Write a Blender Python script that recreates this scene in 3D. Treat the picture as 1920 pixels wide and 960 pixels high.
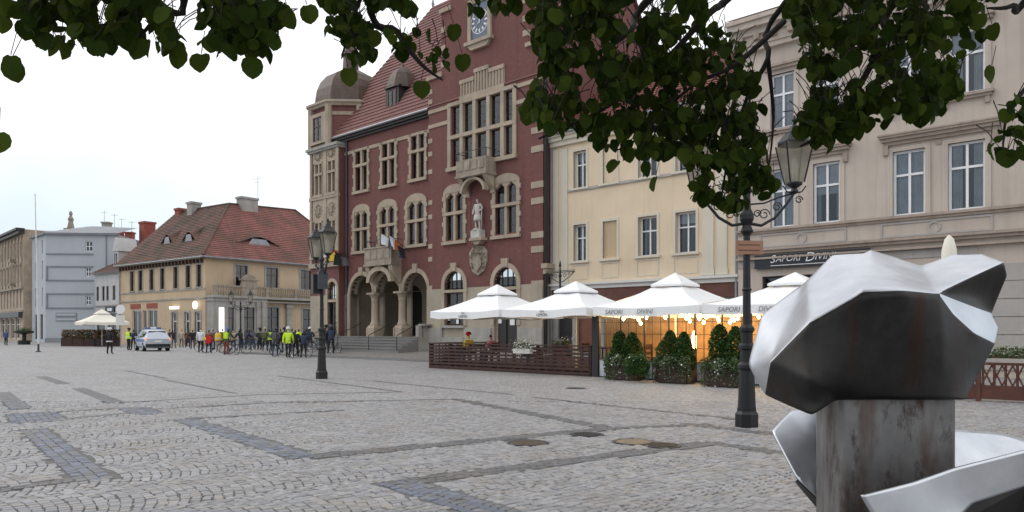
import bpy, bmesh, math, random
import numpy as np
from mathutils import Vector, Matrix

for _o in list(bpy.data.objects):
    bpy.data.objects.remove(_o)
S = bpy.context.scene
C = S.collection
R = math.radians

# ------------------------------------------------------------------ camera, sky, sun, exposure
EYE = 1.65
cam_d = bpy.data.cameras.new('camera')
cam = bpy.data.objects.new('camera', cam_d)
C.objects.link(cam)
cam.location = (0, 0, EYE)
cam.rotation_euler = (R(90), 0, 0)
cam_d.sensor_width = 36
cam_d.lens = 26.0
cam_d.shift_y = 0.0719
cam_d.clip_start = 0.05
cam_d.clip_end = 3000
S.camera = cam

SUN_EL, SUN_AZ = 38.0, -70.0          # elevation; azimuth measured from +Y towards +X
W = bpy.data.worlds.new('World'); S.world = W; W.use_nodes = True
wt = W.node_tree; wt.nodes.clear()
wo = wt.nodes.new('ShaderNodeOutputWorld'); bg = wt.nodes.new('ShaderNodeBackground')
sky = wt.nodes.new('ShaderNodeTexSky'); sky.sky_type = 'NISHITA'; sky.sun_disc = False
sky.sun_elevation = R(SUN_EL); sky.sun_rotation = R(SUN_AZ); sky.air_density = 1.0; sky.dust_density = 4.0
scl = wt.nodes.new('ShaderNodeVectorMath'); scl.operation = 'SCALE'; scl.inputs['Scale'].default_value = 1.0
wt.links.new(sky.outputs[0], scl.inputs[0])
# closed cloud deck over the blue sky: bright white, a little unevenness, paler blue low down
tc = wt.nodes.new('ShaderNodeTexCoord'); nz = wt.nodes.new('ShaderNodeTexNoise')
nz.inputs['Scale'].default_value = 1.6; nz.inputs['Detail'].default_value = 4
wt.links.new(tc.outputs['Generated'], nz.inputs['Vector'])
cr = wt.nodes.new('ShaderNodeValToRGB')
cr.color_ramp.elements[0].position = 0.40; cr.color_ramp.elements[0].color = (6.6, 8.4, 9.9, 1)
cr.color_ramp.elements[1].position = 0.74; cr.color_ramp.elements[1].color = (14.2, 14.4, 14.7, 1)
sz = wt.nodes.new('ShaderNodeSeparateXYZ'); wt.links.new(tc.outputs['Generated'], sz.inputs[0])
el = wt.nodes.new('ShaderNodeMath'); el.operation = 'MULTIPLY_ADD'; el.inputs[1].default_value = .55; wt.links.new(sz.outputs['Z'], el.inputs[0]); wt.links.new(nz.outputs[0], el.inputs[2])
wt.links.new(el.outputs[0], cr.inputs[0])
mx = wt.nodes.new('ShaderNodeMix'); mx.data_type = 'RGBA'; mx.inputs[0].default_value = 0.86
wt.links.new(scl.outputs[0], mx.inputs[6]); wt.links.new(cr.outputs[0], mx.inputs[7])
wt.links.new(mx.outputs[2], bg.inputs[0]); bg.inputs[1].default_value = 0.098
wt.links.new(bg.outputs[0], wo.inputs[0])

sun_d = bpy.data.lights.new('sun', 'SUN'); sun_d.energy = 0.55; sun_d.angle = R(25); sun_d.color = (1, .97, .93)
sun = bpy.data.objects.new('sun', sun_d); C.objects.link(sun)
_sd = Vector((math.sin(R(SUN_AZ)) * math.cos(R(SUN_EL)), math.cos(R(SUN_AZ)) * math.cos(R(SUN_EL)) , math.sin(R(SUN_EL))))
sun.rotation_euler = _sd.to_track_quat('Z', 'Y').to_euler()

S.view_settings.view_transform = 'Standard'; S.view_settings.look = 'None'
S.view_settings.exposure = 0.0; S.view_settings.gamma = 1.0
S.render.engine = 'CYCLES'
S.cycles.max_bounces = 6; S.cycles.transparent_max_bounces = 24
S.cycles.diffuse_bounces = 3; S.cycles.glossy_bounces = 3
try:
    S.cycles.use_denoising = True
except Exception:
    pass

# ------------------------------------------------------------------ materials
MT = {}
def new_mat(name):
    m = bpy.data.materials.new(name); m.use_nodes = True
    nt = m.node_tree; b = nt.nodes['Principled BSDF']
    MT[name] = m
    return m, nt, b
def N(nt, t, **kw):
    n = nt.nodes.new(t)
    for k, v in kw.items(): setattr(n, k, v)
    return n
def mixc(nt, fac, a, b, blend='MIX'):
    n = N(nt, 'ShaderNodeMix', data_type='RGBA', blend_type=blend)
    for s, v in ((0, fac), (6, a), (7, b)):
        if hasattr(v, 'is_linked'): nt.links.new(v, n.inputs[s])
        elif s == 0: n.inputs[0].default_value = v
        else: n.inputs[s].default_value = (*v[:3], 1)
    return n.outputs[2]
def noise(nt, scale, detail=4, vec=None, rough=.55, obj=True):
    n = N(nt, 'ShaderNodeTexNoise'); n.inputs['Scale'].default_value = scale; n.inputs['Detail'].default_value = detail
    n.inputs['Roughness'].default_value = rough
    if vec is None:
        t = N(nt, 'ShaderNodeTexCoord'); vec = t.outputs['Object']
    nt.links.new(vec, n.inputs['Vector'])
    return n.outputs[0]
def ramp(nt, fac, p0, p1, c0=(0, 0, 0), c1=(1, 1, 1)):
    r = N(nt, 'ShaderNodeValToRGB'); e = r.color_ramp.elements
    e[0].position = p0; e[1].position = p1; e[0].color = (*c0, 1); e[1].color = (*c1, 1)
    nt.links.new(fac, r.inputs[0]); return r.outputs[0]
def scaled(nt, sx, sy, sz):
    t = N(nt, 'ShaderNodeTexCoord'); m = N(nt, 'ShaderNodeMapping'); m.inputs['Scale'].default_value = (sx, sy, sz)
    nt.links.new(t.outputs['Object'], m.inputs['Vector']); return m.outputs[0]
def bump(nt, b, h, strength, dist=.02):
    n = N(nt, 'ShaderNodeBump'); n.inputs['Strength'].default_value = strength; n.inputs['Distance'].default_value = dist
    nt.links.new(h, n.inputs['Height']); nt.links.new(n.outputs[0], b.inputs['Normal'])
def mat(name, col, rough=.7, var=.25, scale=1.5, dirt=None, fine=18, bmp=.15, metallic=0., streak=0.):
    """plain surface: base colour, large and fine mottling, optional run-off streaks and dirt colour"""
    m, nt, b = new_mat(name)
    c1 = tuple(max(0, c * (1 - var)) for c in col); c2 = tuple(min(1, c * (1 + var * .6)) for c in col)
    n1 = noise(nt, scale, 5)
    out = mixc(nt, ramp(nt, n1, .3, .7), c1, c2)
    n2 = noise(nt, fine, 3)
    out = mixc(nt, ramp(nt, n2, .25, .75, (0, 0, 0), (.35, .35, .35)), out, tuple(c * .72 for c in col))
    if streak:
        st = noise(nt, 1.0, 4, scaled(nt, 4.5, 4.5, .22))
        d = dirt or tuple(c * .45 for c in col)
        out = mixc(nt, ramp(nt, st, .50, .78, (0, 0, 0), (streak,) * 3), out, d)
    nt.links.new(out, b.inputs['Base Color'])
    b.inputs['Roughness'].default_value = rough; b.inputs['Metallic'].default_value = metallic
    if bmp: bump(nt, b, n2, bmp)
    return m

mat('sandstone', (.41, .33, .25), .85, .22, 1.1, streak=.45, dirt=(.16, .13, .10))
mat('stone_pale', (.38, .325, .25), .85, .2, .8, streak=.3, dirt=(.2, .17, .13))
mat('stone_grey', (.36, .34, .31), .85, .25, 1.3, streak=.4)
mat('stone_weathered', (.34, .285, .225), .9, .35, 2.2, streak=.55, dirt=(.10, .085, .07))
mat('statue_stone', (.52, .49, .44), .8, .25, 3, streak=.3)
mat('plaster_yellow', (.74, .595, .43), .9, .12, .5, streak=.28, dirt=(.50, .38, .26), bmp=.05)
mat('plaster_cream', (.66, .60, .49), .9, .08, .7, streak=.15, bmp=.05)
mat('plaster_beige', (.54, .465, .40), .9, .14, .5, streak=.42, dirt=(.30, .25, .205), bmp=.06)
mat('beige_trim', (.40, .325, .27), .85, .2, .9, streak=.5, dirt=(.17, .13, .105))
mat('beige_panel', (.43, .40, .375), .85, .15, .9, streak=.3)
mat('plaster_orange', (.55, .415, .275), .9, .15, .5, streak=.3, dirt=(.33, .22, .13))
mat('plaster_blue', (.455, .475, .505), .9, .07, .35, streak=.12, bmp=.05)
mat('blue_trim', (.25, .265, .29), .8, .2, 1)
mat('plaster_white', (.52, .51, .50), .9, .12, .6, streak=.25)
mat('plaster_ochre', (.43, .34, .25), .9, .3, .8, streak=.4)
mat('trim_white', (.70, .68, .64), .6, .08, 2, bmp=.03)
mat('frame_white', (.83, .83, .84), .4, .05, 3, bmp=0)
mat('frame_brown', (.075, .038, .026), .5, .2, 3, bmp=.05)
mat('frame_dark', (.022, .018, .017), .5, .2, 3, bmp=0)
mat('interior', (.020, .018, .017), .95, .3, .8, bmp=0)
mat('curtain', (.60, .64, .70), .95, .25, 2.2, bmp=0)
mat('shop_interior', (.10, .085, .07), .9, .5, 1.4, bmp=0)
mat('door_wood', (.17, .06, .03), .5, .3, 4)
mat('fascia_brown', (.13, .045, .03), .6, .3, 2)
mat('iron_black', (.017, .017, .019), .45, .3, 6, metallic=.3, bmp=.1)
mat('iron_grey', (.045, .05, .06), .45, .3, 5, metallic=.2, bmp=.1)
mat('zinc', (.30, .31, .33), .45, .2, 2, metallic=.5)
mat('copper_brown', (.085, .05, .036), .55, .35, 2.4, streak=.4, dirt=(.13, .10, .075))
mat('wood_dark', (.050, .018, .013), .6, .35, 3, streak=.2)
mat('wood_red', (.11, .036, .022), .6, .3, 3, streak=.2)
mat('wood_sign', (.36, .19, .12), .7, .25, 5, streak=.3)
mat('parasol_white', (.87, .87, .87), .9, .03, 1, bmp=.03)
mat('parasol_cream', (.80, .75, .65), .9, .05, 1, bmp=.03)
mat('planter_brown', (.05, .025, .02), .7, .35, 4)
mat('soil', (.03, .022, .016), 1, .3, 8)
mat('rubber', (.02, .02, .021), .8, .2, 6)
mat('print_grey', (.22, .22, .23), .9, .05, 2, bmp=0)
mat('print_black', (.03, .03, .033), .8, .05, 2, bmp=0)
mat('sign_black', (.012, .014, .02), .35, .1, 2, bmp=0)
mat('sign_blue', (.085, .11, .17), .4, .1, 2, bmp=0)
mat('letter_white', (.78, .78, .78), .6, .03, 2, bmp=0)
mat('skin', (.50, .29, .20), .6, .05, 4, bmp=0)
mat('car_silver', (.50, .54, .60), .28, .04, 1, metallic=.4, bmp=0)
mat('car_blue', (.06, .14, .38), .3, .04, 1, bmp=0)
mat('car_glass', (.02, .022, .026), .08, .05, 1, bmp=0)
mat('chrome', (.6, .6, .6), .25, .05, 1, metallic=1., bmp=0)
mat('bark', (.020, .015, .012), .95, .4, 6, bmp=.8)
mat('flower_white', (.78, .77, .72), .8, .1, 8, bmp=0)
mat('chimney_brick', (.30, .085, .06), .9, .2, 3)
mat('asphalt', (.11, .11, .115), .9, .2, 2)
for nm, c in dict(cloth_black=(.014, .014, .016), cloth_navy=(.022, .032, .065), cloth_blue=(.05, .09, .19), cloth_grey=(.10, .10, .105),
                  cloth_brown=(.10, .042, .026), cloth_beige=(.42, .35, .27), cloth_white=(.72, .74, .78), cloth_hivis=(.60, .85, .04),
                  cloth_olive=(.10, .11, .05), cloth_orange=(.42, .12, .025), cloth_red=(.55, .02, .015), cloth_pink=(.55, .22, .22),
                  cloth_denim=(.045, .065, .12), cloth_yellow=(.80, .55, .06), cloth_rust=(.20, .05, .022), helmet_blue=(.10, .18, .40),
                  cloth_green=(.06, .10, .045), hair_dark=(.02, .014, .01), hair_brown=(.07, .04, .022), shoe=(.018, .017, .018)).items():
    mat(nm, c, .85, .18, 9, bmp=0)

def brick_mat(name, a, b_, mortar, tint):
    m, nt, b = new_mat(name)
    t = N(nt, 'ShaderNodeTexCoord'); mp = N(nt, 'ShaderNodeMapping'); mp.inputs['Rotation'].default_value = (R(90), 0, 0)
    nt.links.new(t.outputs['Object'], mp.inputs['Vector'])
    br = N(nt, 'ShaderNodeTexBrick'); nt.links.new(mp.outputs[0], br.inputs['Vector'])
    br.inputs['Scale'].default_value = 1; br.inputs['Brick Width'].default_value = .26; br.inputs['Row Height'].default_value = .078
    br.inputs['Mortar Size'].default_value = .008
    br.inputs['Color1'].default_value = (*a, 1); br.inputs['Color2'].default_value = (*b_, 1); br.inputs['Mortar'].default_value = (*mortar, 1)
    n1 = noise(nt, .7, 5); out = mixc(nt, ramp(nt, n1, .35, .70, (0, 0, 0), (.8, .8, .8)), br.outputs[0], tint)
    n2 = noise(nt, 5, 4); out = mixc(nt, ramp(nt, n2, .60, .74, (0, 0, 0), (.5, .5, .5)), out, (.27, .14, .13))
    st = noise(nt, 1.0, 4, scaled(nt, 2.5, 2.5, .18)); out = mixc(nt, ramp(nt, st, .5, .8, (0, 0, 0), (.5, .5, .5)), out, (.07, .025, .022))
    nt.links.new(out, b.inputs['Base Color']); b.inputs['Roughness'].default_value = .85
    bump(nt, b, br.outputs[1], -.3, .01)
brick_mat('brick_red', (.178, .060, .050), (.140, .046, .040), (.165, .085, .072), (.135, .054, .049))
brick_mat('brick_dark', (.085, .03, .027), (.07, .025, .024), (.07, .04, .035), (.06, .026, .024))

def tile_mat(name, a, b_, dark, amount, colscale=5.0):
    m, nt, b = new_mat(name)
    n0 = noise(nt, colscale, 3); out = mixc(nt, ramp(nt, n0, .35, .65), a, b_)
    n1 = noise(nt, .45, 6, rough=.65); out = mixc(nt, ramp(nt, n1, .40, .62, (0, 0, 0), (amount,) * 3), out, dark)
    vo = N(nt, 'ShaderNodeTexVoronoi'); vo.inputs['Scale'].default_value = 3.2
    t = N(nt, 'ShaderNodeTexCoord'); nt.links.new(t.outputs['Object'], vo.inputs['Vector'])
    hs = N(nt, 'ShaderNodeSeparateColor'); nt.links.new(vo.outputs['Color'], hs.inputs[0])
    out = mixc(nt, ramp(nt, hs.outputs[0], .0, 1, (.0, .0, .0), (.45, .45, .45)), out, tuple(c * .55 for c in a))
    nt.links.new(out, b.inputs['Base Color']); b.inputs['Roughness'].default_value = .8
    bump(nt, b, noise(nt, 14, 3), .3, .02)
tile_mat('tile_red', (.235, .105, .093), (.195, .085, .076), (.10, .05, .042), .35)
tile_mat('tile_old', (.29, .115, .093), (.235, .088, .073), (.085, .058, .042), .7)
tile_mat('tile_mossy', (.165, .075, .055), (.13, .06, .043), (.050, .040, .024), .95)
tile_mat('tile_plain', (.26, .085, .066), (.20, .065, .05), (.14, .07, .058), .4)
tile_mat('tile_pinkish', (.30, .16, .12), (.25, .13, .10), (.16, .10, .08), .4)

# window glass: clear pane with mirror-like fresnel reflection
m, nt, b = new_mat('glass')
gl = N(nt, 'ShaderNodeBsdfGlossy'); gl.inputs['Roughness'].default_value = .03
tr = N(nt, 'ShaderNodeBsdfTransparent'); tr.inputs[0].default_value = (.88, .89, .90, 1)
fr = N(nt, 'ShaderNodeFresnel'); fr.inputs[0].default_value = 1.9
ms = N(nt, 'ShaderNodeMixShader'); nt.links.new(fr.outputs[0], ms.inputs[0]); nt.links.new(tr.outputs[0], ms.inputs[1]); nt.links.new(gl.outputs[0], ms.inputs[2])
nt.links.new(ms.outputs[0], nt.nodes['Material Output'].inputs[0])
m, nt, b = new_mat('glass_clear')
gl = N(nt, 'ShaderNodeBsdfGlossy'); gl.inputs['Roughness'].default_value = .03
tr = N(nt, 'ShaderNodeBsdfTransparent'); tr.inputs[0].default_value = (.95, .95, .95, 1)
fr = N(nt, 'ShaderNodeFresnel'); fr.inputs[0].default_value = 1.25
ms = N(nt, 'ShaderNodeMixShader'); nt.links.new(fr.outputs[0], ms.inputs[0]); nt.links.new(tr.outputs[0], ms.inputs[1]); nt.links.new(gl.outputs[0], ms.inputs[2])
nt.links.new(ms.outputs[0], nt.nodes['Material Output'].inputs[0])
m, nt, b = new_mat('lantern_glass')
tr = N(nt, 'ShaderNodeBsdfTranslucent'); tr.inputs[0].default_value = (.48, .46, .41, 1)
t2 = N(nt, 'ShaderNodeBsdfTransparent'); t2.inputs[0].default_value = (.82, .81, .76, 1)
ms = N(nt, 'ShaderNodeMixShader'); ms.inputs[0].default_value = .5
nt.links.new(tr.outputs[0], ms.inputs[1]); nt.links.new(t2.outputs[0], ms.inputs[2]); nt.links.new(ms.outputs[0], nt.nodes['Material Output'].inputs[0])

def emit_mat(name, col, strength):
    m, nt, b = new_mat(name)
    b.inputs['Base Color'].default_value = (*col, 1); b.inputs['Emission Color'].default_value = (*col, 1); b.inputs['Emission Strength'].default_value = strength
emit_mat('bulb', (1, .66, .28), 40)
emit_mat('lit_sign', (1, .97, .93), 1.1)
emit_mat('tail_light', (1, .22, .06), .9)
mat('warm_wood', (.46, .27, .11), .6, .35, 3)

def leaf_mat(name, a, b_, trans, rough=.5, spec=.25):
    m, nt, b = new_mat(name)
    at = N(nt, 'ShaderNodeAttribute'); at.attribute_name = 'tint'
    col = mixc(nt, at.outputs['Fac'], a, b_)
    nt.links.new(col, b.inputs['Base Color']); b.inputs['Roughness'].default_value = rough; b.inputs['Specular IOR Level'].default_value = spec
    tl = N(nt, 'ShaderNodeBsdfTranslucent'); c2 = mixc(nt, .0, col, col); nt.links.new(c2, tl.inputs[0])
    ms = N(nt, 'ShaderNodeMixShader'); ms.inputs[0].default_value = trans
    nt.links.new(b.outputs[0], ms.inputs[1]); nt.links.new(tl.outputs[0], ms.inputs[2]); nt.links.new(ms.outputs[0], nt.nodes['Material Output'].inputs[0])
leaf_mat('leaf_linden', (.016, .031, .004), (.056, .082, .011), .34, .7, .06)
leaf_mat('leaf_thuja', (.022, .060, .012), (.055, .12, .025), .15, .7)
leaf_mat('leaf_bush', (.06, .10, .04), (.16, .21, .10), .2, .7)
leaf_mat('leaf_dry', (.12, .08, .035), (.22, .15, .07), .2, .8)

# brushed stainless steel with grime and rust runs; one copy has dark reflections in its colour
m, nt, b = new_mat('steel')
n1 = noise(nt, 2.2, 6, rough=.65); st = noise(nt, 1, 5, scaled(nt, 9, 9, .7)); n3 = noise(nt, 5, 5)
col = mixc(nt, ramp(nt, n1, .3, .7), (.50, .52, .56), (.70, .715, .745))
nt.links.new(col, b.inputs['Base Color']); b.inputs['Metallic'].default_value = 1
rr = ramp(nt, n3, .3, .7, (.30, .30, .30), (.42, .42, .42)); nt.links.new(rr, b.inputs['Roughness'])
mixb = N(nt, 'ShaderNodeMath', operation='MULTIPLY_ADD'); mixb.inputs[1].default_value = .06
nt.links.new(noise(nt, 1, 3, scaled(nt, 260, 12, 12)), mixb.inputs[0]); nt.links.new(noise(nt, 3.5, 2), mixb.inputs[2])
bump(nt, b, mixb.outputs[0], .12, .03)
m, nt, b = new_mat('steel_rusty')
n1 = noise(nt, 3.0, 6, rough=.65); st = noise(nt, 1, 6, scaled(nt, 8, 8, 2.2)); n3 = noise(nt, 4.5, 6, scaled(nt, 1.4, 1.4, .6), .7)
col = mixc(nt, ramp(nt, n1, .3, .7), (.13, .127, .125), (.24, .235, .23))
col = mixc(nt, ramp(nt, st, .46, .68, (0, 0, 0), (.75, .75, .75)), col, (.080, .040, .024))
col = mixc(nt, ramp(nt, n3, .54, .66, (0, 0, 0), (.9, .9, .9)), col, (.036, .018, .011))
nt.links.new(col, b.inputs['Base Color']); b.inputs['Metallic'].default_value = .6; b.inputs['Roughness'].default_value = .5
bump(nt, b, n3, .12, .02)
m, nt, b = new_mat('steel_shaded')  # darkness of the reflected tree and underside put into the colour, plus rust streaks
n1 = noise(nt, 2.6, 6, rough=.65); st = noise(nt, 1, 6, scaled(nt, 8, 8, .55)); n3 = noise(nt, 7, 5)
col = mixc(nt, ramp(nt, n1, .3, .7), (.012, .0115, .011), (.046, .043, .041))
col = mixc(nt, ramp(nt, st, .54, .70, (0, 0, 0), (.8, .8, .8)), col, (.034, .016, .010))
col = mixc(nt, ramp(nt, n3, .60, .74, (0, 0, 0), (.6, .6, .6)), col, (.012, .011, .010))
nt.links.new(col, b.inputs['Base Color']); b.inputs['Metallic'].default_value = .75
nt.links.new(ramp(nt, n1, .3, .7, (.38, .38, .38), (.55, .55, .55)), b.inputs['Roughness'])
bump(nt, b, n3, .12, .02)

# granite setts: one material for the laid stones (colour per stone), one for the paving too far away to tell stones apart
def sett_mat(name, attr):
    m, nt, b = new_mat(name)
    at = N(nt, 'ShaderNodeAttribute'); at.attribute_name = 'stone'
    g = N(nt, 'ShaderNodeNewGeometry')
    n1 = noise(nt, 60, 4, g.outputs['Position']); n2 = noise(nt, .8, 5, g.outputs['Position'])
    col = mixc(nt, ramp(nt, n1, .2, .8, (.0, .0, .0), (.45, .45, .45)), at.outputs['Color'], (.11, .105, .10))
    col = mixc(nt, ramp(nt, n2, .5, .78, (0, 0, 0), (.42, .42, .42)), col, (.20, .155, .11))
    nt.links.new(col, b.inputs['Base Color']); b.inputs['Roughness'].default_value = .62
    bump(nt, b, n1, .35, .006)
sett_mat('sett', True)
mat('joint_sand', (.155, .148, .142), 1, .35, 3, fine=60, bmp=.4)
def far_sett(name, a, b_, joint, s=8.2):
    m, nt, b = new_mat(name)
    g = N(nt, 'ShaderNodeNewGeometry')
    vo = N(nt, 'ShaderNodeTexVoronoi'); vo.inputs['Scale'].default_value = s; vo.inputs['Randomness'].default_value = .75
    nt.links.new(g.outputs['Position'], vo.inputs['Vector'])
    ve = N(nt, 'ShaderNodeTexVoronoi', feature='DISTANCE_TO_EDGE'); ve.inputs['Scale'].default_value = s; ve.inputs['Randomness'].default_value = .75
    nt.links.new(g.outputs['Position'], ve.inputs['Vector'])
    sc = N(nt, 'ShaderNodeSeparateColor'); nt.links.new(vo.outputs['Color'], sc.inputs[0])
    col = mixc(nt, ramp(nt, sc.outputs[0], 0, 1), a, b_)
    n1 = noise(nt, .35, 6, g.outputs['Position'], .65); col = mixc(nt, ramp(nt, n1, .45, .75, (0, 0, 0), (.35, .35, .35)), col, tuple(c * .7 for c in a))
    n2 = noise(nt, .8, 5, g.outputs['Position']); col = mixc(nt, ramp(nt, n2, .5, .78, (0, 0, 0), (.42, .42, .42)), col, (.20, .155, .11))
    col = mixc(nt, ramp(nt, ve.outputs[0], .02, .09, (.75, .75, .75), (0, 0, 0)), col, joint)
    nt.links.new(col, b.inputs['Base Color']); b.inputs['Roughness'].default_value = .65
    bump(nt, b, ramp(nt, ve.outputs[0], 0, .15), .5, .02)
far_sett('paving_far', (.285, .28, .28), (.365, .36, .365), (.12, .115, .11))
far_sett('paving_dark', (.12, .12, .125), (.17, .17, .18), (.05, .05, .05))
far_sett('sidewalk', (.20, .19, .18), (.26, .25, .24), (.09, .085, .08), 4)
far_sett('granite', (.30, .29, .285), (.36, .35, .345), (.24, .23, .225), 30)
far_sett('granite_grey', (.20, .195, .19), (.26, .255, .25), (.16, .155, .15), 30)

# ------------------------------------------------------------------ building blocks
class MB:
    """collects faces (each with a material slot) and links them as ONE mesh object"""
    def __init__(s): s.v = []; s.f = []; s.m = []; s.k = 0
    def poly(s, pts, mi=None):
        n = len(s.v); s.v += [tuple(p) for p in pts]; s.f.append(tuple(range(n, n + len(pts)))); s.m.append(s.k if mi is None else mi)
    def mesh(s, vs, fs):
        n = len(s.v); s.v += [tuple(p) for p in vs]
        for f in fs: s.f.append(tuple(i + n for i in f)); s.m.append(s.k)
    def box(s, x0, x1, y0, y1, z0, z1):
        s.mesh([(x0, y0, z0), (x1, y0, z0), (x1, y1, z0), (x0, y1, z0), (x0, y0, z1), (x1, y0, z1), (x1, y1, z1), (x0, y1, z1)],
               [(0, 3, 2, 1), (4, 5, 6, 7), (0, 1, 5, 4), (1, 2, 6, 5), (2, 3, 7, 6), (3, 0, 4, 7)])
        return s
    def prism(s, pts, y0, y1):
        """outline in x,z pushed from y0 to y1"""
        n = len(pts); vs = [(x, y0, z) for x, z in pts] + [(x, y1, z) for x, z in pts]
        s.mesh(vs, [tuple(range(n)), tuple(range(2 * n - 1, n - 1, -1))] + [(i, i + n, (i + 1) % n + n, (i + 1) % n) for i in range(n)])
        return s
    def slab(s, pts, z0, z1):
        """outline in x,y pushed from z0 to z1"""
        n = len(pts); vs = [(x, y, z0) for x, y in pts] + [(x, y, z1) for x, y in pts]
        s.mesh(vs, [tuple(range(n - 1, -1, -1)), tuple(range(n, 2 * n))] + [(i, (i + 1) % n, (i + 1) % n + n, i + n) for i in range(n)])
        return s
    def tube(s, path, rad, n=8, cap=True):
        P = [Vector(p) for p in path]; rs = rad if isinstance(rad, (list, tuple)) else [rad] * len(P)
        rings = []
        up = Vector((0, 0, 1))
        for i, p in enumerate(P):
            d = (P[min(i + 1, len(P) - 1)] - P[max(i - 1, 0)])
            if d.length < 1e-9: d = Vector((0, 0, 1))
            d.normalize()
            a = d.cross(up)
            if a.length < .05: a = d.cross(Vector((1, 0, 0)))
            a.normalize(); c = a.cross(d)
            rings.append([p + (a * math.cos(t) + c * math.sin(t)) * rs[i] for t in [2 * math.pi * j / n for j in range(n)]])
        vs = [q for r in rings for q in r]; fs = []
        for i in range(len(P) - 1):
            for j in range(n): fs.append((i * n + j, i * n + (j + 1) % n, (i + 1) * n + (j + 1) % n, (i + 1) * n + j))
        if cap: fs += [tuple(range(n - 1, -1, -1)), tuple((len(P) - 1) * n + j for j in range(n))]
        s.mesh(vs, fs); return s
    def lathe(s, prof, cx=0, cy=0, n=16, a0=0, a1=2 * math.pi, sx=1, sy=1, rot=0):
        """profile of (radius, z) turned about the vertical through cx, cy"""
        full = abs(a1 - a0 - 2 * math.pi) < 1e-6; k = n if full else n + 1
        vs = [(cx + r * sx * math.cos(a0 + rot + (a1 - a0) * j / n), cy + r * sy * math.sin(a0 + rot + (a1 - a0) * j / n), z) for r, z in prof for j in range(k)]
        fs = []
        for i in range(len(prof) - 1):
            for j in range(n): fs.append((i * k + j, i * k + (j + 1) % k, (i + 1) * k + (j + 1) % k, (i + 1) * k + j))
        if full: fs += [tuple(range(k - 1, -1, -1)), tuple((len(prof) - 1) * k + j for j in range(k))]
        s.mesh(vs, fs); return s
    def build(s, name, mats, parent=None, smooth=False, loc=None, rz=0):
        me = bpy.data.meshes.new(name); me.from_pydata(s.v, [], s.f)
        ms_ = mats if isinstance(mats, (list, tuple)) else [mats]
        for q in ms_: me.materials.append(MT[q] if isinstance(q, str) else q)
        if len(ms_) > 1: me.polygons.foreach_set('material_index', s.m)
        if smooth: me.polygons.foreach_set('use_smooth', [True] * len(me.polygons))
        me.update()
        o = bpy.data.objects.new(name, me); C.objects.link(o); o.parent = parent
        if loc is not None: o.location = loc
        if rz: o.rotation_euler.z = rz
        return o
def smooth_by_angle(o, ang=40):
    me = o.data; bm = bmesh.new(); bm.from_mesh(me); bmesh.ops.remove_doubles(bm, verts=bm.verts, dist=.0005)
    for f in bm.faces: f.smooth = True
    for e in bm.edges:
        e.smooth = not (len(e.link_faces) == 2 and e.calc_face_angle(0) > R(ang))
    bm.to_mesh(me); bm.free()
def tag(o, label, cat, group=None, kind=None):
    if label: o['label'] = label
    if cat: o['category'] = cat
    if group: o['group'] = group
    if kind: o['kind'] = kind
    return o
def thing(name, label, cat, loc=(0, 0, 0), rz=0, group=None):
    o = bpy.data.objects.new(name, None); C.objects.link(o); o.location = loc; o.rotation_euler.z = rz; o.empty_display_size = .3
    return tag(o, label, cat, group)
def struct(o): o['kind'] = 'structure'; return o
def copy_tree(o, parent=None):
    c = o.copy(); C.objects.link(c); c.parent = parent
    for ch in list(o.children): copy_tree(ch, c)
    return c
def txt(s, size, loc, rot, parent, mat_='letter_white', name='lettering', shear=0, align='CENTER', ext=.004, sx=1):
    cu = bpy.data.curves.new(name, 'FONT'); cu.body = s; cu.size = size; cu.align_x = align; cu.align_y = 'CENTER'; cu.shear = shear; cu.extrude = ext; cu.resolution_u = 3
    o = bpy.data.objects.new('tmp', cu); C.objects.link(o)
    dg = bpy.context.evaluated_depsgraph_get(); me = bpy.data.meshes.new_from_object(o.evaluated_get(dg)); bpy.data.objects.remove(o)
    me.name = name; me.materials.clear(); me.materials.append(MT[mat_])
    r = bpy.data.objects.new(name, me); C.objects.link(r); r.parent = parent; r.location = loc; r.rotation_euler = rot; r.scale = (sx, 1, 1)
    return r

# the town row stands on one line: u runs along it to the right, n away from the square
ROW = Vector((-11.622, 52.0, 0)); ROWA = R(-42.7585)
DU = Vector((math.cos(ROWA), math.sin(ROWA), 0)); DN = Vector((-math.sin(ROWA), math.cos(ROWA), 0))
def UN(u, n, z=0): return ROW + DU * u + DN * n + Vector((0, 0, z))
def at(px, py, Y): return Vector(((px - 960) / 1387 * Y, Y, EYE + (618 - py) / 1387 * Y))
def gnd(px, py, z=0):
    Y = (EYE - z) * 1387 / (py - 618); return Vector(((px - 960) / 1387 * Y, Y, z))

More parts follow.
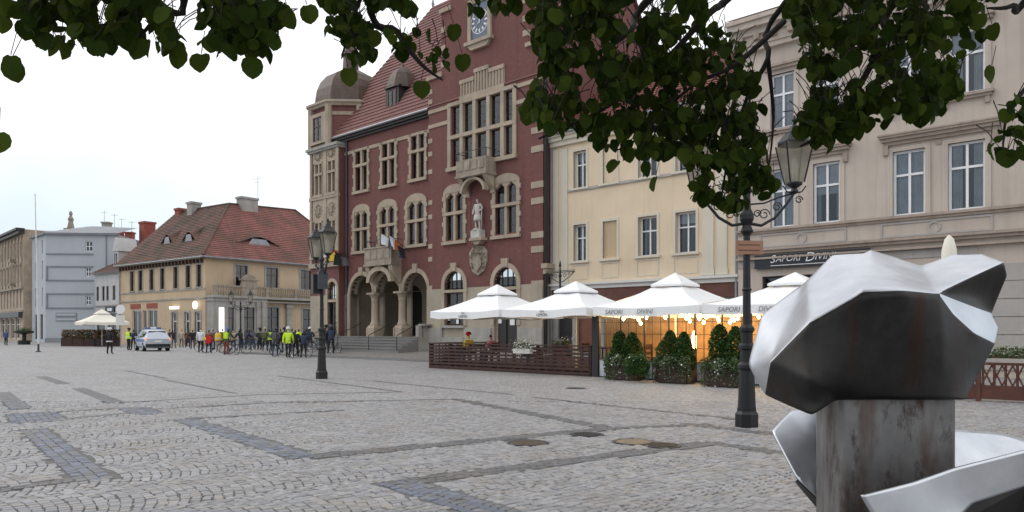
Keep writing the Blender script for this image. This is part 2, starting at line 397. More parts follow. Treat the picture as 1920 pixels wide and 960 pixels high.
# walls with real openings
def arch_pts(u0, u1, zs, z1, n=10):
    """points of an arch from (u0,zs) over the crown z1 to (u1,zs)"""
    c = (u0 + u1) / 2; a = (u1 - u0) / 2; h = z1 - zs
    return [(c - a * math.cos(math.pi * i / n), zs + h * math.sin(math.pi * i / n)) for i in range(n + 1)]
def wall(mb, u0, u1, z0, z1, y, ops, depth=.3):
    """front face at y with openings (u0,u1,z0,z1[,spring z]); reveals go back by depth"""
    us = sorted({u0, u1, *[o[0] for o in ops], *[o[1] for o in ops]}); zs = sorted({z0, z1, *[o[2] for o in ops], *[o[3] for o in ops]})
    us = [u for u in us if u0 <= u <= u1]; zs = [z for z in zs if z0 <= z <= z1]
    for i in range(len(us) - 1):
        for j in range(len(zs) - 1):
            cu, cz = (us[i] + us[i + 1]) / 2, (zs[j] + zs[j + 1]) / 2
            if any(o[0] < cu < o[1] and o[2] < cz < o[3] for o in ops): continue
            mb.poly([(us[i], y, zs[j]), (us[i + 1], y, zs[j]), (us[i + 1], y, zs[j + 1]), (us[i], y, zs[j + 1])])
    for o in ops:
        a, b_, c, d = o[:4]; sp = o[4] if len(o) > 4 else None
        top = d if sp is None else sp
        Y = y + depth
        mb.poly([(a, y, c), (a, y, top), (a, Y, top), (a, Y, c)]); mb.poly([(b_, y, c), (b_, Y, c), (b_, Y, top), (b_, y, top)])
        mb.poly([(a, y, c), (a, Y, c), (b_, Y, c), (b_, y, c)])
        if sp is None: mb.poly([(a, y, d), (b_, y, d), (b_, Y, d), (a, Y, d)])
        else:
            P = arch_pts(a, b_, sp, d, 12)
            for i in range(12):
                (x0, q0), (x1, q1) = P[i], P[i + 1]
                mb.poly([(x0, y, q0), (x1, y, q1), (x1, y, d), (x0, y, d)])
                mb.poly([(x0, y, q0), (x0, Y, q0), (x1, Y, q1), (x1, y, q1)])
def arch_ring(mb, u0, u1, zs, z1, w, y0, y1, n=14, legs=None):
    """stone ring of width w round an arched opening, legs reaching down to z=legs"""
    I = arch_pts(u0, u1, zs, z1, n); O = arch_pts(u0 - w, u1 + w, zs, z1 + w, n)
    for i in range(n):
        mb.mesh([(I[i][0], y0, I[i][1]), (I[i + 1][0], y0, I[i + 1][1]), (O[i + 1][0], y0, O[i + 1][1]), (O[i][0], y0, O[i][1]),
                 (I[i][0], y1, I[i][1]), (I[i + 1][0], y1, I[i + 1][1]), (O[i + 1][0], y1, O[i + 1][1]), (O[i][0], y1, O[i][1])],
                [(0, 1, 2, 3), (0, 4, 5, 1), (3, 2, 6, 7)])
    if legs is not None:
        mb.box(u0 - w, u0, y0, y1, legs, zs); mb.box(u1, u1 + w, y0, y1, legs, zs)
def window(parent, u0, u1, z0, z1, y, cols=2, bars=(.66,), fw=.06, fm='frame_white', th=.06, curtain=None, name='window', spring=None, mull=None, lead=0):
    """frame with its panes as sub-parts; bars are fractions of the height where a transom sits"""
    mb = MB(); mw = mull or fw
    mb.box(u0, u0 + fw, y, y + th, z0, z1 if spring is None else spring); mb.box(u1 - fw, u1, y, y + th, z0, z1 if spring is None else spring)
    mb.box(u0 + fw, u1 - fw, y, y + th, z0, z0 + fw)
    zz = [z0 + fw] + [z0 + (z1 - z0) * t for t in bars] + [z1 - fw]
    if spring is None: mb.box(u0 + fw, u1 - fw, y, y + th, z1 - fw, z1)
    else: arch_ring(mb, u0 + fw, u1 - fw, spring, z1 - fw, fw, y, y + th, 12)
    cw = (u1 - u0 - 2 * fw) / cols
    for i in range(1, cols): mb.box(u0 + fw + cw * i - mw / 2, u0 + fw + cw * i + mw / 2, y - .006, y + th, z0 + fw, z1 - fw)
    for t in bars: mb.box(u0 + fw, u1 - fw, y - .012, y + th, z0 + (z1 - z0) * t - mw / 2, z0 + (z1 - z0) * t + mw / 2)
    w = mb.build(name, fm, parent)
    for i in range(cols):
        for j in range(len(zz) - 1):
            a, b_ = u0 + fw + cw * i, u0 + fw + cw * (i + 1)
            p = MB(); t = y + th * .6
            if spring is not None and j == len(zz) - 2:
                P = [q for q in arch_pts(u0 + fw, u1 - fw, spring, z1 - fw, 16) if a - 1e-6 <= q[0] <= b_ + 1e-6]
                p.poly([(a, t, zz[j])] + [(q[0], t, q[1]) for q in P] + [(b_, t, zz[j])])
            else: p.poly([(a, t, zz[j]), (b_, t, zz[j]), (b_, t, zz[j + 1]), (a, t, zz[j + 1])])
            p.build('pane', 'glass', w)
    if lead:
        g = MB(); k = max(2, int((z1 - z0) / lead))
        for i in range(1, k): g.box(u0 + fw, u1 - fw, y + th * .3, y + th * .55, z0 + (z1 - z0) * i / k - .008, z0 + (z1 - z0) * i / k + .008)
        g.build('glazing_bar', fm, w)
    if curtain:
        c = MB(); rnd = random.Random(int((u0 * 31 + z0 * 17) * 100)); n = 14; curtain = max(.08, min(.5, curtain * rnd.choice((.3, .6, .9, 1, 1.1, 1.1)))); top_ = rnd.choice((0, 0, .25, .5))
        for side in (0, 1):
            x0 = u0 + fw if side == 0 else u1 - fw; wd = (u1 - u0) * curtain * (1 if side == 0 else -1)
            pts = [(x0 + wd * i / n, y + .16 + .025 * math.sin(i * 1.9) + rnd.uniform(-.008, .008)) for i in range(n + 1)]
            for i in range(n): c.poly([(pts[i][0], pts[i][1], z0 + .05), (pts[i + 1][0], pts[i + 1][1], z0 + .05), (pts[i + 1][0], pts[i + 1][1], z1 - .03), (pts[i][0], pts[i][1], z1 - .03)])
        c.build('curtain', 'curtain', w)
        if top_: q = MB(); q.poly([(u0 + fw, y + .12, z1 - .03 - (z1 - z0) * top_), (u1 - fw, y + .12, z1 - .03 - (z1 - z0) * top_), (u1 - fw, y + .12, z1 - .03), (u0 + fw, y + .12, z1 - .03)]); q.build('blind', 'curtain', w)
    return w
def roof_plane(mb, a, b_, c, d, rows, th=.035):
    """tile courses from the eave a-b up to the ridge d-c (c above b), each course overlapping the one below"""
    a, b_, c, d = map(Vector, (a, b_, c, d)); nrm = (b_ - a).cross(d - a)
    if nrm.length < 1e-6: nrm = (b_ - a).cross(c - a)
    nrm.normalize()
    if nrm.z < 0: nrm = -nrm
    for i in range(rows):
        t0, t1 = i / rows, (i + 1) / rows
        p0, p1, p2, p3 = a.lerp(d, t0), b_.lerp(c, t0), b_.lerp(c, t1), a.lerp(d, t1)
        mb.poly([p0 + nrm * th, p1 + nrm * th, p2, p3]); mb.poly([p0, p1, p1 + nrm * th, p0 + nrm * th])
def balusters(mb, u0, u1, y, z0, z1, n, r=.05):
    for i in range(n):
        u = u0 + (u1 - u0) * (i + .5) / n; h = z1 - z0
        mb.lathe([(r * .7, z0), (r * .7, z0 + .1 * h), (r * 1.2, z0 + .35 * h), (r * .5, z0 + .7 * h), (r * .8, z1)], u, y, 6)

# ================================================================== GROUND
NX0, NX1, NY0, NY1 = -14.5, 14.5, 3.5, 17.0
g = MB()
for (x0, x1, y0, y1) in ((-1500, NX0, -300, 1500), (NX1, 1500, -300, 1500), (NX0, NX1, -300, NY0), (NX0, NX1, NY1, 1500)):
    g.poly([(x0, y0, 0), (x1, y0, 0), (x1, y1, 0), (x0, y1, 0)])
g.k = 1; g.poly([(NX0 - .5, NY0 - .5, -.012), (NX1 + .5, NY0 - .5, -.012), (NX1 + .5, NY1 + .5, -.012), (NX0 - .5, NY1 + .5, -.012)])
ground = struct(g.build('square_paving', ['paving_far', 'joint_sand']))

# darker bars and lines laid into the square, in row coordinates (u, n)
BARS = [[(29.65, -26.85), (29.75, -26.5), (35.0, -27.25), (34.9, -27.6)], [(30.1, -24.55), (30.2, -24.2), (35.45, -24.9), (35.35, -25.27)],
        [(37.4, -25.45), (37.5, -25.05), (42.8, -25.8), (42.7, -26.2)], [(20.65, -23.45), (20.75, -23.12), (25.95, -23.9), (25.85, -24.25)],
        [(13.95, -22.6), (14.05, -22.28), (18.6, -22.85), (18.5, -23.2)], [(20.75, -25.3), (20.85, -24.95), (25.95, -25.75), (25.85, -26.1)],
        [(26.8, -26.4), (27.0, -25.6), (28.75, -25.9), (28.55, -26.7)], [(27.2, -24.5), (27.35, -24.0), (28.9, -24.2), (28.75, -24.7)]]
LINES = [((35.4, -25.0), (36.65, -20.1), .30), ((36.65, -20.1), (30.9, -18.3), .28), ((37.55, -25.2), (38.65, -20.4), .30), ((38.65, -20.4), (44.0, -21.2), .28),
         ((28.6, -26.3), (28.2, -24.3), .14), ((28.0, -24.2), (28.4, -21.9), .14), ((28.4, -21.9), (30.95, -18.3), .14), ((26.95, -26.0), (27.2, -24.4), .12),
         ((34.8, -28.3), (34.75, -27.6), .2), ((26.0, -24.0), (26.4, -20.9), .13), ((26.4, -20.9), (28.4, -17.9), .13), ((28.4, -17.9), (19.8, -16.6), .14),
         ((24.5, -15.9), (31.1, -16.5), .14), ((32.0, -16.7), (38.0, -17.5), .15), ((37.2, -18.7), (41.0, -19.1), .25), ((30.1, -24.3), (31.0, -21.5), .14),
         ((36.6, -20.1), (37.6, -18.5), .2), ((19.0, -20.2), (25.6, -21.1), .14), ((12.2, -19.0), (18.4, -19.9), .14)]
def line_quad(a, b, w):
    a, b = Vector((*a, 0)), Vector((*b, 0)); d = (b - a).normalized(); p = Vector((-d.y, d.x, 0)) * w / 2
    return [(a - p).to_2d(), (b - p).to_2d(), (b + p).to_2d(), (a + p).to_2d()]
ALLQ = [[Vector(q) for q in b] for b in BARS] + [line_quad(*l) for l in LINES]
def far_part(q):
    """keep the stretch of a band that lies beyond the laid stones"""
    a, b, c, d = [UN(*p) for p in q]; out = []; n = 24
    for i in range(n):
        m = [a.lerp(b, i / n), a.lerp(b, (i + 1) / n), d.lerp(c, (i + 1) / n), d.lerp(c, i / n)]
        cx = sum(v.x for v in m) / 4; cy = sum(v.y for v in m) / 4
        if not (NX0 < cx < NX1 and NY0 < cy < NY1): out.append([(v.x, v.y, .004) for v in m])
    return out
for q in ALLQ:
    mb = MB()
    for p in far_part(q): mb.poly(p)
    if mb.f: mb.build('paving_band', 'paving_dark', ground)

# granite setts laid in segmental arcs, bands in straight rows
rnd = random.Random(7)
GA = ROWA + R(-8.3)
E1 = Vector((math.cos(GA), math.sin(GA))); E2 = Vector((-E1.y, E1.x))
def to_world(p, q): return E1 * p + E2 * q
QW = [[Vector((UN(*p).x, UN(*p).y)) for p in q] for q in ALLQ]
def inside(pt, poly, grow):
    s = None
    for i in range(4):
        a, b = poly[i], poly[(i + 1) % 4]; e = b - a; L = e.length
        c = (e.x * (pt.y - a.y) - e.y * (pt.x - a.x)) / L
        if s is None: s = 1 if ((poly[1] - poly[0]).x * (poly[2] - poly[0]).y - (poly[1] - poly[0]).y * (poly[2] - poly[0]).x) > 0 else -1
        if c * s < -grow: return False
    return True
QB = [(min(p.x for p in q) - .2, max(p.x for p in q) + .2, min(p.y for p in q) - .2, max(p.y for p in q) + .2) for q in QW]
def in_view(x, y): return NX0 < x < NX1 and NY0 < y < NY1 and abs(x) < .78 * y + 1.2
setts = []          # x, y, angle, half length, half width, colour
def stone_col(dark=False, warm=0):
    v = rnd.uniform(.78, 1.14)
    if dark == 2: c = rnd.choice([(.16, .18, .24), (.17, .19, .245), (.15, .165, .21), (.19, .195, .21)])
    elif dark: c = (.135, .133, .137)
    else:
        c = rnd.choice([(.33, .325, .33), (.345, .34, .35), (.31, .305, .31), (.355, .345, .345), (.32, .32, .335), (.33, .31, .29)])
    return tuple(k * v for k in c)
AW, SP = 1.35, .104; RAD = 1.75
half = math.asin(AW / 2 / RAD)
for col in range(-18, 19):
    p0 = col * AW; ph = rnd.uniform(0, 1); ns = int(2 * half * RAD / .106)
    for k in range(-200, 240):
        q0 = (k + ph) * SP
        c = to_world(p0, q0)
        if not (NX0 - 2 < c.x < NX1 + 2 and NY0 - 2 < c.y < NY1 + 2): continue
        sh = rnd.uniform(-.03, .03)
        for i in range(ns):
            t = -half + 2 * half * (i + .5) / ns + sh * .3
            p = p0 + RAD * math.sin(t); q = q0 + RAD * (math.cos(t) - 1) + .25
            w = to_world(p + rnd.uniform(-.009, .009), q + rnd.uniform(-.009, .009))
            if not in_view(w.x, w.y): continue
            if any(b[0] < w.x < b[1] and b[2] < w.y < b[3] and inside(w, qq, .045) for b, qq in zip(QB, QW)): continue
            setts.append((w.x, w.y, GA - t + rnd.gauss(0, .05), RAD * half / ns - .004 + rnd.uniform(-.006, .004), SP * math.cos(t) / 2 - .0035 + rnd.uniform(-.006, .003), stone_col()))
for bi, q in enumerate(QW):
    a, b, c, d = q; L = (b - a).length; Wd = (d - a).length
    if bi < len(BARS) and Wd > L: pass
    dirv = (b - a).normalized(); side = (d - a).normalized(); nu, nv = max(1, round(L / .115)), max(1, round(Wd / .115))
    if bi < len(BARS): # bar quads list the short side first
        dirv, side, L, Wd = side, dirv, Wd, L; nu, nv = nv, nu
        base = a
    else: base = a
    for i in range(nu):
        for j in range(nv):
            w = base + dirv * (L * (i + .5 + (.4 if j % 2 else 0)) / nu) + side * (Wd * (j + .5) / nv)
            if not in_view(w.x, w.y): continue
            setts.append((w.x, w.y, math.atan2(dirv.y, dirv.x), L / nu / 2 - .006, Wd / nv / 2 - .005, stone_col(2 if bi < len(BARS) and rnd.random() < .8 else 1)))
HOLES = [(gnd(990, 830), .30), (gnd(1188, 828), .30), (gnd(1101, 814.5), .26), (gnd(1243, 834.5), .26)]
setts = [s for s in setts if all((Vector((s[0], s[1], 0)) - h).length > r + .04 for h, r in HOLES)]
def sett_geo(hl, hw, dz, tilt):
    b = .007
    j = lambda: rnd.uniform(-.007, .007)
    base = [(-hl, -hw), (hl, -hw), (hl, hw), (-hl, hw)]; base = [(x + j(), y + j()) for x, y in base]
    top = [(x * (1 - b / hl), y * (1 - b / hw), dz + x * tilt[0] + y * tilt[1] + .001) for x, y in base]
    return [(x, y, -.018) for x, y in base] + [(x, y, dz - .006) for x, y in base] + top
SF = [(8, 9, 10, 11)] + [(i, (i + 1) % 4, (i + 1) % 4 + 4, i + 4) for i in range(4)] + [(i + 4, (i + 1) % 4 + 4, (i + 1) % 4 + 8, i + 8) for i in range(4)]
def vis_rank(s): return s[1] if (abs(s[0]) < .69 * s[1] and s[1] > 6.65) and not (.40 < s[0] / s[1] and s[1] < 8) else 99
order = sorted(range(len(setts)), key=lambda i: vis_rank(setts[i])); single = set(order[:300])
vs, fs, cols = [], [], []
for i, (x, y, a, hl, hw, c) in enumerate(setts):
    if i in single: continue
    ca, sa = math.cos(a), math.sin(a); n = len(vs)
    for (X, Y, Z) in sett_geo(hl, hw, rnd.uniform(-.004, .005), (rnd.uniform(-.04, .04), rnd.uniform(-.04, .04))): vs.append((x + X * ca - Y * sa, y + X * sa + Y * ca, Z))
    for f in SF: fs.append(tuple(k + n for k in f)); cols.append(c)
me = bpy.data.meshes.new('setts'); me.from_pydata(vs, [], fs); me.materials.append(MT['sett'])
ca_ = me.attributes.new('stone', 'FLOAT_COLOR', 'FACE'); ca_.data.foreach_set('color', np.array([(*c, 1) for c in cols], dtype=np.float32).ravel())
so = bpy.data.objects.new('setts', me); C.objects.link(so); so.parent = ground; so['kind'] = 'stuff'
variants = []
for k in range(16):
    me = bpy.data.meshes.new('sett'); me.from_pydata(sett_geo(.055, .055, rnd.uniform(-.003, .004), (rnd.uniform(-.04, .04), rnd.uniform(-.04, .04))), [], SF); me.materials.append(MT['sett'])
    c = stone_col(2 if k > 13 else False); at_ = me.attributes.new('stone', 'FLOAT_COLOR', 'FACE'); at_.data.foreach_set('color', np.array([(*c, 1)] * len(SF), dtype=np.float32).ravel()); variants.append(me)
for i in sorted(single):
    x, y, a, hl, hw, c = setts[i]
    me = variants[14 + i % 2] if c[0] < .20 else variants[i % 14]
    o = bpy.data.objects.new('sett', me); C.objects.link(o); o.parent = ground; o.location = (x, y, 0); o.rotation_euler.z = a; o.scale = (hl / .055, hw / .055, 1)

# manhole covers set in the paving
def manhole(p, r, m, label, z=.004):
    t = thing('manhole_cover', label, 'manhole cover', (p.x, p.y, z), rnd.uniform(0, 1), 'round covers set in the cobbles')
    MB().lathe([(r, -.02), (r, .0), (r * .86, .0), (r * .86, -.02)], n=28).build('rim', 'iron_grey', t)
    d = MB().lathe([(r * .84, -.02), (r * .84, -.003)], n=28).build('plate', m, t)
    q = MB()
    for i in range(-4, 5):
        x = i * r * .17; L = math.sqrt(max(0, (r * .76) ** 2 - x * x)); q.box(x - .012, x + .012, -L, L, -.003, .003)
    q.build('tread', m, d)
mat('cover_rust', (.14, .105, .075), .7, .3, 6, metallic=.2); mat('cover_tan', (.30, .235, .16), .8, .25, 6)
manhole(HOLES[0][0], .30, 'cover_rust', 'rusty brown round cover sunk in the cobbles nearest the middle of the square')
manhole(HOLES[1][0], .30, 'cover_tan', 'sandy tan round cover in the cobbles between two dark covers')
manhole(HOLES[2][0], .26, 'iron_black', 'dark round cover between the rusty cover and the tan cover')
manhole(HOLES[3][0], .26, 'iron_black', 'dark round cover beside the dark paving line, nearest the lamp post')
manhole(gnd(1080, 728), .3, 'iron_grey', 'small dark grey cover in front of the brown slatted terrace fence')

# pavement along the town hall, rising gently to the doors, with a kerb of granite blocks
p = MB(); A, B = -7.0, 19.3
p.poly([UN(A, -5.5, .13), UN(B, -5.5, .13), UN(B, .6, .42), UN(A, .6, .42)]); p.poly([UN(A, -5.5, -.02), UN(A, -5.5, .13), UN(A, .6, .42), UN(A, .6, -.02)]); p.poly([UN(B, -5.5, -.02), UN(B, -5.5, .13), UN(B, .6, .42), UN(B, .6, -.02)])
walk = struct(p.build('pavement', 'sidewalk'))
k = MB().box(.004, .996, -.1, .1, -.05, .135); km = k.build('kerb_stone', 'granite_grey', walk); km.location = UN(A, -5.6); km.rotation_euler.z = ROWA
for i in range(1, int(B - A)):
    o = km.copy(); C.objects.link(o); o.location = UN(A + i, -5.6, rnd.uniform(-.006, .006))

# ================================================================== TOWN HALL
TH = thing('town_hall', 'tall red brick town hall with stone windows, arcade, clock gable and corner turret', 'building', ROW, ROWA)
def part(mb, name, m, parent=TH, smooth=False): return mb.build(name, m, parent, smooth)
BZ = 4.1
arches = [(.5, 3.05), (3.45, 5.95), (6.35, 8.7)]
W1 = [(.76, 2.73), (3.62, 5.66), (6.53, 8.6)]; W2 = [(.89, 2.62), (3.91, 5.62), (6.91, 8.6)]
ops = [(a, b, BZ, BZ + (b - a) / 2, BZ) for a, b in arches]
ops += [(a + .22, b - .22, 7.05, 9.75) for a, b in W1] + [(a + .2, b - .2, 11.2, 13.95) for a, b in W2]
mb = MB(); wall(mb, -.3, 9.24, BZ, 15.25, 0, ops, .28); part(mb, 'wing_wall', 'brick_red')
mb = MB(); wall(mb, -.3, 9.24, 0, BZ, -.03, [(.5, 8.7, 1.2, BZ)], .6); part(mb, 'wing_base', 'stone_pale')
# arcade: rings, columns, recess and doors
for a, b in arches:
    mb = MB(); arch_ring(mb, a, b, BZ, BZ + (b - a) / 2, .28, -.09, .5, legs=None); c = (a + b) / 2; z = BZ + (b - a) / 2
    mb.prism([(c - .17, z - .02), (c + .17, z - .02), (c + .22, z + .55), (c - .22, z + .55)], -.14, .1); part(mb, 'arch', 'sandstone')
mb = MB()
for a, b in arches:  # barrel soffits
    P = arch_pts(a, b, BZ, BZ + (b - a) / 2, 12)
    for i in range(12): mb.poly([(P[i][0], .0, P[i][1]), (P[i + 1][0], .0, P[i + 1][1]), (P[i + 1][0], .7, P[i + 1][1]), (P[i][0], .7, P[i][1])])
mb.poly([(.1, .55, 1.2), (.1, 4.6, 1.2), (.1, 4.6, 5.6), (.1, .55, 5.6)]); mb.poly([(9.0, .55, 1.2), (9.0, 4.6, 1.2), (9.0, 4.6, 5.6), (9.0, .55, 5.6)]); wall(mb, .1, 9.0, 1.2, 5.6, .55, [(a_, b2, 1.2, BZ + (b2 - a_) / 2, BZ) for a_, b2 in arches], .15)
wall(mb, .1, 9.0, 1.2, 5.6, 4.6, [(.5, 2.7, 1.2, 4.9, 4.0), (3.6, 5.9, 1.2, 4.9, 4.0), (6.5, 8.8, 1.2, 4.9, 4.0)], .3)
mb.poly([(.1, .55, 5.6), (9, .55, 5.6), (9, 4.6, 5.6), (.1, 4.6, 5.6)]); mb.poly([(.1, -.9, 1.2), (9, -.9, 1.2), (9, 4.6, 1.2), (.1, 4.6, 1.2)])
part(mb, 'porch_recess', 'stone_pale')
for a, b, z, s in ((.5, 2.7, 4.9, 4.0), (3.6, 5.9, 4.9, 4.0), (6.5, 8.8, 4.9, 4.0)):
    mb = MB(); mb.box(a, (a + b) / 2 - .01, 4.82, 4.9, 1.2, z); mb.box((a + b) / 2 + .01, b, 4.82, 4.9, 1.2, z)
    for s_ in (a, (a + b) / 2):
        for q in (1.5, 2.5): mb.box(s_ + .12, s_ + (b - a) / 2 - .12, 4.78, 4.82, q, q + .8)
    d = part(mb, 'door', 'frame_dark'); MB().box((a + b) / 2 + .05, (a + b) / 2 + .09, 4.73, 4.82, 2.2, 2.36).build('handle', 'chrome', d)
for c in (3.25, 6.15):
    mb = MB(); mb.lathe([(.34, 1.95), (.34, 2.05), (.27, 2.15), (.25, 2.3), (.235, 3.55), (.28, 3.62), (.24, 3.68), (.30, 3.85), (.40, 4.0)], c, .02, 16)
    mb.box(c - .42, c + .42, -.4, .44, 4.0, 4.12); mb.box(c - .42, c + .42, -.4, .44, 1.2, 1.75); mb.lathe([(.58, 1.75), (.42, 1.95)], c, .02, 4, rot=math.pi / 4)
    smooth_by_angle(part(mb, 'column', 'sandstone'))
for a, b in ((.2, .5), (8.7, 9.1)):
    mb = MB(); mb.box(a, b, -.12, .5, 1.2, BZ + .05); part(mb, 'pier', 'sandstone')
# steps with landings, plinth and rails
for i in range(5):
    mb = MB(); n0 = -2.75 + i * .36; z_ = .36 + .17 * (i + 1); mb.box(-.1, 9.2, n0, -.86 if i == 4 else n0 + .37, .1, z_ - .05); mb.box(-.13, 9.2, n0 - .04, -.86 if i == 4 else n0 + .37, z_ - .05, z_); part(mb, 'step', 'granite_grey')
mb = MB(); mb.box(-.1, 9.2, -1.0, .8, .1, 1.195); part(mb, 'landing', 'granite_grey')
for u in (-.1, 3.0, 6.3, 9.05):
    mb = MB(); mb.tube([(u + .2, -2.9, .4), (u + .2, -2.9, 1.3), (u + .2, -.9, 2.15), (u + .2, -.9, 1.2)], .025, 6); part(mb, 'handrail', 'iron_black')
mb = MB(); mb.box(8.95, 9.24, -1.2, -.03, .1, 1.9); mb.box(9.0, 9.6, -1.05, -.42, 1.9, 2.0); part(mb, 'plinth', 'stone_grey')
# balcony over the middle arch with rail
mb = MB(); mb.box(3.25, 6.1, -.85, 0, 5.95, 6.15); mb.box(3.2, 6.15, -.92, 0, 5.82, 5.95); mb.box(3.25, 6.1, -.85, -.72, 6.15, 6.95); mb.box(3.25, 3.4, -.72, 0, 6.15, 6.95); mb.box(5.95, 6.1, -.72, 0, 6.15, 6.95); mb.box(3.2, 6.15, -.9, 0, 6.95, 7.05)
for i in range(4): u = 3.42 + i * .66; mb.box(u, u + .54, -.88, -.85, 6.25, 6.85)
bal = part(mb, 'balcony', 'stone_weathered')
mb = MB()
for i in range(9): u = 3.25 + i * 2.85 / 8; mb.tube([(u, -.82, 7.05), (u, -.82, 7.5)], .014, 5)
mb.tube([(3.25, 0, 7.5), (3.25, -.82, 7.5), (6.1, -.82, 7.5), (6.1, 0, 7.5)], .02, 5); mb.build('rail', 'iron_black', bal)
mb = MB(); nn = 8
for a, b in ((3.25, 3.65), (5.7, 6.1)):   # brackets
    prof = [(0, 4.5)] + [(-.8 * math.sin(math.pi / 2 * i / nn) ** 1.5, 4.5 + 1.32 * (1 - math.cos(math.pi / 2 * i / nn)) ** .7) for i in range(1, nn + 1)] + [(0, 5.82)]
    m_ = len(prof); mb.mesh([(a, y, z) for y, z in prof] + [(b, y, z) for y, z in prof], [tuple(range(m_)), tuple(range(2 * m_ - 1, m_ - 1, -1))] + [(i, (i + 1) % m_, (i + 1) % m_ + m_, i + m_) for i in range(m_)])
arch_ring(mb, 3.65, 5.7, 4.75, 5.5, .3, -.8, -.5, 12); part(mb, 'balcony_bracket', 'sandstone')
# stone windows
def stone_window(u0, u1, z0, z1, y, w, ztr, arch=False, cols=2, fm='frame_brown', quoins=True, depth=.2, head=0):
    mb = MB(); yo = y - .07
    top = z1 if not arch else z1 - .5
    mb.box(u0, u0 + w, yo, y + .2, z0, top); mb.box(u1 - w, u1, yo, y + .2, z0, top)
    mb.box(u0 - .08, u1 + .08, yo - .09, y + .25, z0 - .04, z0 + .15)
    if arch:
        P = arch_pts(u0, u1, top, z1, 14); mb.prism(P, yo, y + .19)
        n = cols; iw = (u1 - u0 - 2 * w) / n
        for i in range(n):   # pointed light heads
            a = u0 + w + iw * i; mb.prism([(a, top), (a, top - .32), (a + iw * .5, top)], yo + .03, y + .18); mb.prism([(a + iw, top), (a + iw * .5, top), (a + iw, top - .32)], yo + .03, y + .18)
    else: mb.box(u0, u1, yo, y + .2, z1 - w * .9, z1)
    if quoins:
        for i, q in enumerate((.12, .40, .68, .9)):
            z = z0 + (top - z0) * q
            mb.box(u0 - .1, u0 + w - .02, yo - .012, y + .1, z - .13, z + .13); mb.box(u1 - w + .02, u1 + .1, yo - .012, y + .1, z - .13, z + .13)
    iw = (u1 - u0 - 2 * w) / cols
    for i in range(1, cols): x = u0 + w + iw * i; mb.box(x - .09, x + .09, yo + .02, y + .2, z0 + .15, top)
    mb.box(u0 - .05 if quoins else u0, u1 + .05 if quoins else u1, yo - .03, y + .21, ztr - .09, ztr + .09)
    s = part(mb, 'window_surround', 'sandstone')
    zt = top if arch else z1 - w * .9
    for i in range(cols):
        a, b = u0 + w + iw * i + (.09 if i else 0), u0 + w + iw * (i + 1) - (.09 if i < cols - 1 else 0)
        window(TH, a, b, z0 + .15, ztr - .09, y + .12, 1, (), .05, fm, .05, lead=.45)
        window(TH, a, b, ztr + .09, zt, y + .12, 1, (), .05, fm, .05, lead=.3)
for i, (a, b) in enumerate(W1): stone_window(a, b, 6.9, 10.27, 0, .24, 8.55, True)
for a, b in W2: stone_window(a, b, 11.05, 14.12, 0, .19, 12.95)
mb = MB(); cuts = [-.3] + [x for a, b in W2 for x in (a, b)] + [9.24]
for i in range(0, len(cuts), 2): mb = MB(); mb.box(cuts[i], cuts[i + 1], -.05, .02, 13.9, 14.12); part(mb, 'string_course', 'sandstone')
mb = MB(); mb.tube([(.13, -.1, .5), (.13, -.1, 15.1)], .075, 8)
for z in (3, 6, 9, 12): mb.box(.03, .23, -.16, .0, z, z + .06)
part(mb, 'downpipe', 'iron_grey')
# eaves, gutter, roof
mb = MB(); mb.box(-1.8, 9.24, -.32, .0, 15.0, 15.28); mb.box(-1.8, 9.24, -.18, .0, 14.85, 15.0); part(mb, 'eaves', 'frame_dark')
mb = MB(); mb.tube([(-2.2, -.42, 15.22), (9.2, -.42, 15.22)], .085, 8); part(mb, 'gutter', 'zinc')
mb = MB(); roof_plane(mb, (-3.0, -.42, 15.25), (9.3, -.42, 15.25), (9.3, 6, 25.6), (2.3, 6, 25.6), 34, .05); roof_plane(mb, (-3, 12.4, 15.25), (-3, -.42, 15.25), (2.3, 6, 25.6), (2.3, 6, 25.6), 34, .05); part(mb, 'roof', 'tile_red')
mb = MB(); roof_plane(mb, (9.3, -.42, 15.25), (18.6, -.42, 15.25), (18.6, 6, 25.6), (9.3, 6, 25.6), 30, .05); roof_plane(mb, (18.6, 12.4, 15.25), (-3, 12.4, 15.25), (2.3, 6, 25.6), (18.6, 6, 25.6), 20, .05); part(mb, 'roof', 'tile_red')
mb = MB(); mb.lathe([(.06, 25.5), (.12, 25.8), (.05, 26.1), (.14, 26.3), (.02, 27.6)], 2.3, 6, 8); part(mb, 'finial', 'zinc')
mb = MB(); mb.tube([(8.6, 3.3, 20.6), (8.6, 3.3, 24.6)], .09, 8); mb.tube([(8.6, 3.3, 22.6), (8.6, 3.3, 23.0)], .15, 8); part(mb, 'roof_pipe', 'zinc')
# dormer with bell roof
mb = MB(); mb.box(4.0, 5.35, .35, 2.2, 16.2, 17.7); mb.box(3.9, 5.45, .27, 2.2, 17.7, 17.82); d = part(mb, 'dormer', 'frame_dark')
window(TH, 4.25, 5.1, 16.4, 17.6, .31, 2, (), .06, 'frame_brown', .05)
mb = MB(); mb.lathe([(1.15, 17.7), (1.12, 17.9), (1.0, 18.3), (.8, 18.75), (.45, 19.1), (.15, 19.3), (.05, 19.6), (.03, 20.6)], 4.67, 1.25, 8, rot=math.pi / 8); mb.build('dormer_roof', 'copper_brown', d)
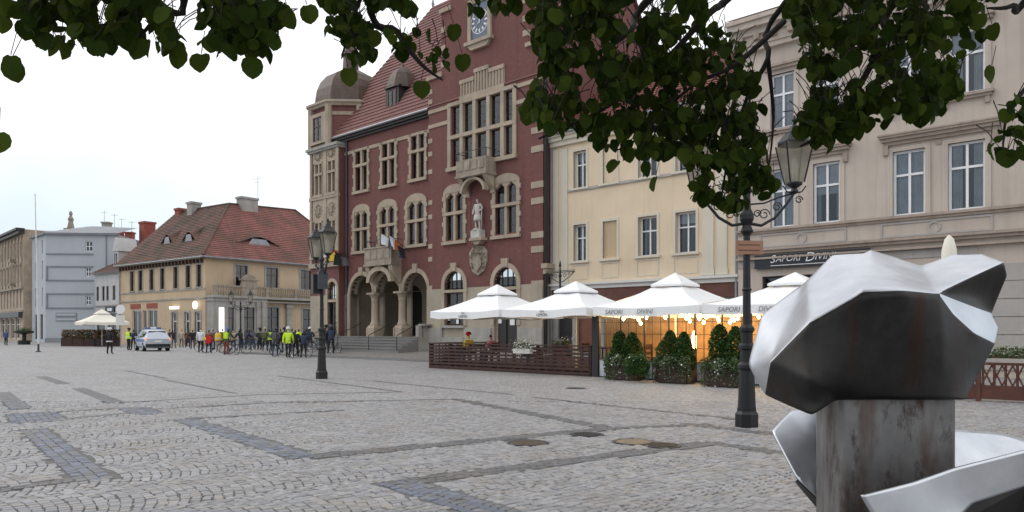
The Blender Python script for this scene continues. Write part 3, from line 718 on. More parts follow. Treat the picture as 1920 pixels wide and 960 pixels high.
# clock gable (projecting bay)
G0, G1, GN = 9.24, 18.43, -.4
garch = [(10.72, 12.4, 5.1, 4.3), (14.85, 16.6, 5.1, 4.25)]
gops = [(a, b, BZ, z, s) for a, b, z, s in garch] + [(10.85, 12.33, 7.0, 9.75), (14.94, 16.57, 7.0, 9.75), (11.35, 16.2, 11.35, 15.05)]
mb = MB(); wall(mb, G0, G1, BZ, 16.9, GN, gops, .3)
mb.poly([(G1, GN, BZ), (G1, 12, BZ), (G1, 12, 15.2), (G1, 6, 25.5), (G1, -.4, 15.25), (G1, GN, 15.2)]); mb.poly([(G0, GN, BZ), (G0, .1, BZ), (G0, .1, 16.9), (G0, GN, 16.9)])
mb.prism([(10.4, 16.9), (17.35, 16.9), (17.35, 20.7), (10.4, 20.7)], GN, GN + .5); mb.prism([(11.2, 20.7), (16.5, 20.7), (16.5, 23.2), (13.85, 25.8), (11.2, 23.2)], GN, GN + .5)
part(mb, 'gable_wall', 'brick_red')
for a, b, z in ((G0 - .1, 10.5, 16.9), (17.25, G1 + .1, 16.9), (10.3, 11.3, 20.7), (16.4, 17.45, 20.7)): mb = MB(); mb.box(a, b, GN - .12, GN + .6, z, z + .22); part(mb, 'gable_coping', 'sandstone')
mb = MB(); wall(mb, G0, G1, 0, BZ, GN - .04, [(10.72, 12.4, 1.9, BZ), (14.85, 16.6, .4, BZ)], .35); mb.poly([(G1, GN - .04, 0), (G1, 12, 0), (G1, 12, BZ), (G1, GN - .04, BZ)])
part(mb, 'gable_base', 'stone_pale')
for a, b, d, z0, z1 in ((G0 - .05, 10.6, .16, .1, 1.75), (12.5, 14.7, .16, .1, 1.75), (16.75, G1 + .05, .16, .1, 1.75), (10.6, 12.5, .2, .1, 1.2), (10.55, 12.55, .24, 1.75, 1.9)): mb = MB(); mb.box(a, b, GN - d, GN, z0, z1); part(mb, 'plinth', 'stone_grey')
for a, b, z, s in garch:
    mb = MB(); arch_ring(mb, a, b, s, z, .26, GN - .09, GN + .2, legs=1.9); c = (a + b) / 2; mb.prism([(c - .2, z + .02), (c + .2, z + .02), (c + .26, z + .5), (c - .26, z + .5)], GN - .15, GN); mb.box(a - .3, b + .3, GN - .1, GN + .2, 3.85, 4.02); part(mb, 'arch', 'sandstone')
    window(TH, a, b, 4.02, z, GN + .15, 4, (.5,), .05, 'frame_dark', .05, spring=s)
window(TH, 10.72, 12.4, 1.95, 3.85, GN + .15, 2, (.6,), .07, 'frame_brown', .06)
mb = MB(); mb.box(14.85, 16.6, GN + .18, GN + .26, .4, 3.85); mb.box(15.0, 15.65, GN + .12, GN + .18, .6, 2.4); mb.box(15.8, 16.45, GN + .12, GN + .18, .6, 2.4); d = part(mb, 'door', 'frame_dark')
mb = MB(); mb.box(15.05, 15.3, GN + .1, GN + .12, 2.0, 2.35); mb.build('notice', 'letter_white', d); mb = MB(); mb.box(15.95, 16.3, GN + .1, GN + .12, 1.9, 2.3); mb.build('notice', 'letter_white', d)
for x, z in ((10.85, 2.2), (11.6, 2.0)): mb = MB(); mb.box(x, x + .2, GN + .1, GN + .13, z, z + .38); part(mb, 'notice', 'letter_white')
stone_window(10.63, 12.55, 6.75, 10.28, GN, .22, 8.55, True); stone_window(14.72, 16.79, 6.75, 10.31, GN, .22, 8.57, True)
# great window: five lights, transom, stepped tracery head
mb = MB(); cols5 = [11.13, 12.2, 13.27, 14.4, 15.5, 16.42]; yo = GN - .08
for i, x in enumerate(cols5): mb.box(x - .13, x + .13, yo, GN + .2, 11.1, 15.1 if i in (0, 5) else 15.35)
mb.box(11.0, 16.55, yo - .02, GN + .2, 12.95, 13.17); mb.box(10.95, 16.6, yo - .1, GN + .2, 11.05, 11.27); mb.box(11.0, 16.55, yo - .015, GN + .2, 14.9, 15.12)
mb.box(12.05, 15.65, yo - .018, GN + .2, 15.1, 15.32)
for a, b, z in ((12.07, 13.27, 16.2), (13.27, 14.45, 16.6), (14.45, 15.65, 16.35)):
    mb.box(a, b, yo - .03, GN + .1, z - .16, z + .06); mb.box(a, b, GN - .01, GN + .1, 15.3, z - .1)
    n = 5
    for i in range(n): x = a + (b - a) * (i + .5) / n; mb.box(x - .05, x + .05, yo, GN, 15.32, z - .16)
part(mb, 'great_window_tracery', 'sandstone')
for i in range(5):
    a, b = cols5[i] + .13, cols5[i + 1] - .13
    window(TH, a, b, 11.27, 12.95, GN + .12, 1, (), .05, 'frame_brown', .05, lead=.35); window(TH, a, b, 13.17, 14.9, GN + .12, 1, (), .05, 'frame_brown', .05, lead=.35)
for z in (13.95, 14.85):
    for a, b in ((G0, 11.0), (16.55, G1)): mb = MB(); mb.box(a, b, GN - .05, GN + .02, z, z + .22); part(mb, 'string_course', 'sandstone')
# upper balcony on a shell niche, statue and arms below
mb = MB(); mb.box(12.6, 15.0, GN - .85, GN, 10.42, 10.6); mb.box(12.55, 15.05, GN - .92, GN, 10.3, 10.42); mb.box(12.6, 15.0, GN - .85, GN - .75, 10.6, 11.3)
mb.box(12.6, 12.72, GN - .75, GN, 10.6, 11.3); mb.box(14.88, 15.0, GN - .75, GN, 10.6, 11.3)
for i in range(4): u = 12.75 + i * .56; mb.box(u, u + .44, GN - .89, GN - .85, 10.68, 11.2)
bal = part(mb, 'balcony', 'stone_weathered'); mb = MB(); mb.tube([(12.6, GN, 11.75), (12.6, GN - .8, 11.75), (15, GN - .8, 11.75), (15, GN, 11.75)], .02, 5)
for u in (12.6, 13.4, 14.2, 15.0): mb.tube([(u, GN - .8, 11.3), (u, GN - .8, 11.75)], .015, 5)
mb.build('rail', 'iron_black', bal)
mb = MB()
for a, b in ((12.62, 12.95), (14.65, 14.98)):
    mb.prism([(a, 9.35), (b, 9.35), (b, 10.3), (a, 10.3)], GN - .15, GN); mb.mesh([(a, GN, 9.3), (b, GN, 9.3), (b, GN - .8, 10.3), (a, GN - .8, 10.3), (a, GN, 10.3), (b, GN, 10.3)], [(0, 1, 2, 3), (0, 3, 4), (1, 5, 2), (3, 2, 5, 4)])
arch_ring(mb, 12.95, 14.65, 9.45, 10.15, .15, GN - .75, GN - .4, 12); part(mb, 'niche_hood', 'sandstone')
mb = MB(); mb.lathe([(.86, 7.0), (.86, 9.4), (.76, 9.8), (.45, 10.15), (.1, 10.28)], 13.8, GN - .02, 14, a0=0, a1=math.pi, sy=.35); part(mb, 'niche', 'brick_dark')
mb = MB(); mb.box(13.3, 14.3, GN - .5, GN, 6.72, 6.88); mb.prism([(13.45, 6.72), (14.15, 6.72), (13.95, 6.5), (13.65, 6.5)], GN - .4, GN); part(mb, 'console', 'sandstone')
mb = MB(); rr_ = random.Random(3)
prof = [(13.62, 4.75), (14.1, 5.0), (14.3, 5.5), (14.35, 6.1), (14.05, 6.4), (13.62, 6.5), (13.2, 6.4), (12.9, 6.1), (12.95, 5.5), (13.15, 5.0)]
mb.prism(prof, GN - .1, GN); mb.prism([(13.62, 4.95), (13.95, 5.3), (13.95, 5.75), (13.3, 5.75), (13.3, 5.3)], GN - .2, GN - .08)
for i in range(46):
    a = rr_.uniform(0, 6.28); q = rr_.uniform(.42, 1); cx, cz = 13.62 + .66 * q * math.cos(a), 5.75 + .72 * q * math.sin(a)
    if abs(cx - 13.62) < .3 and 4.9 < cz < 5.7: continue
    r_ = rr_.uniform(.06, .13); mb.mesh([(cx - r_, GN - .1, cz), (cx, GN - .1, cz - r_), (cx + r_, GN - .1, cz), (cx, GN - .1, cz + r_), (cx, GN - .1 - r_ * 1.5, cz)], [(0, 1, 4), (1, 2, 4), (2, 3, 4), (3, 0, 4)])
part(mb, 'coat_of_arms', 'stone_weathered')
# clock
mb = MB(); mb.box(12.8, 13.05, GN - .14, GN, 18.25, 20.6); mb.box(14.42, 14.67, GN - .14, GN, 18.25, 20.6); mb.box(12.8, 14.67, GN - .14, GN, 20.4, 20.7); mb.box(12.65, 14.82, GN - .3, GN, 18.05, 18.25); mb.prism([(12.8, 18.05), (14.67, 18.05), (14.4, 17.75), (13.1, 17.75)], GN - .2, GN)
ck = part(mb, 'clock', 'sandstone'); mb = MB(); mb.box(13.05, 14.42, GN - .07, GN - .02, 18.25, 20.4); mb.build('dial', 'sign_blue', ck)
mb = MB(); cx, cz = 13.735, 19.3
for i in range(12):
    a = i * math.pi / 6; d, s = (math.sin(a), math.cos(a)), (math.cos(a), -math.sin(a)); r0, r1, w = .42, .62, .05
    mb.poly([(cx + d[0] * r0 - s[0] * w, GN - .08, cz + d[1] * r0 - s[1] * w), (cx + d[0] * r0 + s[0] * w, GN - .08, cz + d[1] * r0 + s[1] * w), (cx + d[0] * r1 + s[0] * w, GN - .08, cz + d[1] * r1 + s[1] * w), (cx + d[0] * r1 - s[0] * w, GN - .08, cz + d[1] * r1 - s[1] * w)])
for i in range(32):
    a, b = i * math.pi / 16, (i + 1) * math.pi / 16
    mb.poly([(cx + r * math.sin(t), GN - .08, cz + r * math.cos(t)) for r, t in ((.66, a), (.66, b), (.70, b), (.70, a))])
mb.build('numerals', 'letter_white', ck); mb = MB(); mb.prism([(cx - .03, cz - .1), (cx + .03, cz - .1), (cx + .02, cz + .42), (cx - .02, cz + .42)], GN - .1, GN - .085); mb.prism([(cx - .3, cz - .22), (cx + .05, cz + .05), (cx + .08, cz)], GN - .1, GN - .085); mb.build('clock_hand', 'letter_white', ck)
# corner stones
for z in (9.39, 8.53, 6.71, 5.94, 4.1, 11.3, 12.3, 13.3):
    mb = MB(); mb.box(17.62, G1 + .02, GN - .03, GN + .2, z - .17, z + .17); part(mb, 'quoin', 'sandstone')
for z in (11.32, 9.43, 8.55, 6.75, 5.96, 4.2, 12.4, 13.2, 15.6, 16.2):
    mb = MB(); mb.box(G0 - .02, 9.58, GN - .03, GN + .2, z - .14, z + .14); part(mb, 'quoin', 'sandstone')
for u0, z in ((10.38, 17.6), (10.38, 18.6), (10.38, 19.7), (17.0, 17.7), (17.0, 18.5), (17.0, 19.5)):
    mb = MB(); mb.box(u0, u0 + .38, GN - .03, GN + .2, z - .16, z + .16); part(mb, 'quoin', 'sandstone')
mb = MB(); mb.tube([(G1 + .12, GN + .1, .2), (G1 + .12, GN + .1, 15)], .09, 8); part(mb, 'downpipe', 'iron_black')
mb = MB(); mb.box(G1 - .05, G1 + .35, GN - .1, GN + .6, 4.9, 5.15); mb.box(G1, G1 + .25, GN, GN + .6, 4.6, 4.9); part(mb, 'bracket', 'sandstone')
# corner bay and domed turret
T0, T1, TN = -3.8, -.2, -.5
tw = [(-3.25, -2.15), (-1.6, -.5)]
tops = [(a + .1, b - .1, z0, z1) for a, b in tw for z0, z1 in ((7.0, 9.35), (11.25, 13.6))] + [(-1.55, -.45, 1.4, 5.05, 4.5)]
mb = MB(); wall(mb, T0, T1, BZ, 14.77, TN, tops, .3); mb.poly([(T1, TN, 0), (T1, .1, 0), (T1, .1, 14.77), (T1, TN, 14.77)]); mb.poly([(T0, TN, 0), (T0, 6, 0), (T0, 6, 14.77), (T0, TN, 14.77)])
part(mb, 'bay_wall', 'brick_red')
mb = MB(); wall(mb, T0, T1, 0, BZ, TN - .03, [(-1.55, -.45, 1.4, BZ)], .3); mb.box(T0, T1, TN - .15, TN, .1, 1.3); part(mb, 'bay_base', 'stone_pale')
mb = MB(); arch_ring(mb, -1.55, -.45, 4.5, 5.05, .22, TN - .08, TN + .2, legs=1.4); mb.box(-1.55, -.45, TN - .05, TN + .2, 3.6, 3.78); part(mb, 'arch', 'sandstone')
window(TH, -1.55, -.45, 1.4, 3.6, TN + .15, 2, (), .06, 'frame_dark', .05); window(TH, -1.55, -.45, 3.78, 5.05, TN + .15, 2, (), .06, 'frame_dark', .05, spring=4.5)
mb = MB()
for x in (T0, -2.05, T1 - .25): mb.box(x, x + .4 if x == -2.05 else x + .25, TN - .1, TN + .05, 6.3, 14.6)
mb.box(T0 - .08, T1 + .08, TN - .16, TN + .05, 6.1, 6.4)
mb.box(T0 - .05, T1 + .05, TN - .13, TN + .05, 6.75, 6.95); mb.box(T0 - .05, T1 + .05, TN - .13, TN + .05, 11.0, 11.22)
for a, b in tw:
    mb.box(a - .2, b + .2, TN - .05, TN + .05, 9.45, 11.0); mb.box(a - .2, b + .2, TN - .05, TN + .05, 13.68, 14.6)
part(mb, 'bay_stonework', 'sandstone')
for a, b in tw:
    for z, h in ((10.2, .55), (14.15, .33)):
        mb = MB(); cx = (a + b) / 2
        for i in range(18):
            t = i / 18 * 6.283; q = .32 if i % 2 else .45; x, zz, r_ = cx + q * math.cos(t), z + h * .8 * math.sin(t), .07
            mb.mesh([(x - r_, TN - .05, zz), (x, TN - .05, zz - r_), (x + r_, TN - .05, zz), (x, TN - .05, zz + r_), (x, TN - .16, zz)], [(0, 1, 4), (1, 2, 4), (2, 3, 4), (3, 0, 4)])
        mb.prism([(cx - .2, z - h * .3), (cx, z - h * .55), (cx + .2, z - h * .3), (cx + .2, z + h * .4), (cx - .2, z + h * .4)], TN - .12, TN - .05); part(mb, 'relief', 'stone_weathered')
    stone_window(a, b, 6.95, 9.45, TN, .12, 8.55, quoins=False); stone_window(a, b, 11.22, 13.7, TN, .12, 12.85, quoins=False)
mb = MB(); mb.box(T0 - .25, T1 + .15, TN - .3, 1.5, 14.6, 14.78); mb.box(T0 - .15, T1 + .1, TN - .2, 1.5, 14.45, 14.6); part(mb, 'cornice', 'stone_grey')
OC = (-2.6, 2.16); AP = 2.66; RO = AP / math.cos(math.pi / 8)
oct_ = [(OC[0] + RO * math.cos(R(22.5 + 45 * i)), OC[1] + RO * math.sin(R(22.5 + 45 * i))) for i in range(8)]
mb = MB(); mb.slab(oct_, 14.75, 17.75); part(mb, 'turret', 'brick_red')
mb = MB()
for r0, r1, z0, z1 in ((RO + .06, RO + .06, 14.78, 15.0), (RO + .05, RO + .05, 16.95, 17.2), (RO + .2, RO + .3, 17.6, 17.8), (RO + .4, RO + .4, 17.8, 17.95)): mb.lathe([(r0, z0), (r1, z1)], OC[0], OC[1], 8, rot=math.pi / 8)
for x, y in oct_: mb.lathe([(.26, 14.78), (.26, 17.7)], x, y, 8)
part(mb, 'turret_stonework', 'sandstone')
mb = MB(); wall(mb, -3.7, -1.5, 15.0, 17.2, -.72, [(-3.2, -2.1, 15.2, 16.95)], .2); mb.box(-3.7, -3.68, -.72, -.5, 15, 17.2); mb.box(-1.52, -1.5, -.72, -.5, 15, 17.2); part(mb, 'window_panel', 'sandstone'); window(TH, -3.2, -2.1, 15.2, 16.95, -.66, 2, (.62,), .07, 'frame_brown', .05); mb = MB(); mb.box(-3.2, -2.1, -.53, -.51, 15.2, 16.95); part(mb, 'window_back', 'interior')
mb = MB(); mb.lathe([(2.95, 17.95), (2.65, 18.1), (2.6, 18.6), (2.5, 19.2), (2.25, 19.8), (1.8, 20.35), (1.1, 20.75), (.75, 20.95), (.62, 21.0), (.55, 22.0), (.75, 22.1), (.6, 22.5), (.3, 22.9), (.12, 23.3), (.06, 24.0), (.2, 24.2), (.05, 24.5), (.02, 26)], OC[0], OC[1], 8, rot=math.pi / 8); dm = part(mb, 'dome', 'copper_brown')
mb = MB(); mb.lathe([(2.9, 17.93), (2.98, 18.0), (2.9, 18.07)], OC[0], OC[1], 8, rot=math.pi / 8); mb.build('dome_gutter', 'zinc', dm)
mb = MB(); mb.lathe([(.42, 18.6), (.42, 19.5), (.5, 19.55), (.3, 19.8), (.05, 20.0), (.02, 20.9)], OC[0] - 2.35, OC[1] - .3, 8); mb.build('lucarne', 'copper_brown', dm)
# dark rooms behind the glass
mb = MB(); mb.box(-3.6, 9.2, .62, 5, 5.7, 15.0); mb.box(9.4, 18.2, .35, 5, .2, 15.1); mb.box(-3.6, -.3, .2, 3, 1, 5.6); part(mb, 'interior', 'interior')

# ================================================================== YELLOW HOUSE
YH = thing('yellow_house', 'pale yellow plastered house with white window surrounds between red brick hall and beige house', 'house', UN(0, .25), ROWA)
yw = [(19.98, 20.8), (23.95, 25.0), (26.0, 27.05)]
Y0, Y1 = 18.5, 29.2
ops = [(a, b, z0, z1) for a, b in yw for z0, z1 in ((5.2, 7.1), (9.0, 10.92))] + [(21.85, 22.7, 5.25, 7.15), (21.85, 22.7, 9.0, 10.92)]
mb = MB(); wall(mb, Y0, Y1, 4.05, 11.75, 0, ops, .34); mb.poly([(Y0, 0, 0), (Y0, 9, 0), (Y0, 9, 11.7), (Y0, 0, 11.7)]); part(mb, 'wall', 'plaster_yellow', YH)
for z0, z1 in ((5.25, 7.15), (9.0, 10.92)):
    mb = MB(); mb.box(21.86, 22.69, .08, .2, z0, z1); part(mb, 'blind_panel', 'plaster_yellow' if z0 > 8 else 'plaster_orange', YH)
for a, b in yw + [(21.85, 22.7)]:
    for z0, z1 in ((5.2, 7.1), (9.0, 10.92)):
        mb = MB(); mb.box(a - .12, a, -.03, .1, z0, z1 + .12); mb.box(b, b + .12, -.03, .1, z0, z1 + .12); mb.box(a, b, -.03, .1, z1, z1 + .12)
        mb.box(a - .2, b + .2, -.12, .1, z0 - .1, z0); part(mb, 'window_trim', 'plaster_cream', YH)
    z0, z1 = 4.25, 5.02; mb = MB()     # framed panel under each sill
    for x0, x1, q0, q1 in ((a - .1, b + .1, z0, z0 + .05), (a - .1, b + .1, z1 - .05, z1), (a - .1, a - .05, z0 + .05, z1 - .05), (b + .05, b + .1, z0 + .05, z1 - .05)): mb.box(x0, x1, -.025, .02, q0, q1)
    part(mb, 'panel_frame', 'plaster_cream', YH)
for a, b in ((18.62, 19.0), (19.2, 19.6), (27.4, 27.95), (28.1, 28.6)): mb = MB(); mb.box(a, b, -.06, .02, 4.35, 11.2); mb.box(a - .05, b + .05, -.09, .02, 4.1, 4.35); part(mb, 'pilaster', 'plaster_cream', YH)
mb = MB(); mb.box(19.65, 27.35, -.08, .02, 8.85, 8.98); part(mb, 'sill_band', 'beige_panel', YH)
mb = MB(); mb.box(Y0, Y1, -.3, .05, 11.6, 11.8); mb.box(Y0, Y1, -.18, .05, 11.35, 11.6); mb.box(Y0, Y1, -.42, .05, 11.8, 11.92); part(mb, 'cornice', 'plaster_cream', YH)
mb = MB(); mb.box(Y0, Y1, -.28, .05, 3.95, 4.07); mb.box(Y0, Y1, -.16, .05, 3.75, 3.95); part(mb, 'shop_cornice', 'trim_white', YH)
mb = MB(); mb.box(Y0, Y1, -.1, .3, 3.1, 3.75); part(mb, 'shop_fascia', 'fascia_brown', YH)
mb = MB(); wall(mb, Y0, Y1, 0, 3.1, 0, [(18.9, 19.9, .1, 2.7), (20.2, 21.4, .5, 2.7), (21.9, 24.6, .4, 2.7), (25, 28.4, .4, 2.7)], .3); part(mb, 'shop_front', 'stone_grey', YH)
mb = MB(); mb.box(18.9, 19.9, .2, .26, .1, 2.7); mb.box(19.0, 19.8, .17, .2, .3, 1.3); mb.box(19.0, 19.8, .17, .2, 1.5, 2.5); d = part(mb, 'door', 'frame_dark', YH); MB().box(19.78, 19.82, .1, .17, 1.1, 1.25).build('handle', 'chrome', d)
mb = MB(); mb.box(20.2, 21.4, .15, .2, .5, 2.7); part(mb, 'door_panel', 'door_wood', YH)
window(YH, 21.9, 24.6, .4, 2.7, .15, 3, (), .08, 'frame_brown'); window(YH, 25, 28.4, .4, 2.7, .15, 4, (), .08, 'frame_brown')
for a, b in yw:
    for z0, z1 in ((5.2, 7.1), (9.0, 10.92)): window(YH, a, b, z0, z1, .26, 2, (.64,), .07, 'frame_white', .07, curtain=.22)
mb = MB(); roof_plane(mb, (Y0, -.45, 11.9), (Y1, -.45, 11.9), (Y1, 6, 16.8), (Y0, 6, 16.8), 26, .04); part(mb, 'roof', 'tile_plain', YH)
mb = MB(); mb.tube([(Y0, -.5, 11.95), (Y1, -.5, 11.95)], .07, 8); mb.tube([(18.55, -.12, .1), (18.55, -.12, 11.9)], .05, 8); mb.tube([(29.08, -.14, .1), (29.08, -.14, 11.9)], .06, 8); part(mb, 'gutter', 'zinc', YH)
mb = MB(); mb.box(18.6, 29.1, .9, 5, .1, 11.5); part(mb, 'interior', 'interior', YH)

# ================================================================== BEIGE HOUSE
BH = thing('beige_house', 'tall beige stucco townhouse with white windows, hood mouldings and black restaurant sign', 'house', UN(0, 0), ROWA)
B0, B1 = 29.22, 47.0
bu = [(30.68, 31.69), (32.45, 33.5), (35.43, 36.53), (37.27, 38.42), (40.2, 41.3), (42.1, 43.2)]
ops = [(a, b, z0, z1) for a, b in bu for z0, z1 in ((5.92, 8.35), (10.05, 12.35))] + [(30.3, 33.2, .3, 3.9), (34.2, 36.6, .3, 3.9), (41.0, 42.6, .3, 3.6)]
mb = MB(); wall(mb, B0, B1, 0, 13.6, 0, ops, .24); mb.poly([(B0, 0, 0), (B0, 10, 0), (B0, 10, 14), (B0, 0, 14)]); part(mb, 'wall', 'plaster_beige', BH)
for a, b in bu:
    for z0, z1, in ((5.92, 8.35), (10.05, 12.35)):
        mb = MB(); mb.box(a - .18, a, -.04, .1, z0, z1 + .15); mb.box(b, b + .18, -.04, .1, z0, z1 + .15); mb.box(a, b, -.04, .1, z1, z1 + .15); part(mb, 'window_trim', 'plaster_beige', BH)
for a, b in ((30.14, 33.94), (35.01, 38.93), (39.7, 43.7)):
    mb = MB(); mb.box(a + .12, b - .12, -.12, .02, 8.6, 8.72); mb.box(a, b, -.34, .02, 8.84, 8.92); mb.box(a + .06, b - .06, -.24, .02, 8.72, 8.84); mb.box(a - .03, b + .03, -.38, .02, 8.92, 8.98)
    for u in (a + .1, b - .3): mb.prism([(u, 8.25), (u + .18, 8.25), (u + .18, 8.6), (u, 8.6)], -.14, .02)
    part(mb, 'hood_moulding', 'beige_trim', BH)
    mb = MB(); mb.lathe([(.11, -.04), (.11, .02)], 0, 0, 16); o = part(mb, 'rosette', 'beige_trim', BH); o.rotation_euler.x = R(90); o.location = ((a + b) / 2, -.02, 8.48)
for a, b in bu:
    mb = MB(); mb.box(a - .3, b + .3, -.3, .02, 12.62, 12.72); mb.box(a - .24, b + .24, -.2, .02, 12.5, 12.62); part(mb, 'hood_moulding', 'beige_trim', BH)
    mb = MB(); mb.box(a - .28, b + .28, -.22, .1, 9.93, 10.03); mb.box(a - .22, b + .22, -.14, .1, 9.83, 9.93); mb.box(a - .15, a, -.1, .02, 9.6, 9.83); mb.box(b, b + .15, -.1, .02, 9.6, 9.83); part(mb, 'sill', 'beige_trim', BH)
mb = MB(); mb.box(B0, B1, -.16, .02, 5.82, 5.92); mb.box(B0, B1, -.08, .02, 5.72, 5.82); mb.box(B0, B1, -.28, .02, 4.98, 5.08); mb.box(B0, B1, -.18, .02, 4.86, 4.98); mb.box(B0, B1, -.24, .02, 4.62, 4.70); part(mb, 'string_course', 'beige_trim', BH)
for a, b in ((30.2, 33.75), (35.0, 38.65), (39.7, 43.7)):
    mb = MB()
    for x0, x1, q0, q1 in ((a, b, 5.12, 5.19), (a, b, 5.61, 5.68), (a, a + .07, 5.19, 5.61), (b - .07, b, 5.19, 5.61)): mb.box(x0, x1, -.04, .02, q0, q1)
    part(mb, 'panel_frame', 'beige_panel', BH)
    mb = MB(); mb.lathe([(.22, -.05), (.22, .02), (.15, .02), (.15, -.05)], 0, 0, 20); o = part(mb, 'rosette', 'beige_panel', BH); o.rotation_euler.x = R(90); o.location = ((a + b) / 2, -.02, 5.4)
mb = MB(); mb.box(B0 - .1, B1, -.25, .05, 13.5, 13.7); mb.box(B0 - .15, B1, -.45, .05, 14.1, 14.35); mb.box(B0 - .12, B1, -.32, .05, 13.7, 14.1); mb.box(B0 - .2, B1, -.7, .05, 14.35, 14.6); mb.box(B0 - .2, B1, -.8, .05, 14.6, 14.78); part(mb, 'cornice', 'plaster_beige', BH)
for i in range(24): u = B0 + .2 + i * .72; mb = MB(); mb.box(u, u + .24, -.52, -.3, 13.85, 14.1); part(mb, 'modillion', 'beige_trim', BH)
for a, b in ((34.0, 34.85), (39.0, 39.6)):      # coursed piers of the ground floor
    pass
for i in range(6):
    mb = MB(); z = .25 + i * .62; mb.box(38.3, 40.7, -.05, .02, z, z + .59); part(mb, 'course', 'beige_panel', BH)
mb = MB(); mb.box(B0, 38.2, -.04, .02, 4.3, 4.6); part(mb, 'fascia', 'beige_panel', BH)
for a, b in bu:
    for z0, z1 in ((5.92, 8.35), (10.05, 12.35)): window(BH, a, b, z0, z1, .12, 2, (.63,), .085, 'frame_white', .08, curtain=.46)
window(BH, 30.3, 33.2, .3, 3.9, .12, 3, (.75,), .08, 'frame_dark'); window(BH, 34.2, 36.6, .3, 3.9, .12, 3, (.75,), .08, 'frame_dark')
mb = MB(); mb.box(41.0, 42.6, .12, .2, .3, 3.6); mb.box(41.12, 41.72, .09, .12, .5, 1.6); mb.box(41.88, 42.48, .09, .12, .5, 1.6); mb.box(41.12, 41.72, .09, .12, 1.8, 3.4); mb.box(41.88, 42.48, .09, .12, 1.8, 3.4); part(mb, 'door', 'door_wood', BH)
mb = MB(); roof_plane(mb, (B0 - .2, -.8, 14.8), (B1, -.8, 14.8), (B1, 6, 17.6), (B0 - .2, 6, 17.6), 16, .03); part(mb, 'roof', 'tile_plain', BH)
mb = MB(); mb.box(29.4, 46.9, .75, 5, .2, 13.4); part(mb, 'interior', 'interior', BH)
sg = thing('restaurant_sign', 'long black sign board with white lettering on the beige house wall', 'sign', UN(32.35, -.12, 4.5), ROWA)
MB().box(-2.3, 2.3, -.06, .08, -.28, .28).build('board', 'sign_black', sg)
for s_, sz, x in (('S', .46, -1.52), ('APORI', .36, -.87), ('D', .52, .02), ('IVINI', .38, .62)):
    txt(s_, sz, (x, -.066, .08 if sz > .3 else .06), (R(90), 0, 0), sg, shear=.25)
MB().box(-1.6, 1.0, -.066, -.06, -.19, -.165).build('underline', 'letter_white', sg)

# ================================================================== HOUSES ACROSS THE SQUARE
OA = R(-38); OL = Vector((-31.507, 76, 0))
OH = thing('orange_house', 'old orange corner house with mossy red tiled hip roof and balustraded porch', 'house', OL, OA)
def turn(o): o.rotation_euler.z = R(90); return o      # a piece drawn along the front, set on the side street front
lw = [(-16.4, -15.5), (-14.35, -13.45), (-11.75, -10.85), (-9.3, -8.45), (-6.45, -5.55), (-3.85, -2.95), (-1.7, -.8)]
lg = [(-15.9, -13.7, .5, 3.85), (-12.2, -10.0, .5, 3.85), (-13.4, -12.5, .1, 3.85), (-6.8, -5.7, .1, 3.5), (-4.1, -3.1, .1, 3.5), (-2.0, -.9, .1, 3.5)]
mb = MB(); wall(mb, -19, 0, 0, 9.0, 0, [(a, b, 6.1, 8.4) for a, b in lw] + lg, .25); mb.poly([(-19, 0, 0), (-19, 12, 0), (-19, 12, 9), (-19, 6, 15.5), (-19, 0, 9)]); part(mb, 'front_wall', 'plaster_orange', OH)
ru = [(3.4, 4.8), (7.1, 8.6), (11.6, 13.1), (16, 17.4)]
mb = MB(); wall(mb, 0, 21, 0, 9.0, 0, [(a, b, 6.2, 8.5) for a, b in ru] + [(7.1, 8.7, .5, 4.1), (11.9, 13.8, .1, 4.0), (16.2, 17.6, .5, 4)], .25); turn(part(mb, 'side_wall', 'plaster_orange', OH))
for a, b in lw: mb = MB(); mb.box(a - .14, a, -.05, .1, 6.1, 8.55); mb.box(b, b + .14, -.05, .1, 6.1, 8.55); mb.box(a, b, -.05, .1, 8.4, 8.55); mb.box(a - .2, b + .2, -.12, .1, 5.98, 6.1); part(mb, 'window_trim', 'stone_grey', OH)
for a, b, z0, z1 in lg[3:]: mb = MB(); mb.box(a - .16, a, -.05, .1, .1, z1 + .16); mb.box(b, b + .16, -.05, .1, .1, z1 + .16); mb.box(a, b, -.05, .1, z1, z1 + .16); part(mb, 'window_trim', 'stone_grey', OH)
for a, b in ru: mb = MB(); mb.box(a - .2, a, -.06, .1, 6.1, 8.7); mb.box(b, b + .2, -.06, .1, 6.1, 8.7); mb.box(a, b, -.06, .1, 8.5, 8.7); turn(part(mb, 'window_trim', 'stone_grey', OH))
for a, b, z0, z1 in ((7.1, 8.7, .5, 4.1), (11.9, 13.8, .1, 4.0)): mb = MB(); mb.box(a - .2, a, -.06, .1, z0, z1 + .2); mb.box(b, b + .2, -.06, .1, z0, z1 + .2); mb.box(a, b, -.06, .1, z1, z1 + .2); turn(part(mb, 'window_trim', 'stone_grey', OH))
for a, b in lw: window(OH, a, b, 6.1, 8.4, .12, 2, (.65,), .05, 'frame_brown', .05)
for a, b, z0, z1 in lg[:3]: window(OH, a, b, z0, z1, .12, 2 if b - a > 1.5 else 1, (), .07, 'frame_white', .05)
for a, b, z0, z1 in lg[3:]: window(OH, a, b, z0, z1, .15, 1, (.72,), .1, 'frame_white', .05, name='door', curtain=.3)
for a, b in ru: turn(window(OH, a, b, 6.2, 8.5, .12, 2, (.65,), .06, 'frame_brown', .05))
turn(window(OH, 7.1, 8.7, .5, 4.1, .12, 2, (.7,), .07, 'frame_dark', .05)); turn(window(OH, 11.9, 13.8, .1, 4, .12, 2, (.7,), .08, 'frame_dark', .05, name='door'))
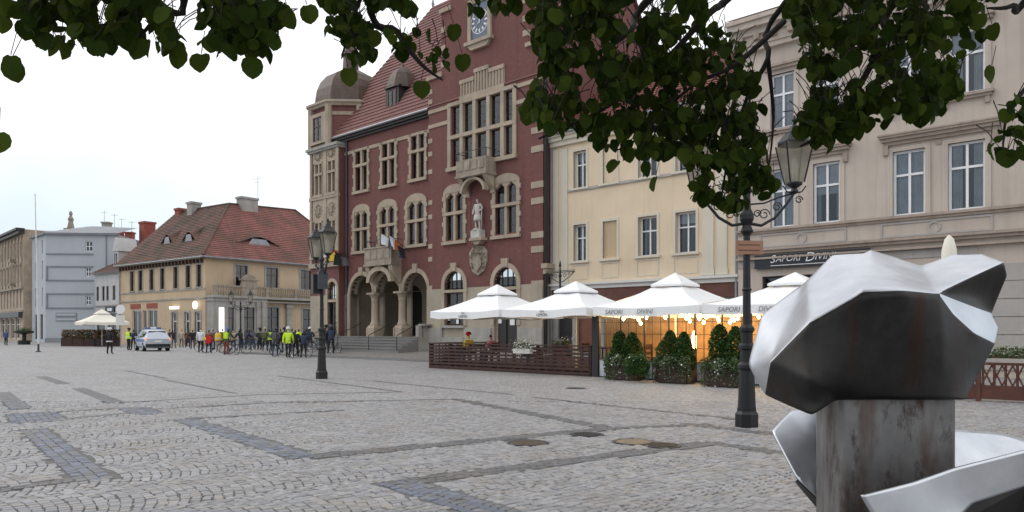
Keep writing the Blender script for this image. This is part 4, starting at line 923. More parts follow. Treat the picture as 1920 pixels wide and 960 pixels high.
mb = MB(); mb.box(-19, 0, -.07, .02, 5.8, 5.95); mb.box(-19, 0, -.1, .02, 4.85, 5.0); part(mb, 'string_course', 'stone_grey', OH)
for x in (-16.3, -12.4): mb = MB(); mb.box(x, x + 2.4, -.06, .02, 4.05, 4.6); part(mb, 'shop_board', 'chimney_brick', OH)
mb = MB(); mb.box(-6.7, -5.1, -.35, -.1, 3.85, 4.15); part(mb, 'lit_shop_lamp', 'lit_sign', OH)
mb = MB(); mb.lathe([(.42, -.07), (.42, .07)], 0, 0, 20); o = part(mb, 'lit_round_sign', 'lit_sign', OH); o.rotation_euler.x = R(90); o.location = (-1.4, -.35, 4.2)
for i in range(26): u = -18.6 + i * .72; mb = MB(); mb.prism([(u, 8.55), (u + .14, 8.55), (u + .14, 9.0), (u, 9.0)], -.35, 0); part(mb, 'eaves_bracket', 'frame_brown', OH)
mb = MB(); mb.box(-19.2, .5, -.55, 0, 8.98, 9.2); mb.box(.0, .55, -.55, 21, 8.98, 9.2); part(mb, 'eaves', 'stone_weathered', OH)
mb = MB(); mb.tube([(-19.2, -.6, 9.12), (.6, -.6, 9.12)], .09, 8); mb.tube([(.6, -.6, 9.12), (.6, 21, 9.12)], .09, 8); mb.tube([(-18.9, -.1, .1), (-18.9, -.1, 9)], .06, 6); part(mb, 'gutter', 'zinc', OH)
mb = MB(); roof_plane(mb, (-19.3, -.6, 9.2), (.6, -.6, 9.2), (-5.9, 6.2, 16), (-17.3, 6.0, 16.1), 30, .05); part(mb, 'roof', 'tile_mossy', OH)
mb = MB(); roof_plane(mb, (.6, -.6, 9.2), (.6, 21.5, 9.2), (-5.9, 15.1, 16.4), (-5.9, 6.2, 16), 30, .05); roof_plane(mb, (.6, 21.5, 9.2), (-12.5, 21.5, 9.2), (-5.9, 15.1, 16.4), (-5.9, 15.1, 16.4), 24, .05); part(mb, 'roof', 'tile_old', OH)
mb = MB(); roof_plane(mb, (-19.3, 12.6, 9.2), (-19.3, -.6, 9.2), (-17.3, 6, 16.1), (-17.3, 6, 16.1), 20, .05); part(mb, 'roof', 'tile_mossy', OH)
mb = MB(); mb.tube([(-17.3, 6, 16.15), (-5.9, 6.2, 16.05), (.6, -.6, 9.3)], .13, 6); mb.tube([(-5.9, 6.2, 16.05), (-5.9, 15.1, 16.45), (.6, 21.5, 9.3)], .13, 6); part(mb, 'ridge_tiles', 'tile_mossy', OH)
def chimney(parent, x, y, z0, z1, a, b, m):
    mb = MB(); mb.box(x - a, x + a, y - b, y + b, z0, z1); mb.box(x - a - .1, x + a + .1, y - b - .1, y + b + .1, z1 - .25, z1); c = part(mb, 'chimney', m, parent); return c
chimney(OH, -5.7, 8.4, 14, 17.0, .55, 1.05, 'stone_grey'); chimney(OH, -13.0, 5.9, 14, 16.9, .55, .6, 'stone_grey'); chimney(OH, -16.3, 6.2, 14, 16.5, .5, .7, 'chimney_brick')
mb = MB(); mb.tube([(-5.4, 9.6, 17), (-5.4, 9.6, 19.6)], .03, 5); mb.tube([(-6.5, 9.6, 19.4), (-4.7, 9.6, 19.4)], .02, 5); mb.tube([(-6.1, 9.6, 19.0), (-5.1, 9.6, 19.0)], .02, 5); part(mb, 'aerial', 'zinc', OH)
def eyebrow(u, v, side, w, h):
    """low curved dormer; u along the eave, v distance up the slope in plan"""
    mb = MB(); n = 12; zb = 9.2 + (v + .6) * .985
    for i in range(n):
        a, b = -1 + 2 * i / n, -1 + 2 * (i + 1) / n
        fa, fb = h * (.5 + .5 * math.cos(a * math.pi)), h * (.5 + .5 * math.cos(b * math.pi)); L = lambda q: q / .985
        mb.poly([(u + a * w, v - .1, zb + fa + .05), (u + b * w, v - .1, zb + fb + .05), (u + b * w * .3, v + L(fb) + .9, zb + fb + 1.0), (u + a * w * .3, v + L(fa) + .9, zb + fa + 1.0)])
    o = part(mb, 'eyebrow_dormer', 'tile_mossy', OH); q = MB()
    q.poly([(u - w * .42, v - .08, zb + .05), (u + w * .42, v - .08, zb + .05), (u + w * .25, v - .08, zb + h * .8), (u - w * .25, v - .08, zb + h * .8)]); q.build('pane', 'zinc', o)
    if side: turn(o)
eyebrow(-10.9, 1.6, False, 1.6, 1.0); eyebrow(-6.0, 1.5, False, 1.8, 1.0); eyebrow(7.0, 1.2, True, 3.4, .9)
# porch with balustrade on the side front
mb = MB(); wall(mb, .1, 6.4, 0, 5.0, -1.3, [(.7, 1.4, .3, 3.95), (1.75, 2.45, .3, 3.95), (3.35, 4.85, .1, 4.0)], .3); mb.poly([(.1, -1.3, 0), (.1, 0, 0), (.1, 0, 5), (.1, -1.3, 5)]); mb.poly([(6.4, -1.3, 0), (6.4, 0, 0), (6.4, 0, 5), (6.4, -1.3, 5)])
turn(part(mb, 'porch', 'stone_grey', OH))
mb = MB(); mb.box(.0, 6.5, -1.5, 0, 4.95, 5.2); mb.box(6.5, 21, -.9, 0, 4.95, 5.2); mb.box(0, 6.5, -1.4, 0, 4.6, 4.72); mb.box(6.5, 21, -.7, 0, 4.6, 4.72)
for x in (2.6, 3.1, 5.05, 5.7): mb.box(x, x + .42, -1.42, -1.28, .1, 4.6); mb.box(x - .06, x + .48, -1.46, -1.25, 4.1, 4.5); mb.box(x - .06, x + .48, -1.46, -1.25, .1, .6)
mb.box(9.6, 10.2, -.35, 0, .1, 4.6); mb.box(9.5, 10.3, -.45, 0, 4.1, 4.4); turn(part(mb, 'porch_columns', 'stone_grey', OH))
mb = MB(); mb.box(0, 6.5, -1.5, -1.25, 6.08, 6.25); mb.box(6.5, 21, -.9, -.65, 6.08, 6.25); mb.box(0, .4, -1.48, -1.28, 5.2, 6.08); mb.box(6.1, 6.5, -1.48, -1.28, 5.2, 6.08); mb.box(10.2, 10.5, -.88, -.68, 5.2, 6.08); mb.box(15, 15.3, -.88, -.68, 5.2, 6.08); mb.box(3.2, 5.0, -1.46, -1.3, 5.2, 6.08)
balusters(mb, .5, 3.1, -1.37, 5.2, 6.08, 9, .09); balusters(mb, 5.1, 6.0, -1.37, 5.2, 6.08, 3, .09); balusters(mb, 6.6, 10.1, -.78, 5.2, 6.08, 12, .09); balusters(mb, 10.6, 14.9, -.78, 5.2, 6.08, 15, .09)
turn(part(mb, 'balustrade', 'stone_weathered', OH))
mb = MB(); P = arch_pts(3.3, 4.9, 6.9, 7.5, 10); mb.prism([(3.1, 6.25), (5.1, 6.25), (4.9, 6.9)] + P[::-1][1:] , -1.5, -1.3); mb.box(3.0, 5.2, -1.6, -1.25, 6.85, 6.97); turn(part(mb, 'crest', 'stone_weathered', OH))
turn(window(OH, 1.75, 2.45, .3, 3.95, -1.15, 1, (.7,), .06, 'frame_dark', .05)); turn(window(OH, 3.35, 4.85, .1, 4.0, -1.15, 2, (.72,), .08, 'frame_dark', .05, name='door'))
mb = MB(); mb.box(.78, 1.3, -1.34, -1.2, .6, 3.93); o = turn(part(mb, 'lit_panel', 'lit_sign', OH))
txt('OPTYK', .34, (1.05, -1.345, 2.9), (R(90), R(90), 0), None, 'print_grey') if False else None
mb = MB(); mb.box(-18.8, -.6, .7, 4, .1, 8.9); mb.box(-5, -.62, 4.1, 20.8, .1, 8.9); part(mb, 'interior', 'shop_interior', OH)

# small white house in the same line, and the roofs behind it
WH = thing('white_house', 'small off-white house squeezed between blue block and orange corner house', 'house', OL, OA)
ww = [(-25.6, -24.9), (-24.0, -23.3), (-22.9, -22.2), (-21.2, -20.4)]
mb = MB(); wall(mb, -25.9, -19.05, 0, 8.6, .1, [(a, b, 5.2, 6.95) for a, b in ww] + [(-25.5, -23.2, .3, 3.6), (-22.5, -20.2, .3, 3.6)], .2); mb.poly([(-25.9, .1, 0), (-25.9, 6, 0), (-25.9, 6, 8.6), (-25.9, .1, 8.6)]); part(mb, 'wall', 'plaster_white', WH)
for a, b in ww: window(WH, a, b, 5.2, 6.95, .2, 1, (.6,), .06, 'frame_brown', .05)
window(WH, -25.5, -23.2, .3, 3.6, .2, 2, (), .08, 'frame_dark'); window(WH, -22.5, -20.2, .3, 3.6, .2, 2, (), .08, 'frame_dark')
mb = MB(); mb.box(-26.0, -19.05, -.1, .1, 4.5, 4.65); mb.box(-26.0, -19.05, -.2, .1, 8.4, 8.6); part(mb, 'string_course', 'stone_grey', WH)
mb = MB(); mb.box(-22.8, -20.5, -.06, .1, 3.75, 4.4); part(mb, 'shop_board', 'sign_black', WH); mb = MB(); mb.box(-22.2, -21.0, -.08, -.06, 3.9, 4.25); part(mb, 'sign_face', 'letter_white', WH)
mb = MB(); roof_plane(mb, (-26.1, -.4, 8.6), (-19.05, -.4, 8.6), (-19.05, 5, 11.6), (-24.6, 5, 11.6), 14, .04); part(mb, 'roof', 'tile_mossy', WH)
mb = MB(); mb.box(-23.4, -22.2, 1.2, 3.6, 9.2, 11.3); mb.prism([(-23.6, 11.3), (-22.0, 11.3), (-22.8, 13.0)], 1.1, 3.6); part(mb, 'dormer', 'plaster_white', WH); window(WH, -23.1, -22.5, 9.6, 11, 1.14, 1, (), .06, 'frame_brown', .05)
mb = MB(); mb.box(-25.7, -19.2, .6, 5, .1, 8.3); part(mb, 'interior', 'interior', WH)
RH = thing('rear_house', 'house with pinkish tiled roof and tall red chimney behind the white house', 'house', OL, OA)
mb = MB(); mb.box(-30.5, -19.5, 6, 16, 0, 11.9); part(mb, 'wall', 'plaster_white', RH)
mb = MB(); roof_plane(mb, (-31, 5.5, 11.9), (-19, 5.5, 11.9), (-19, 12.5, 17.9), (-26, 12.5, 17.7), 20, .05); part(mb, 'roof', 'tile_pinkish', RH)
mb = MB(); roof_plane(mb, (-31, 19, 11.9), (-31, 5.5, 11.9), (-26, 12.5, 17.7), (-26, 12.5, 17.7), 18, .05); part(mb, 'roof', 'tile_plain', RH)
chimney(RH, -28.9, 8.0, 11.5, 16.2, .75, .75, 'chimney_brick')

# pale blue block
BB = thing('blue_block', 'pale blue-grey plain block with raised bands beside the white house', 'building', (-59.3, 94, 0), R(4)); BB.scale = (1.068,) * 3
bw = [(4.6, 5.4, 10.9, 12.1), (4.6, 5.2, 7.9, 9.0), (4.6, 5.2, 4.5, 5.6)]
mb = MB(); wall(mb, 0, 8.4, 0, 12.9, 0, bw, .2); mb.poly([(8.4, 0, 0), (8.4, 8, 0), (8.4, 8, 12.9), (8.4, 0, 12.9)]); part(mb, 'front_wall', 'plaster_blue', BB)
for a, b, z0, z1 in bw: window(BB, a, b, z0, z1, .12, 2, (.5,), .08, 'frame_white', .05)
sl = [(a, b, z0, z1) for a, b in ((-4.6, -3.5), (-1.6, -1.0)) for z0, z1 in ((4.3, 6.6), (7.6, 9.8), (10.7, 12.3))] + [(-4.6, -3.2, .4, 3.4), (-2.2, -1.1, .4, 3.4)]
mb = MB(); wall(mb, -6, 0, 0, 12.9, 0, sl, .2); o = part(mb, 'side_wall', 'plaster_blue', BB); o.rotation_euler.z = R(-48)
for a, b, z0, z1 in sl:
    w = window(BB, a, b, z0, z1, .12, 2, (), .09, 'frame_white' if z0 > 4 else 'iron_grey', .05); w.rotation_euler.z = R(-48)
mb = MB()
for z in (10.5, 9.0, 7.35, 5.75, 4.05): mb.box(.1, 5.5, -.12, .02, z, z + .14)
for z0, z1 in ((9.0, 7.35), (5.75, 4.05)): mb.box(.1, .28, -.12, .02, z1, z0)
mb.box(-.1, 8.5, -.35, .1, 12.85, 13.05); part(mb, 'band', 'blue_trim', BB)
mb = MB(); mb.box(-6, .3, -.3, .1, 12.85, 13.05); o = part(mb, 'cornice', 'blue_trim', BB); o.rotation_euler.z = R(-48)
mb = MB(); roof_plane(mb, (-.3, -.4, 13.05), (8.6, -.4, 13.05), (8.6, 5, 14.4), (3, 5, 14.6), 6, .03); part(mb, 'roof', 'zinc', BB)
mb = MB(); mb.box(-.05, 8.4, -.06, .0, 0, .55); part(mb, 'plinth', 'blue_trim', BB)
for z in (2.55, 3.1): mb = MB(); mb.box(1.2, 3.6, -.08, .0, z, z + .45); part(mb, 'wall_sign', 'blue_trim', BB); mb = MB(); mb.box(1.3, 3.5, -.1, -.08, z + .1, z + .35); part(mb, 'sign_face', 'plaster_blue', BB)
mb = MB(); mb.tube([(7.0, -.1, .2), (7.0, -.1, 12.9)], .06, 6); part(mb, 'downpipe', 'zinc', BB)
mb = MB(); mb.box(.4, 8.2, .6, 7, .1, 12.7); part(mb, 'interior', 'interior', BB)
FW = thing('grey_firewall_block', 'taller grey blank-walled block rising behind the blue building', 'building', (-67.5, 104, 0), R(4))
mb = MB(); mb.box(0, 10.5, 0, 8, 0, 15.4); mb.box(-.1, 10.6, -.1, 8, 15.4, 15.55); part(mb, 'wall', 'plaster_white', FW)
mb = MB(); mb.box(4.2, 5.8, .1, 1, 15.55, 16.0); mb.lathe([(.5, 16), (.4, 16.5), (.3, 17.0), (.42, 17.3), (.16, 17.8), (.26, 18.0), (.2, 18.3), (.02, 18.5)], 5.0, .5, 8); part(mb, 'finial', 'stone_weathered', FW)
for x, z in ((9.2, 17.0), (10.9, 16.2), (12.4, 15.6)): mb = MB(); mb.box(x, x + 1.0, .5, 1.5, 13.0, z); mb.box(x - .1, x + 1.1, .4, 1.6, z - .2, z); part(mb, 'chimney', 'chimney_brick' if x > 10 else 'stone_grey', FW)
mb = MB()
for x, z in ((9.4, 18.6), (10.8, 18.2), (11.8, 17.6), (13.2, 17.2)): mb.tube([(x, .9, 14), (x, .9, z)], .03, 4); mb.tube([(x - .5, .9, z - .2), (x + .5, .9, z - .2)], .02, 4)
part(mb, 'aerial', 'zinc', FW)
# ornate ochre house at the edge
OO = thing('ochre_house', 'weathered ochre ornate house with dark eaves and shopfront at the edge of the square', 'house', (-64.9, 98.2, 0), R(-45.8))
ow = [(-2.0 - i * 2.1, -1.1 - i * 2.1) for i in range(9)]
mb = MB(); wall(mb, -22, 0, 0, 15, 0, [(a, b, z0, z1) for a, b in ow for z0, z1 in ((4.6, 6.8), (8.0, 10.3), (11.4, 13.5))] + [(-4.5 - i * 3.3, -2 - i * 3.3, .4, 3.2) for i in range(6)], .25); mb.poly([(0, 0, 0), (0, 9, 0), (0, 9, 15), (0, 0, 15)]); part(mb, 'wall', 'plaster_ochre', OO)
for a, b in ow:
    for z0, z1 in ((4.6, 6.8), (8.0, 10.3), (11.4, 13.5)): window(OO, a, b, z0, z1, .15, 1, (.65,), .08, 'frame_white', .05)
for i in range(6): window(OO, -4.5 - i * 3.3, -2 - i * 3.3, .4, 3.2, .15, 2, (.7,), .08, 'frame_white', .05, name='shop_window')
mb = MB()
for i in range(10): mb.box(-.85 - i * 2.1, -.5 - i * 2.1, -.12, .02, 7.2, 14.2)
mb.box(-22, .05, -.3, .02, 7.1, 7.4); mb.box(-22, .05, -.2, .02, 4.0, 4.25)
for a, b in ow: mb.box(a - .15, b + .15, -.2, .02, 10.35, 10.55); mb.box(a - .12, b + .12, -.14, .02, 6.85, 7.0)
part(mb, 'stucco_trim', 'stone_weathered', OO)
mb = MB(); mb.box(-22.2, .4, -.9, .1, 14.8, 15.1); mb.box(-22.2, .3, -.6, .1, 14.4, 14.8); part(mb, 'eaves', 'frame_dark', OO)
mb = MB(); mb.box(-22, -.3, -.5, .02, 3.3, 4.0); part(mb, 'shop_fascia', 'iron_grey', OO)
mb = MB()
for x in (-5.2, -5.0): mb.box(x - .6, x + .6, -.7, 0, 7.7 if x < -5.1 else 10.9, 8.0 if x < -5.1 else 11.3)
part(mb, 'balcony', 'stone_weathered', OO)
mb = MB(); mb.box(-21.8, -.2, .7, 5, .1, 14.5); part(mb, 'interior', 'shop_interior', OO)
# houses closing the square farther back, low on the horizon

# ================================================================== STREET LAMPS
def make_lamp(label, loc, rz):
    t = thing('street_lamp', label, 'street lamp', loc, rz, 'black twin lantern street lamps')
    mb = MB(); mb.lathe([(.20, 0), (.20, .22), (.165, .27), (.165, .32)], n=8); mb.build('base', 'iron_black', t)
    mb = MB(); mb.lathe([(.15, .32), (.125, .95), (.15, 1.0), (.15, 1.05), (.11, 1.1), (.105, 1.3), (.14, 1.33), (.14, 1.38), (.10, 1.42), (.10, 1.6), (.13, 1.63), (.13, 1.68), (.07, 1.74), (.065, 2.3), (.085, 2.33), (.065, 2.36), (.055, 3.3)], n=12)
    mb.build('shaft', 'iron_black', t)
    mb = MB(); mb.lathe([(.06, 3.25), (.11, 3.32), (.07, 3.42), (.12, 3.52), (.12, 3.6), (.07, 3.7), (.06, 3.95), (.10, 4.0), (.03, 4.15), (.01, 4.35)], n=10); mb.build('capital', 'iron_black', t)
    for s in (-1, 1):
        mb = MB(); L = .82
        P = [(s * .06, 0, 3.45), (s * .25, 0, 3.42), (s * .48, 0, 3.55), (s * .68, 0, 3.78), (s * L, 0, 3.98), (s * (L + .02), 0, 4.02)]; mb.tube(P, [.03, .028, .026, .024, .022, .022], 6)
        mb.tube([(s * .06, 0, 3.78), (s * .3, 0, 3.8), (s * .55, 0, 3.9), (s * .8, 0, 3.97)], .016, 6)
        for cx, cz, r in ((.3, 3.61, .10), (.52, 3.74, .085), (.9, 3.86, .07), (.18, 3.62, .07)):
            mb.tube([(s * (cx + r * (1 - k / 22) * math.cos(k * .55)), 0, cz + r * (1 - k / 22) * math.sin(k * .55)) for k in range(16)], .011, 5)
        a = mb.build('arm', 'iron_black', t)
        x = s * L
        mb = MB(); mb.lathe([(.03, 3.96), (.07, 4.0), (.05, 4.06), (.14, 4.12), (.14, 4.15)], x, 0, 8); mb.lathe([(.29, 4.80), (.29, 4.83), (.16, 4.98), (.16, 5.0), (.10, 5.04), (.08, 5.1), (.04, 5.13), (.025, 5.18), (.045, 5.22), (.01, 5.3)], x, 0, 8)
        mb.tube([(x - .2, 0, 4.1), (x - .13, 0, 4.0), (x, 0, 3.97), (x + .13, 0, 4.0), (x + .2, 0, 4.1)], .012, 5)
        for k in range(4):
            c, q = math.cos(k * math.pi / 2 + math.pi / 4), math.sin(k * math.pi / 2 + math.pi / 4); mb.tube([(x + .17 * c, q * .17, 4.14), (x + .33 * c, q * .33, 4.81)], .014, 5)
        la = mb.build('lantern', 'iron_black', t)
        for k in range(4):
            c0, q0 = math.cos(k * math.pi / 2 + math.pi / 4), math.sin(k * math.pi / 2 + math.pi / 4); c1, q1 = math.cos(k * math.pi / 2 + 3 * math.pi / 4), math.sin(k * math.pi / 2 + 3 * math.pi / 4)
            g_ = MB(); g_.poly([(x + .165 * c0, .165 * q0, 4.15), (x + .165 * c1, .165 * q1, 4.15), (x + .32 * c1, .32 * q1, 4.8), (x + .32 * c0, .32 * q0, 4.8)]); g_.build('pane', 'lantern_glass', la)
        MB().lathe([(.02, 4.15), (.05, 4.3), (.05, 4.5), (.02, 4.6)], x, 0, 8).build('bulb', 'letter_white', la)
    return t
L1 = make_lamp('tall black twin lantern lamp post with wooden plank sign, by the steel sculpture', (3.99, 12.57, 0), R(2))
L2 = make_lamp('black twin lantern lamp post with speaker box, in front of the arcade steps', (-6.4, 24.88, 0), R(-62))
c = copy_tree(L1); c.location = (-24.4, 66.5, 0); c.rotation_euler.z = R(20); c['label'] = 'distant black twin lantern lamp post before the orange house porch'
mb = MB(); mb.box(-.14, .14, -.32, -.07, 2.85, 3.5); mb.build('speaker_box', 'iron_black', L2)
mb = MB(); mb.box(.12, .42, -.2, .1, 3.0, 3.55); mb.build('speaker_horn', 'iron_grey', L2)
sp = thing('plank_sign', 'small reddish wooden plank sign tied to the lamp post', 'sign', (3.99, 12.57, 3.03), R(8))
mb = MB(); mb.box(-.24, .24, -.115, -.085, -.11, .12); mb.build('plank', 'wood_sign', sp)
mb = MB()
for k in range(2): mb.box(-.2, .18, -.119, -.115, -.05 + k * .09, -.035 + k * .09)
mb.build('carved_line', 'wood_red', sp)

# ================================================================== CAFE TERRACE
def make_parasol(label, u, n, text, cream=False, loc=None, s=2.0, group='open square parasols of the restaurant terrace', zt=3.55, rz=0, z0=0):
    t = thing('parasol', label, 'parasol', loc or UN(u, n, z0), ROWA + rz, group)
    m = 'parasol_cream' if cream else 'parasol_white'; ze = 2.42
    cor = [(-s, -s), (s, -s), (s, s), (-s, s)]
    mb = MB(); K = 8
    def pt(i, f, k, kk):
        (ax, ay), (bx, by) = cor[i], cor[(i + 1) % 4]; q = f; x, y = ax + (bx - ax) * k / kk, ay + (by - ay) * k / kk
        e = 4 * (k / kk) * (1 - k / kk); z = zt + (ze - zt) * q - .07 * e * q - .13 * math.sin(math.pi * q) + .012 * math.sin(9 * q + 5 * k + i * 2 + u) ; return (x * q * (1 - .012 * e), y * q * (1 - .012 * e), z)
    for i in range(4):
        for a in range(6):
            f0, f1 = .16 + .84 * a / 6, .16 + .84 * (a + 1) / 6
            for k in range(K): mb.poly([pt(i, f0, k, K), pt(i, f0, k + 1, K), pt(i, f1, k + 1, K), pt(i, f1, k, K)])
    o = mb.build('canopy', m, t, True); smooth_by_angle(o, 12)
    rr = random.Random(int(abs(u) * 100) + 5)
    mb = MB()
    for i in range(4):
        for k in range(K):
            a, b = pt(i, 1, k, K), pt(i, 1, k + 1, K); d0, d1 = [.27 + .02 * math.sin((k + j) * 1.7 + i) for j in (0, 1)]
            w0, w1 = [1 + .006 * math.sin((k + j) * 2.3) for j in (0, 1)]
            mb.poly([a, b, (b[0] * w1, b[1] * w1, b[2] - d1), (a[0] * w0, a[1] * w0, a[2] - d0)])
    va = mb.build('valance', m, t, True)
    mb = MB(); q = .30
    for i in range(4):
        (ax, ay), (bx, by) = cor[i], cor[(i + 1) % 4]; z = zt + (ze - zt) * q + .02
        mb.poly([(0, 0, zt + .12), (ax * q, ay * q, z), (bx * q, by * q, z)]); mb.poly([(ax * q, ay * q, z), (bx * q, by * q, z), (bx * q, by * q, z - .07), (ax * q, ay * q, z - .07)])
    mb.build('vent_cap', m, t)
    MB().lathe([(.035, 0), (.035, zt - .05)], n=10).build('pole', 'trim_white', t)
    for x, y in cor: MB().tube([(0, 0, zt - .12), (x * .5, y * .5, zt - .14 - (zt - ze) * .5 - .08), (x * .98, y * .98, ze - .03)], .018, 5).build('rib', 'trim_white', t)
    MB().box(-.45, .45, -.45, .45, 0, .09).build('base_plate', 'iron_grey', t)
    zt_ = ze - .05 - .14
    for s_, size, x, dz in text: txt(s_, size, (x, -s - .02, zt_ + dz), (R(90), 0, 0), va, 'print_black' if size < .17 else 'print_grey', ext=.002, shear=.0 if size < .17 else .2)
    return t
OHL = [('OH', .13, .0, .08), ('LEMON', .15, .0, -.05)]
SAP = [('SAPORI', .21, -1.15, .0), ('DIVINI', .21, .05, .0)]
make_parasol('white parasol with small black print, farthest of the row, at the arcade end', 22.1, -7.7, OHL, zt=3.45)
make_parasol('white parasol with small black print over the terrace, next to the lit glass front', 26.5, -7.95, OHL, zt=3.38)
make_parasol('white parasol with grey lettering over the glowing glass front', 30.75, -7.9, SAP, zt=3.48)
make_parasol('white parasol with grey lettering, nearest the steel sculpture', 35.0, -8.2, SAP, zt=3.26)
make_parasol('cream parasol far across the square by the white house', 3, 0, [], True, Vector((-40.2, 72.5, 0)), 1.95, 'far cafe parasol', rz=R(-5))
cp = thing('closed_parasol', 'folded cream parasol tip rising behind the steel sculpture', 'parasol', (10.64, 18, 0), 0)
mb = MB(); mb.lathe([(.05, 1.0), (.17, 1.1), (.20, 2.0), (.19, 3.0), (.16, 3.6), (.10, 3.85), (.02, 3.95)], n=10); smooth_by_angle(mb.build('folded_canopy', 'parasol_cream', cp), 50); MB().lathe([(.035, 0), (.035, 1.2)], n=8).build('pole', 'trim_white', cp); MB().box(-.4, .4, -.4, .4, 0, .08).build('base_plate', 'iron_grey', cp)

# slatted fence: each bay has posts and separate horizontal slats
FN = -9.3
def slat_fence(label, u0, u1, n, rz, z=0):
    t = thing('terrace_fence', label, 'fence', UN(u0, n, z), ROWA + rz); L = u1 - u0; nb = max(1, round(L / 1.24)); w = L / nb
    sl = None; posts = None
    for i in range(nb + 1):
        if posts is None: posts = MB().box(-.05, .05, -.05, .05, 0, 1.06).build('post', 'wood_dark', t)
        else: posts = posts.copy(); C.objects.link(posts)
        posts.location = (w * i, 0, 0)
    r2 = random.Random(11)
    for i in range(nb):
        for k in range(7):
            if sl is None: sl = MB().box(0, w - .004, -.075, -.052, 0, .085).build('slat', 'wood_dark', t)
            else: sl = sl.copy(); C.objects.link(sl)
            sl.location = (w * i + .002, r2.uniform(-.004, .004), .05 + k * .14 + r2.uniform(-.006, .006))
    for i in range(nb):
        for k in (.33, .67):
            o = MB().box(-.03, .03, -.05, -.025, .03, 1.02).build('batten', 'wood_dark', t); o.location = (w * (i + k), 0, 0)
    MB().box(-.05, L + .05, -.09, .07, 1.04, 1.09).build('top_rail', 'wood_dark', t)
    MB().box(-.02, L + .02, -.06, .05, 0, .05).build('bottom_rail', 'wood_dark', t)
slat_fence('long dark brown slatted terrace fence facing the square, with a white flower box', 19.65, 28.2, FN, 0)
slat_fence('short dark brown slatted fence end running back towards the hall', 19.6, 22.9, FN + .15, R(90))
# glazed front of the heated part
GP = thing('glass_front', 'black framed glass front glowing with warm light behind the planters', 'glass screen', UN(28.45, FN, 0), ROWA)
MB().box(-.16, .1, -.06, .12, 0, 2.3).build('end_post', 'frame_dark', GP)
nb, w = 9, .93
for i in range(nb + 1): MB().box(w * i - .022 + .1, w * i + .022 + .1, -.02, .03, 0, 2.28).build('mullion', 'frame_dark', GP)
for i in range(nb):
    x0 = w * i + .1
    mb = MB()
    for k in (1, 2): mb.box(x0 + w * k / 3 - .008, x0 + w * k / 3 + .008, -.012, .012, .03, 2.25)
    for z in (.62, 1.05, 1.5, 1.9): mb.box(x0, x0 + w, -.014, .014, z - .009, z + .009)
    mb.build('glazing_bar', 'frame_dark', GP)
    p = MB(); p.poly([(x0 + .02, 0, .62), (x0 + w - .02, 0, .62), (x0 + w - .02, 0, 2.25), (x0 + .02, 0, 2.25)]); p.build('pane', 'glass_clear', GP)
    MB().box(x0 + .022, x0 + w - .022, .015, .05, .03, .61).build('lower_panel', 'curtain', GP)
MB().box(.1, nb * w + .1, -.025, .035, 2.24, 2.3).build('head_rail', 'frame_dark', GP); MB().box(.1, nb * w + .1, -.04, .05, 0, .035).build('bottom_rail', 'frame_dark', GP)
bk = thing('timber_screen', 'warm timber panelled back wall inside the lit restaurant front', 'partition', UN(26.0, -5.4, 0), ROWA)
for i in range(37): MB().box(i * .3, i * .3 + .285, 0, .04, 0, 2.5).build('board', 'warm_wood', bk)
fl = struct(MB().box(0, 17.5, -3.9, 5.0, .002, .2).build('terrace_floor', 'wood_dark', None)); fl.location = UN(19.7, -5.3, 0); fl.rotation_euler.z = ROWA
rb = random.Random(21); bulb0 = None
for k in range(64):
    u = 28.9 + 8.0 * (k + rb.random()) / 64; n = rb.uniform(-8.9, -5.9); z = rb.uniform(1.85, 2.3)
    if bulb0 is None:
        bulb0 = thing('pendant_bulb', 'small warm glowing bulb hanging inside the glass front', 'lamp', (0, 0, 0), 0, 'warm bulbs strung inside the glass front')
        mb = MB(); mb.lathe([(.01, -.06), (.04, -.03), (.05, .01), (.04, .045), (.012, .07)], n=10); mb.build('globe', 'bulb', bulb0, True); MB().tube([(0, 0, .06), (0, 0, .4)], .004, 4).build('cord', 'frame_dark', bulb0); b = bulb0
    else: b = copy_tree(bulb0)
    b.location = UN(u, n, z)
for k in range(4):
    d = bpy.data.lights.new('string_glow', 'POINT'); d.energy = 82; d.color = (1, .62, .25); d.shadow_soft_size = .12
    o = bpy.data.objects.new('string_glow', d); C.objects.link(o); o.location = UN(29.4 + 2.2 * k, -7.6, 2.0)
hl = thing('glowing_floor_lamp', 'slender upright glowing lamp seen through the glass between two planters', 'lamp', UN(31.85, -8.6, .2), 0)
MB().lathe([(.14, 0), (.14, .04), (.02, .06), (.02, .75)], n=10).build('stand', 'frame_dark', hl); MB().lathe([(.03, .75), (.07, .85), (.07, 1.25), (.02, 1.4)], n=10).build('tube', 'bulb', hl)
# tables and chairs on the terrace
def make_table(loc, rz, label, group):
    t = thing('cafe_table', label, 'table', loc, rz, group); MB().box(-.4, .4, -.4, .4, .71, .75).build('table_top', 'wood_dark', t)
    for x in (-.34, .34):
        for y in (-.34, .34): MB().box(x - .025, x + .025, y - .025, y + .025, 0, .71).build('leg', 'frame_dark', t)
    return t
def make_chair(loc, rz, label, group):
    t = thing('cafe_chair', label, 'chair', loc, rz, group); MB().box(-.22, .22, -.22, .22, .43, .47).build('seat', 'wood_dark', t); mb = MB(); mb.box(-.22, .22, .19, .22, .72, .92); mb.box(-.22, .22, .19, .22, .55, .65); mb.build('backrest', 'wood_dark', t)
    for x in (-.2, .2):
        for y in (-.2, .2): MB().box(x - .02, x + .02, y - .02, y + .02, 0, .92 if y > 0 else .43).build('leg', 'frame_dark', t)
    return t
t0 = make_table(UN(21.6, -8.2, .2), ROWA, 'small dark cafe table behind the slatted fence where two people sit', None)
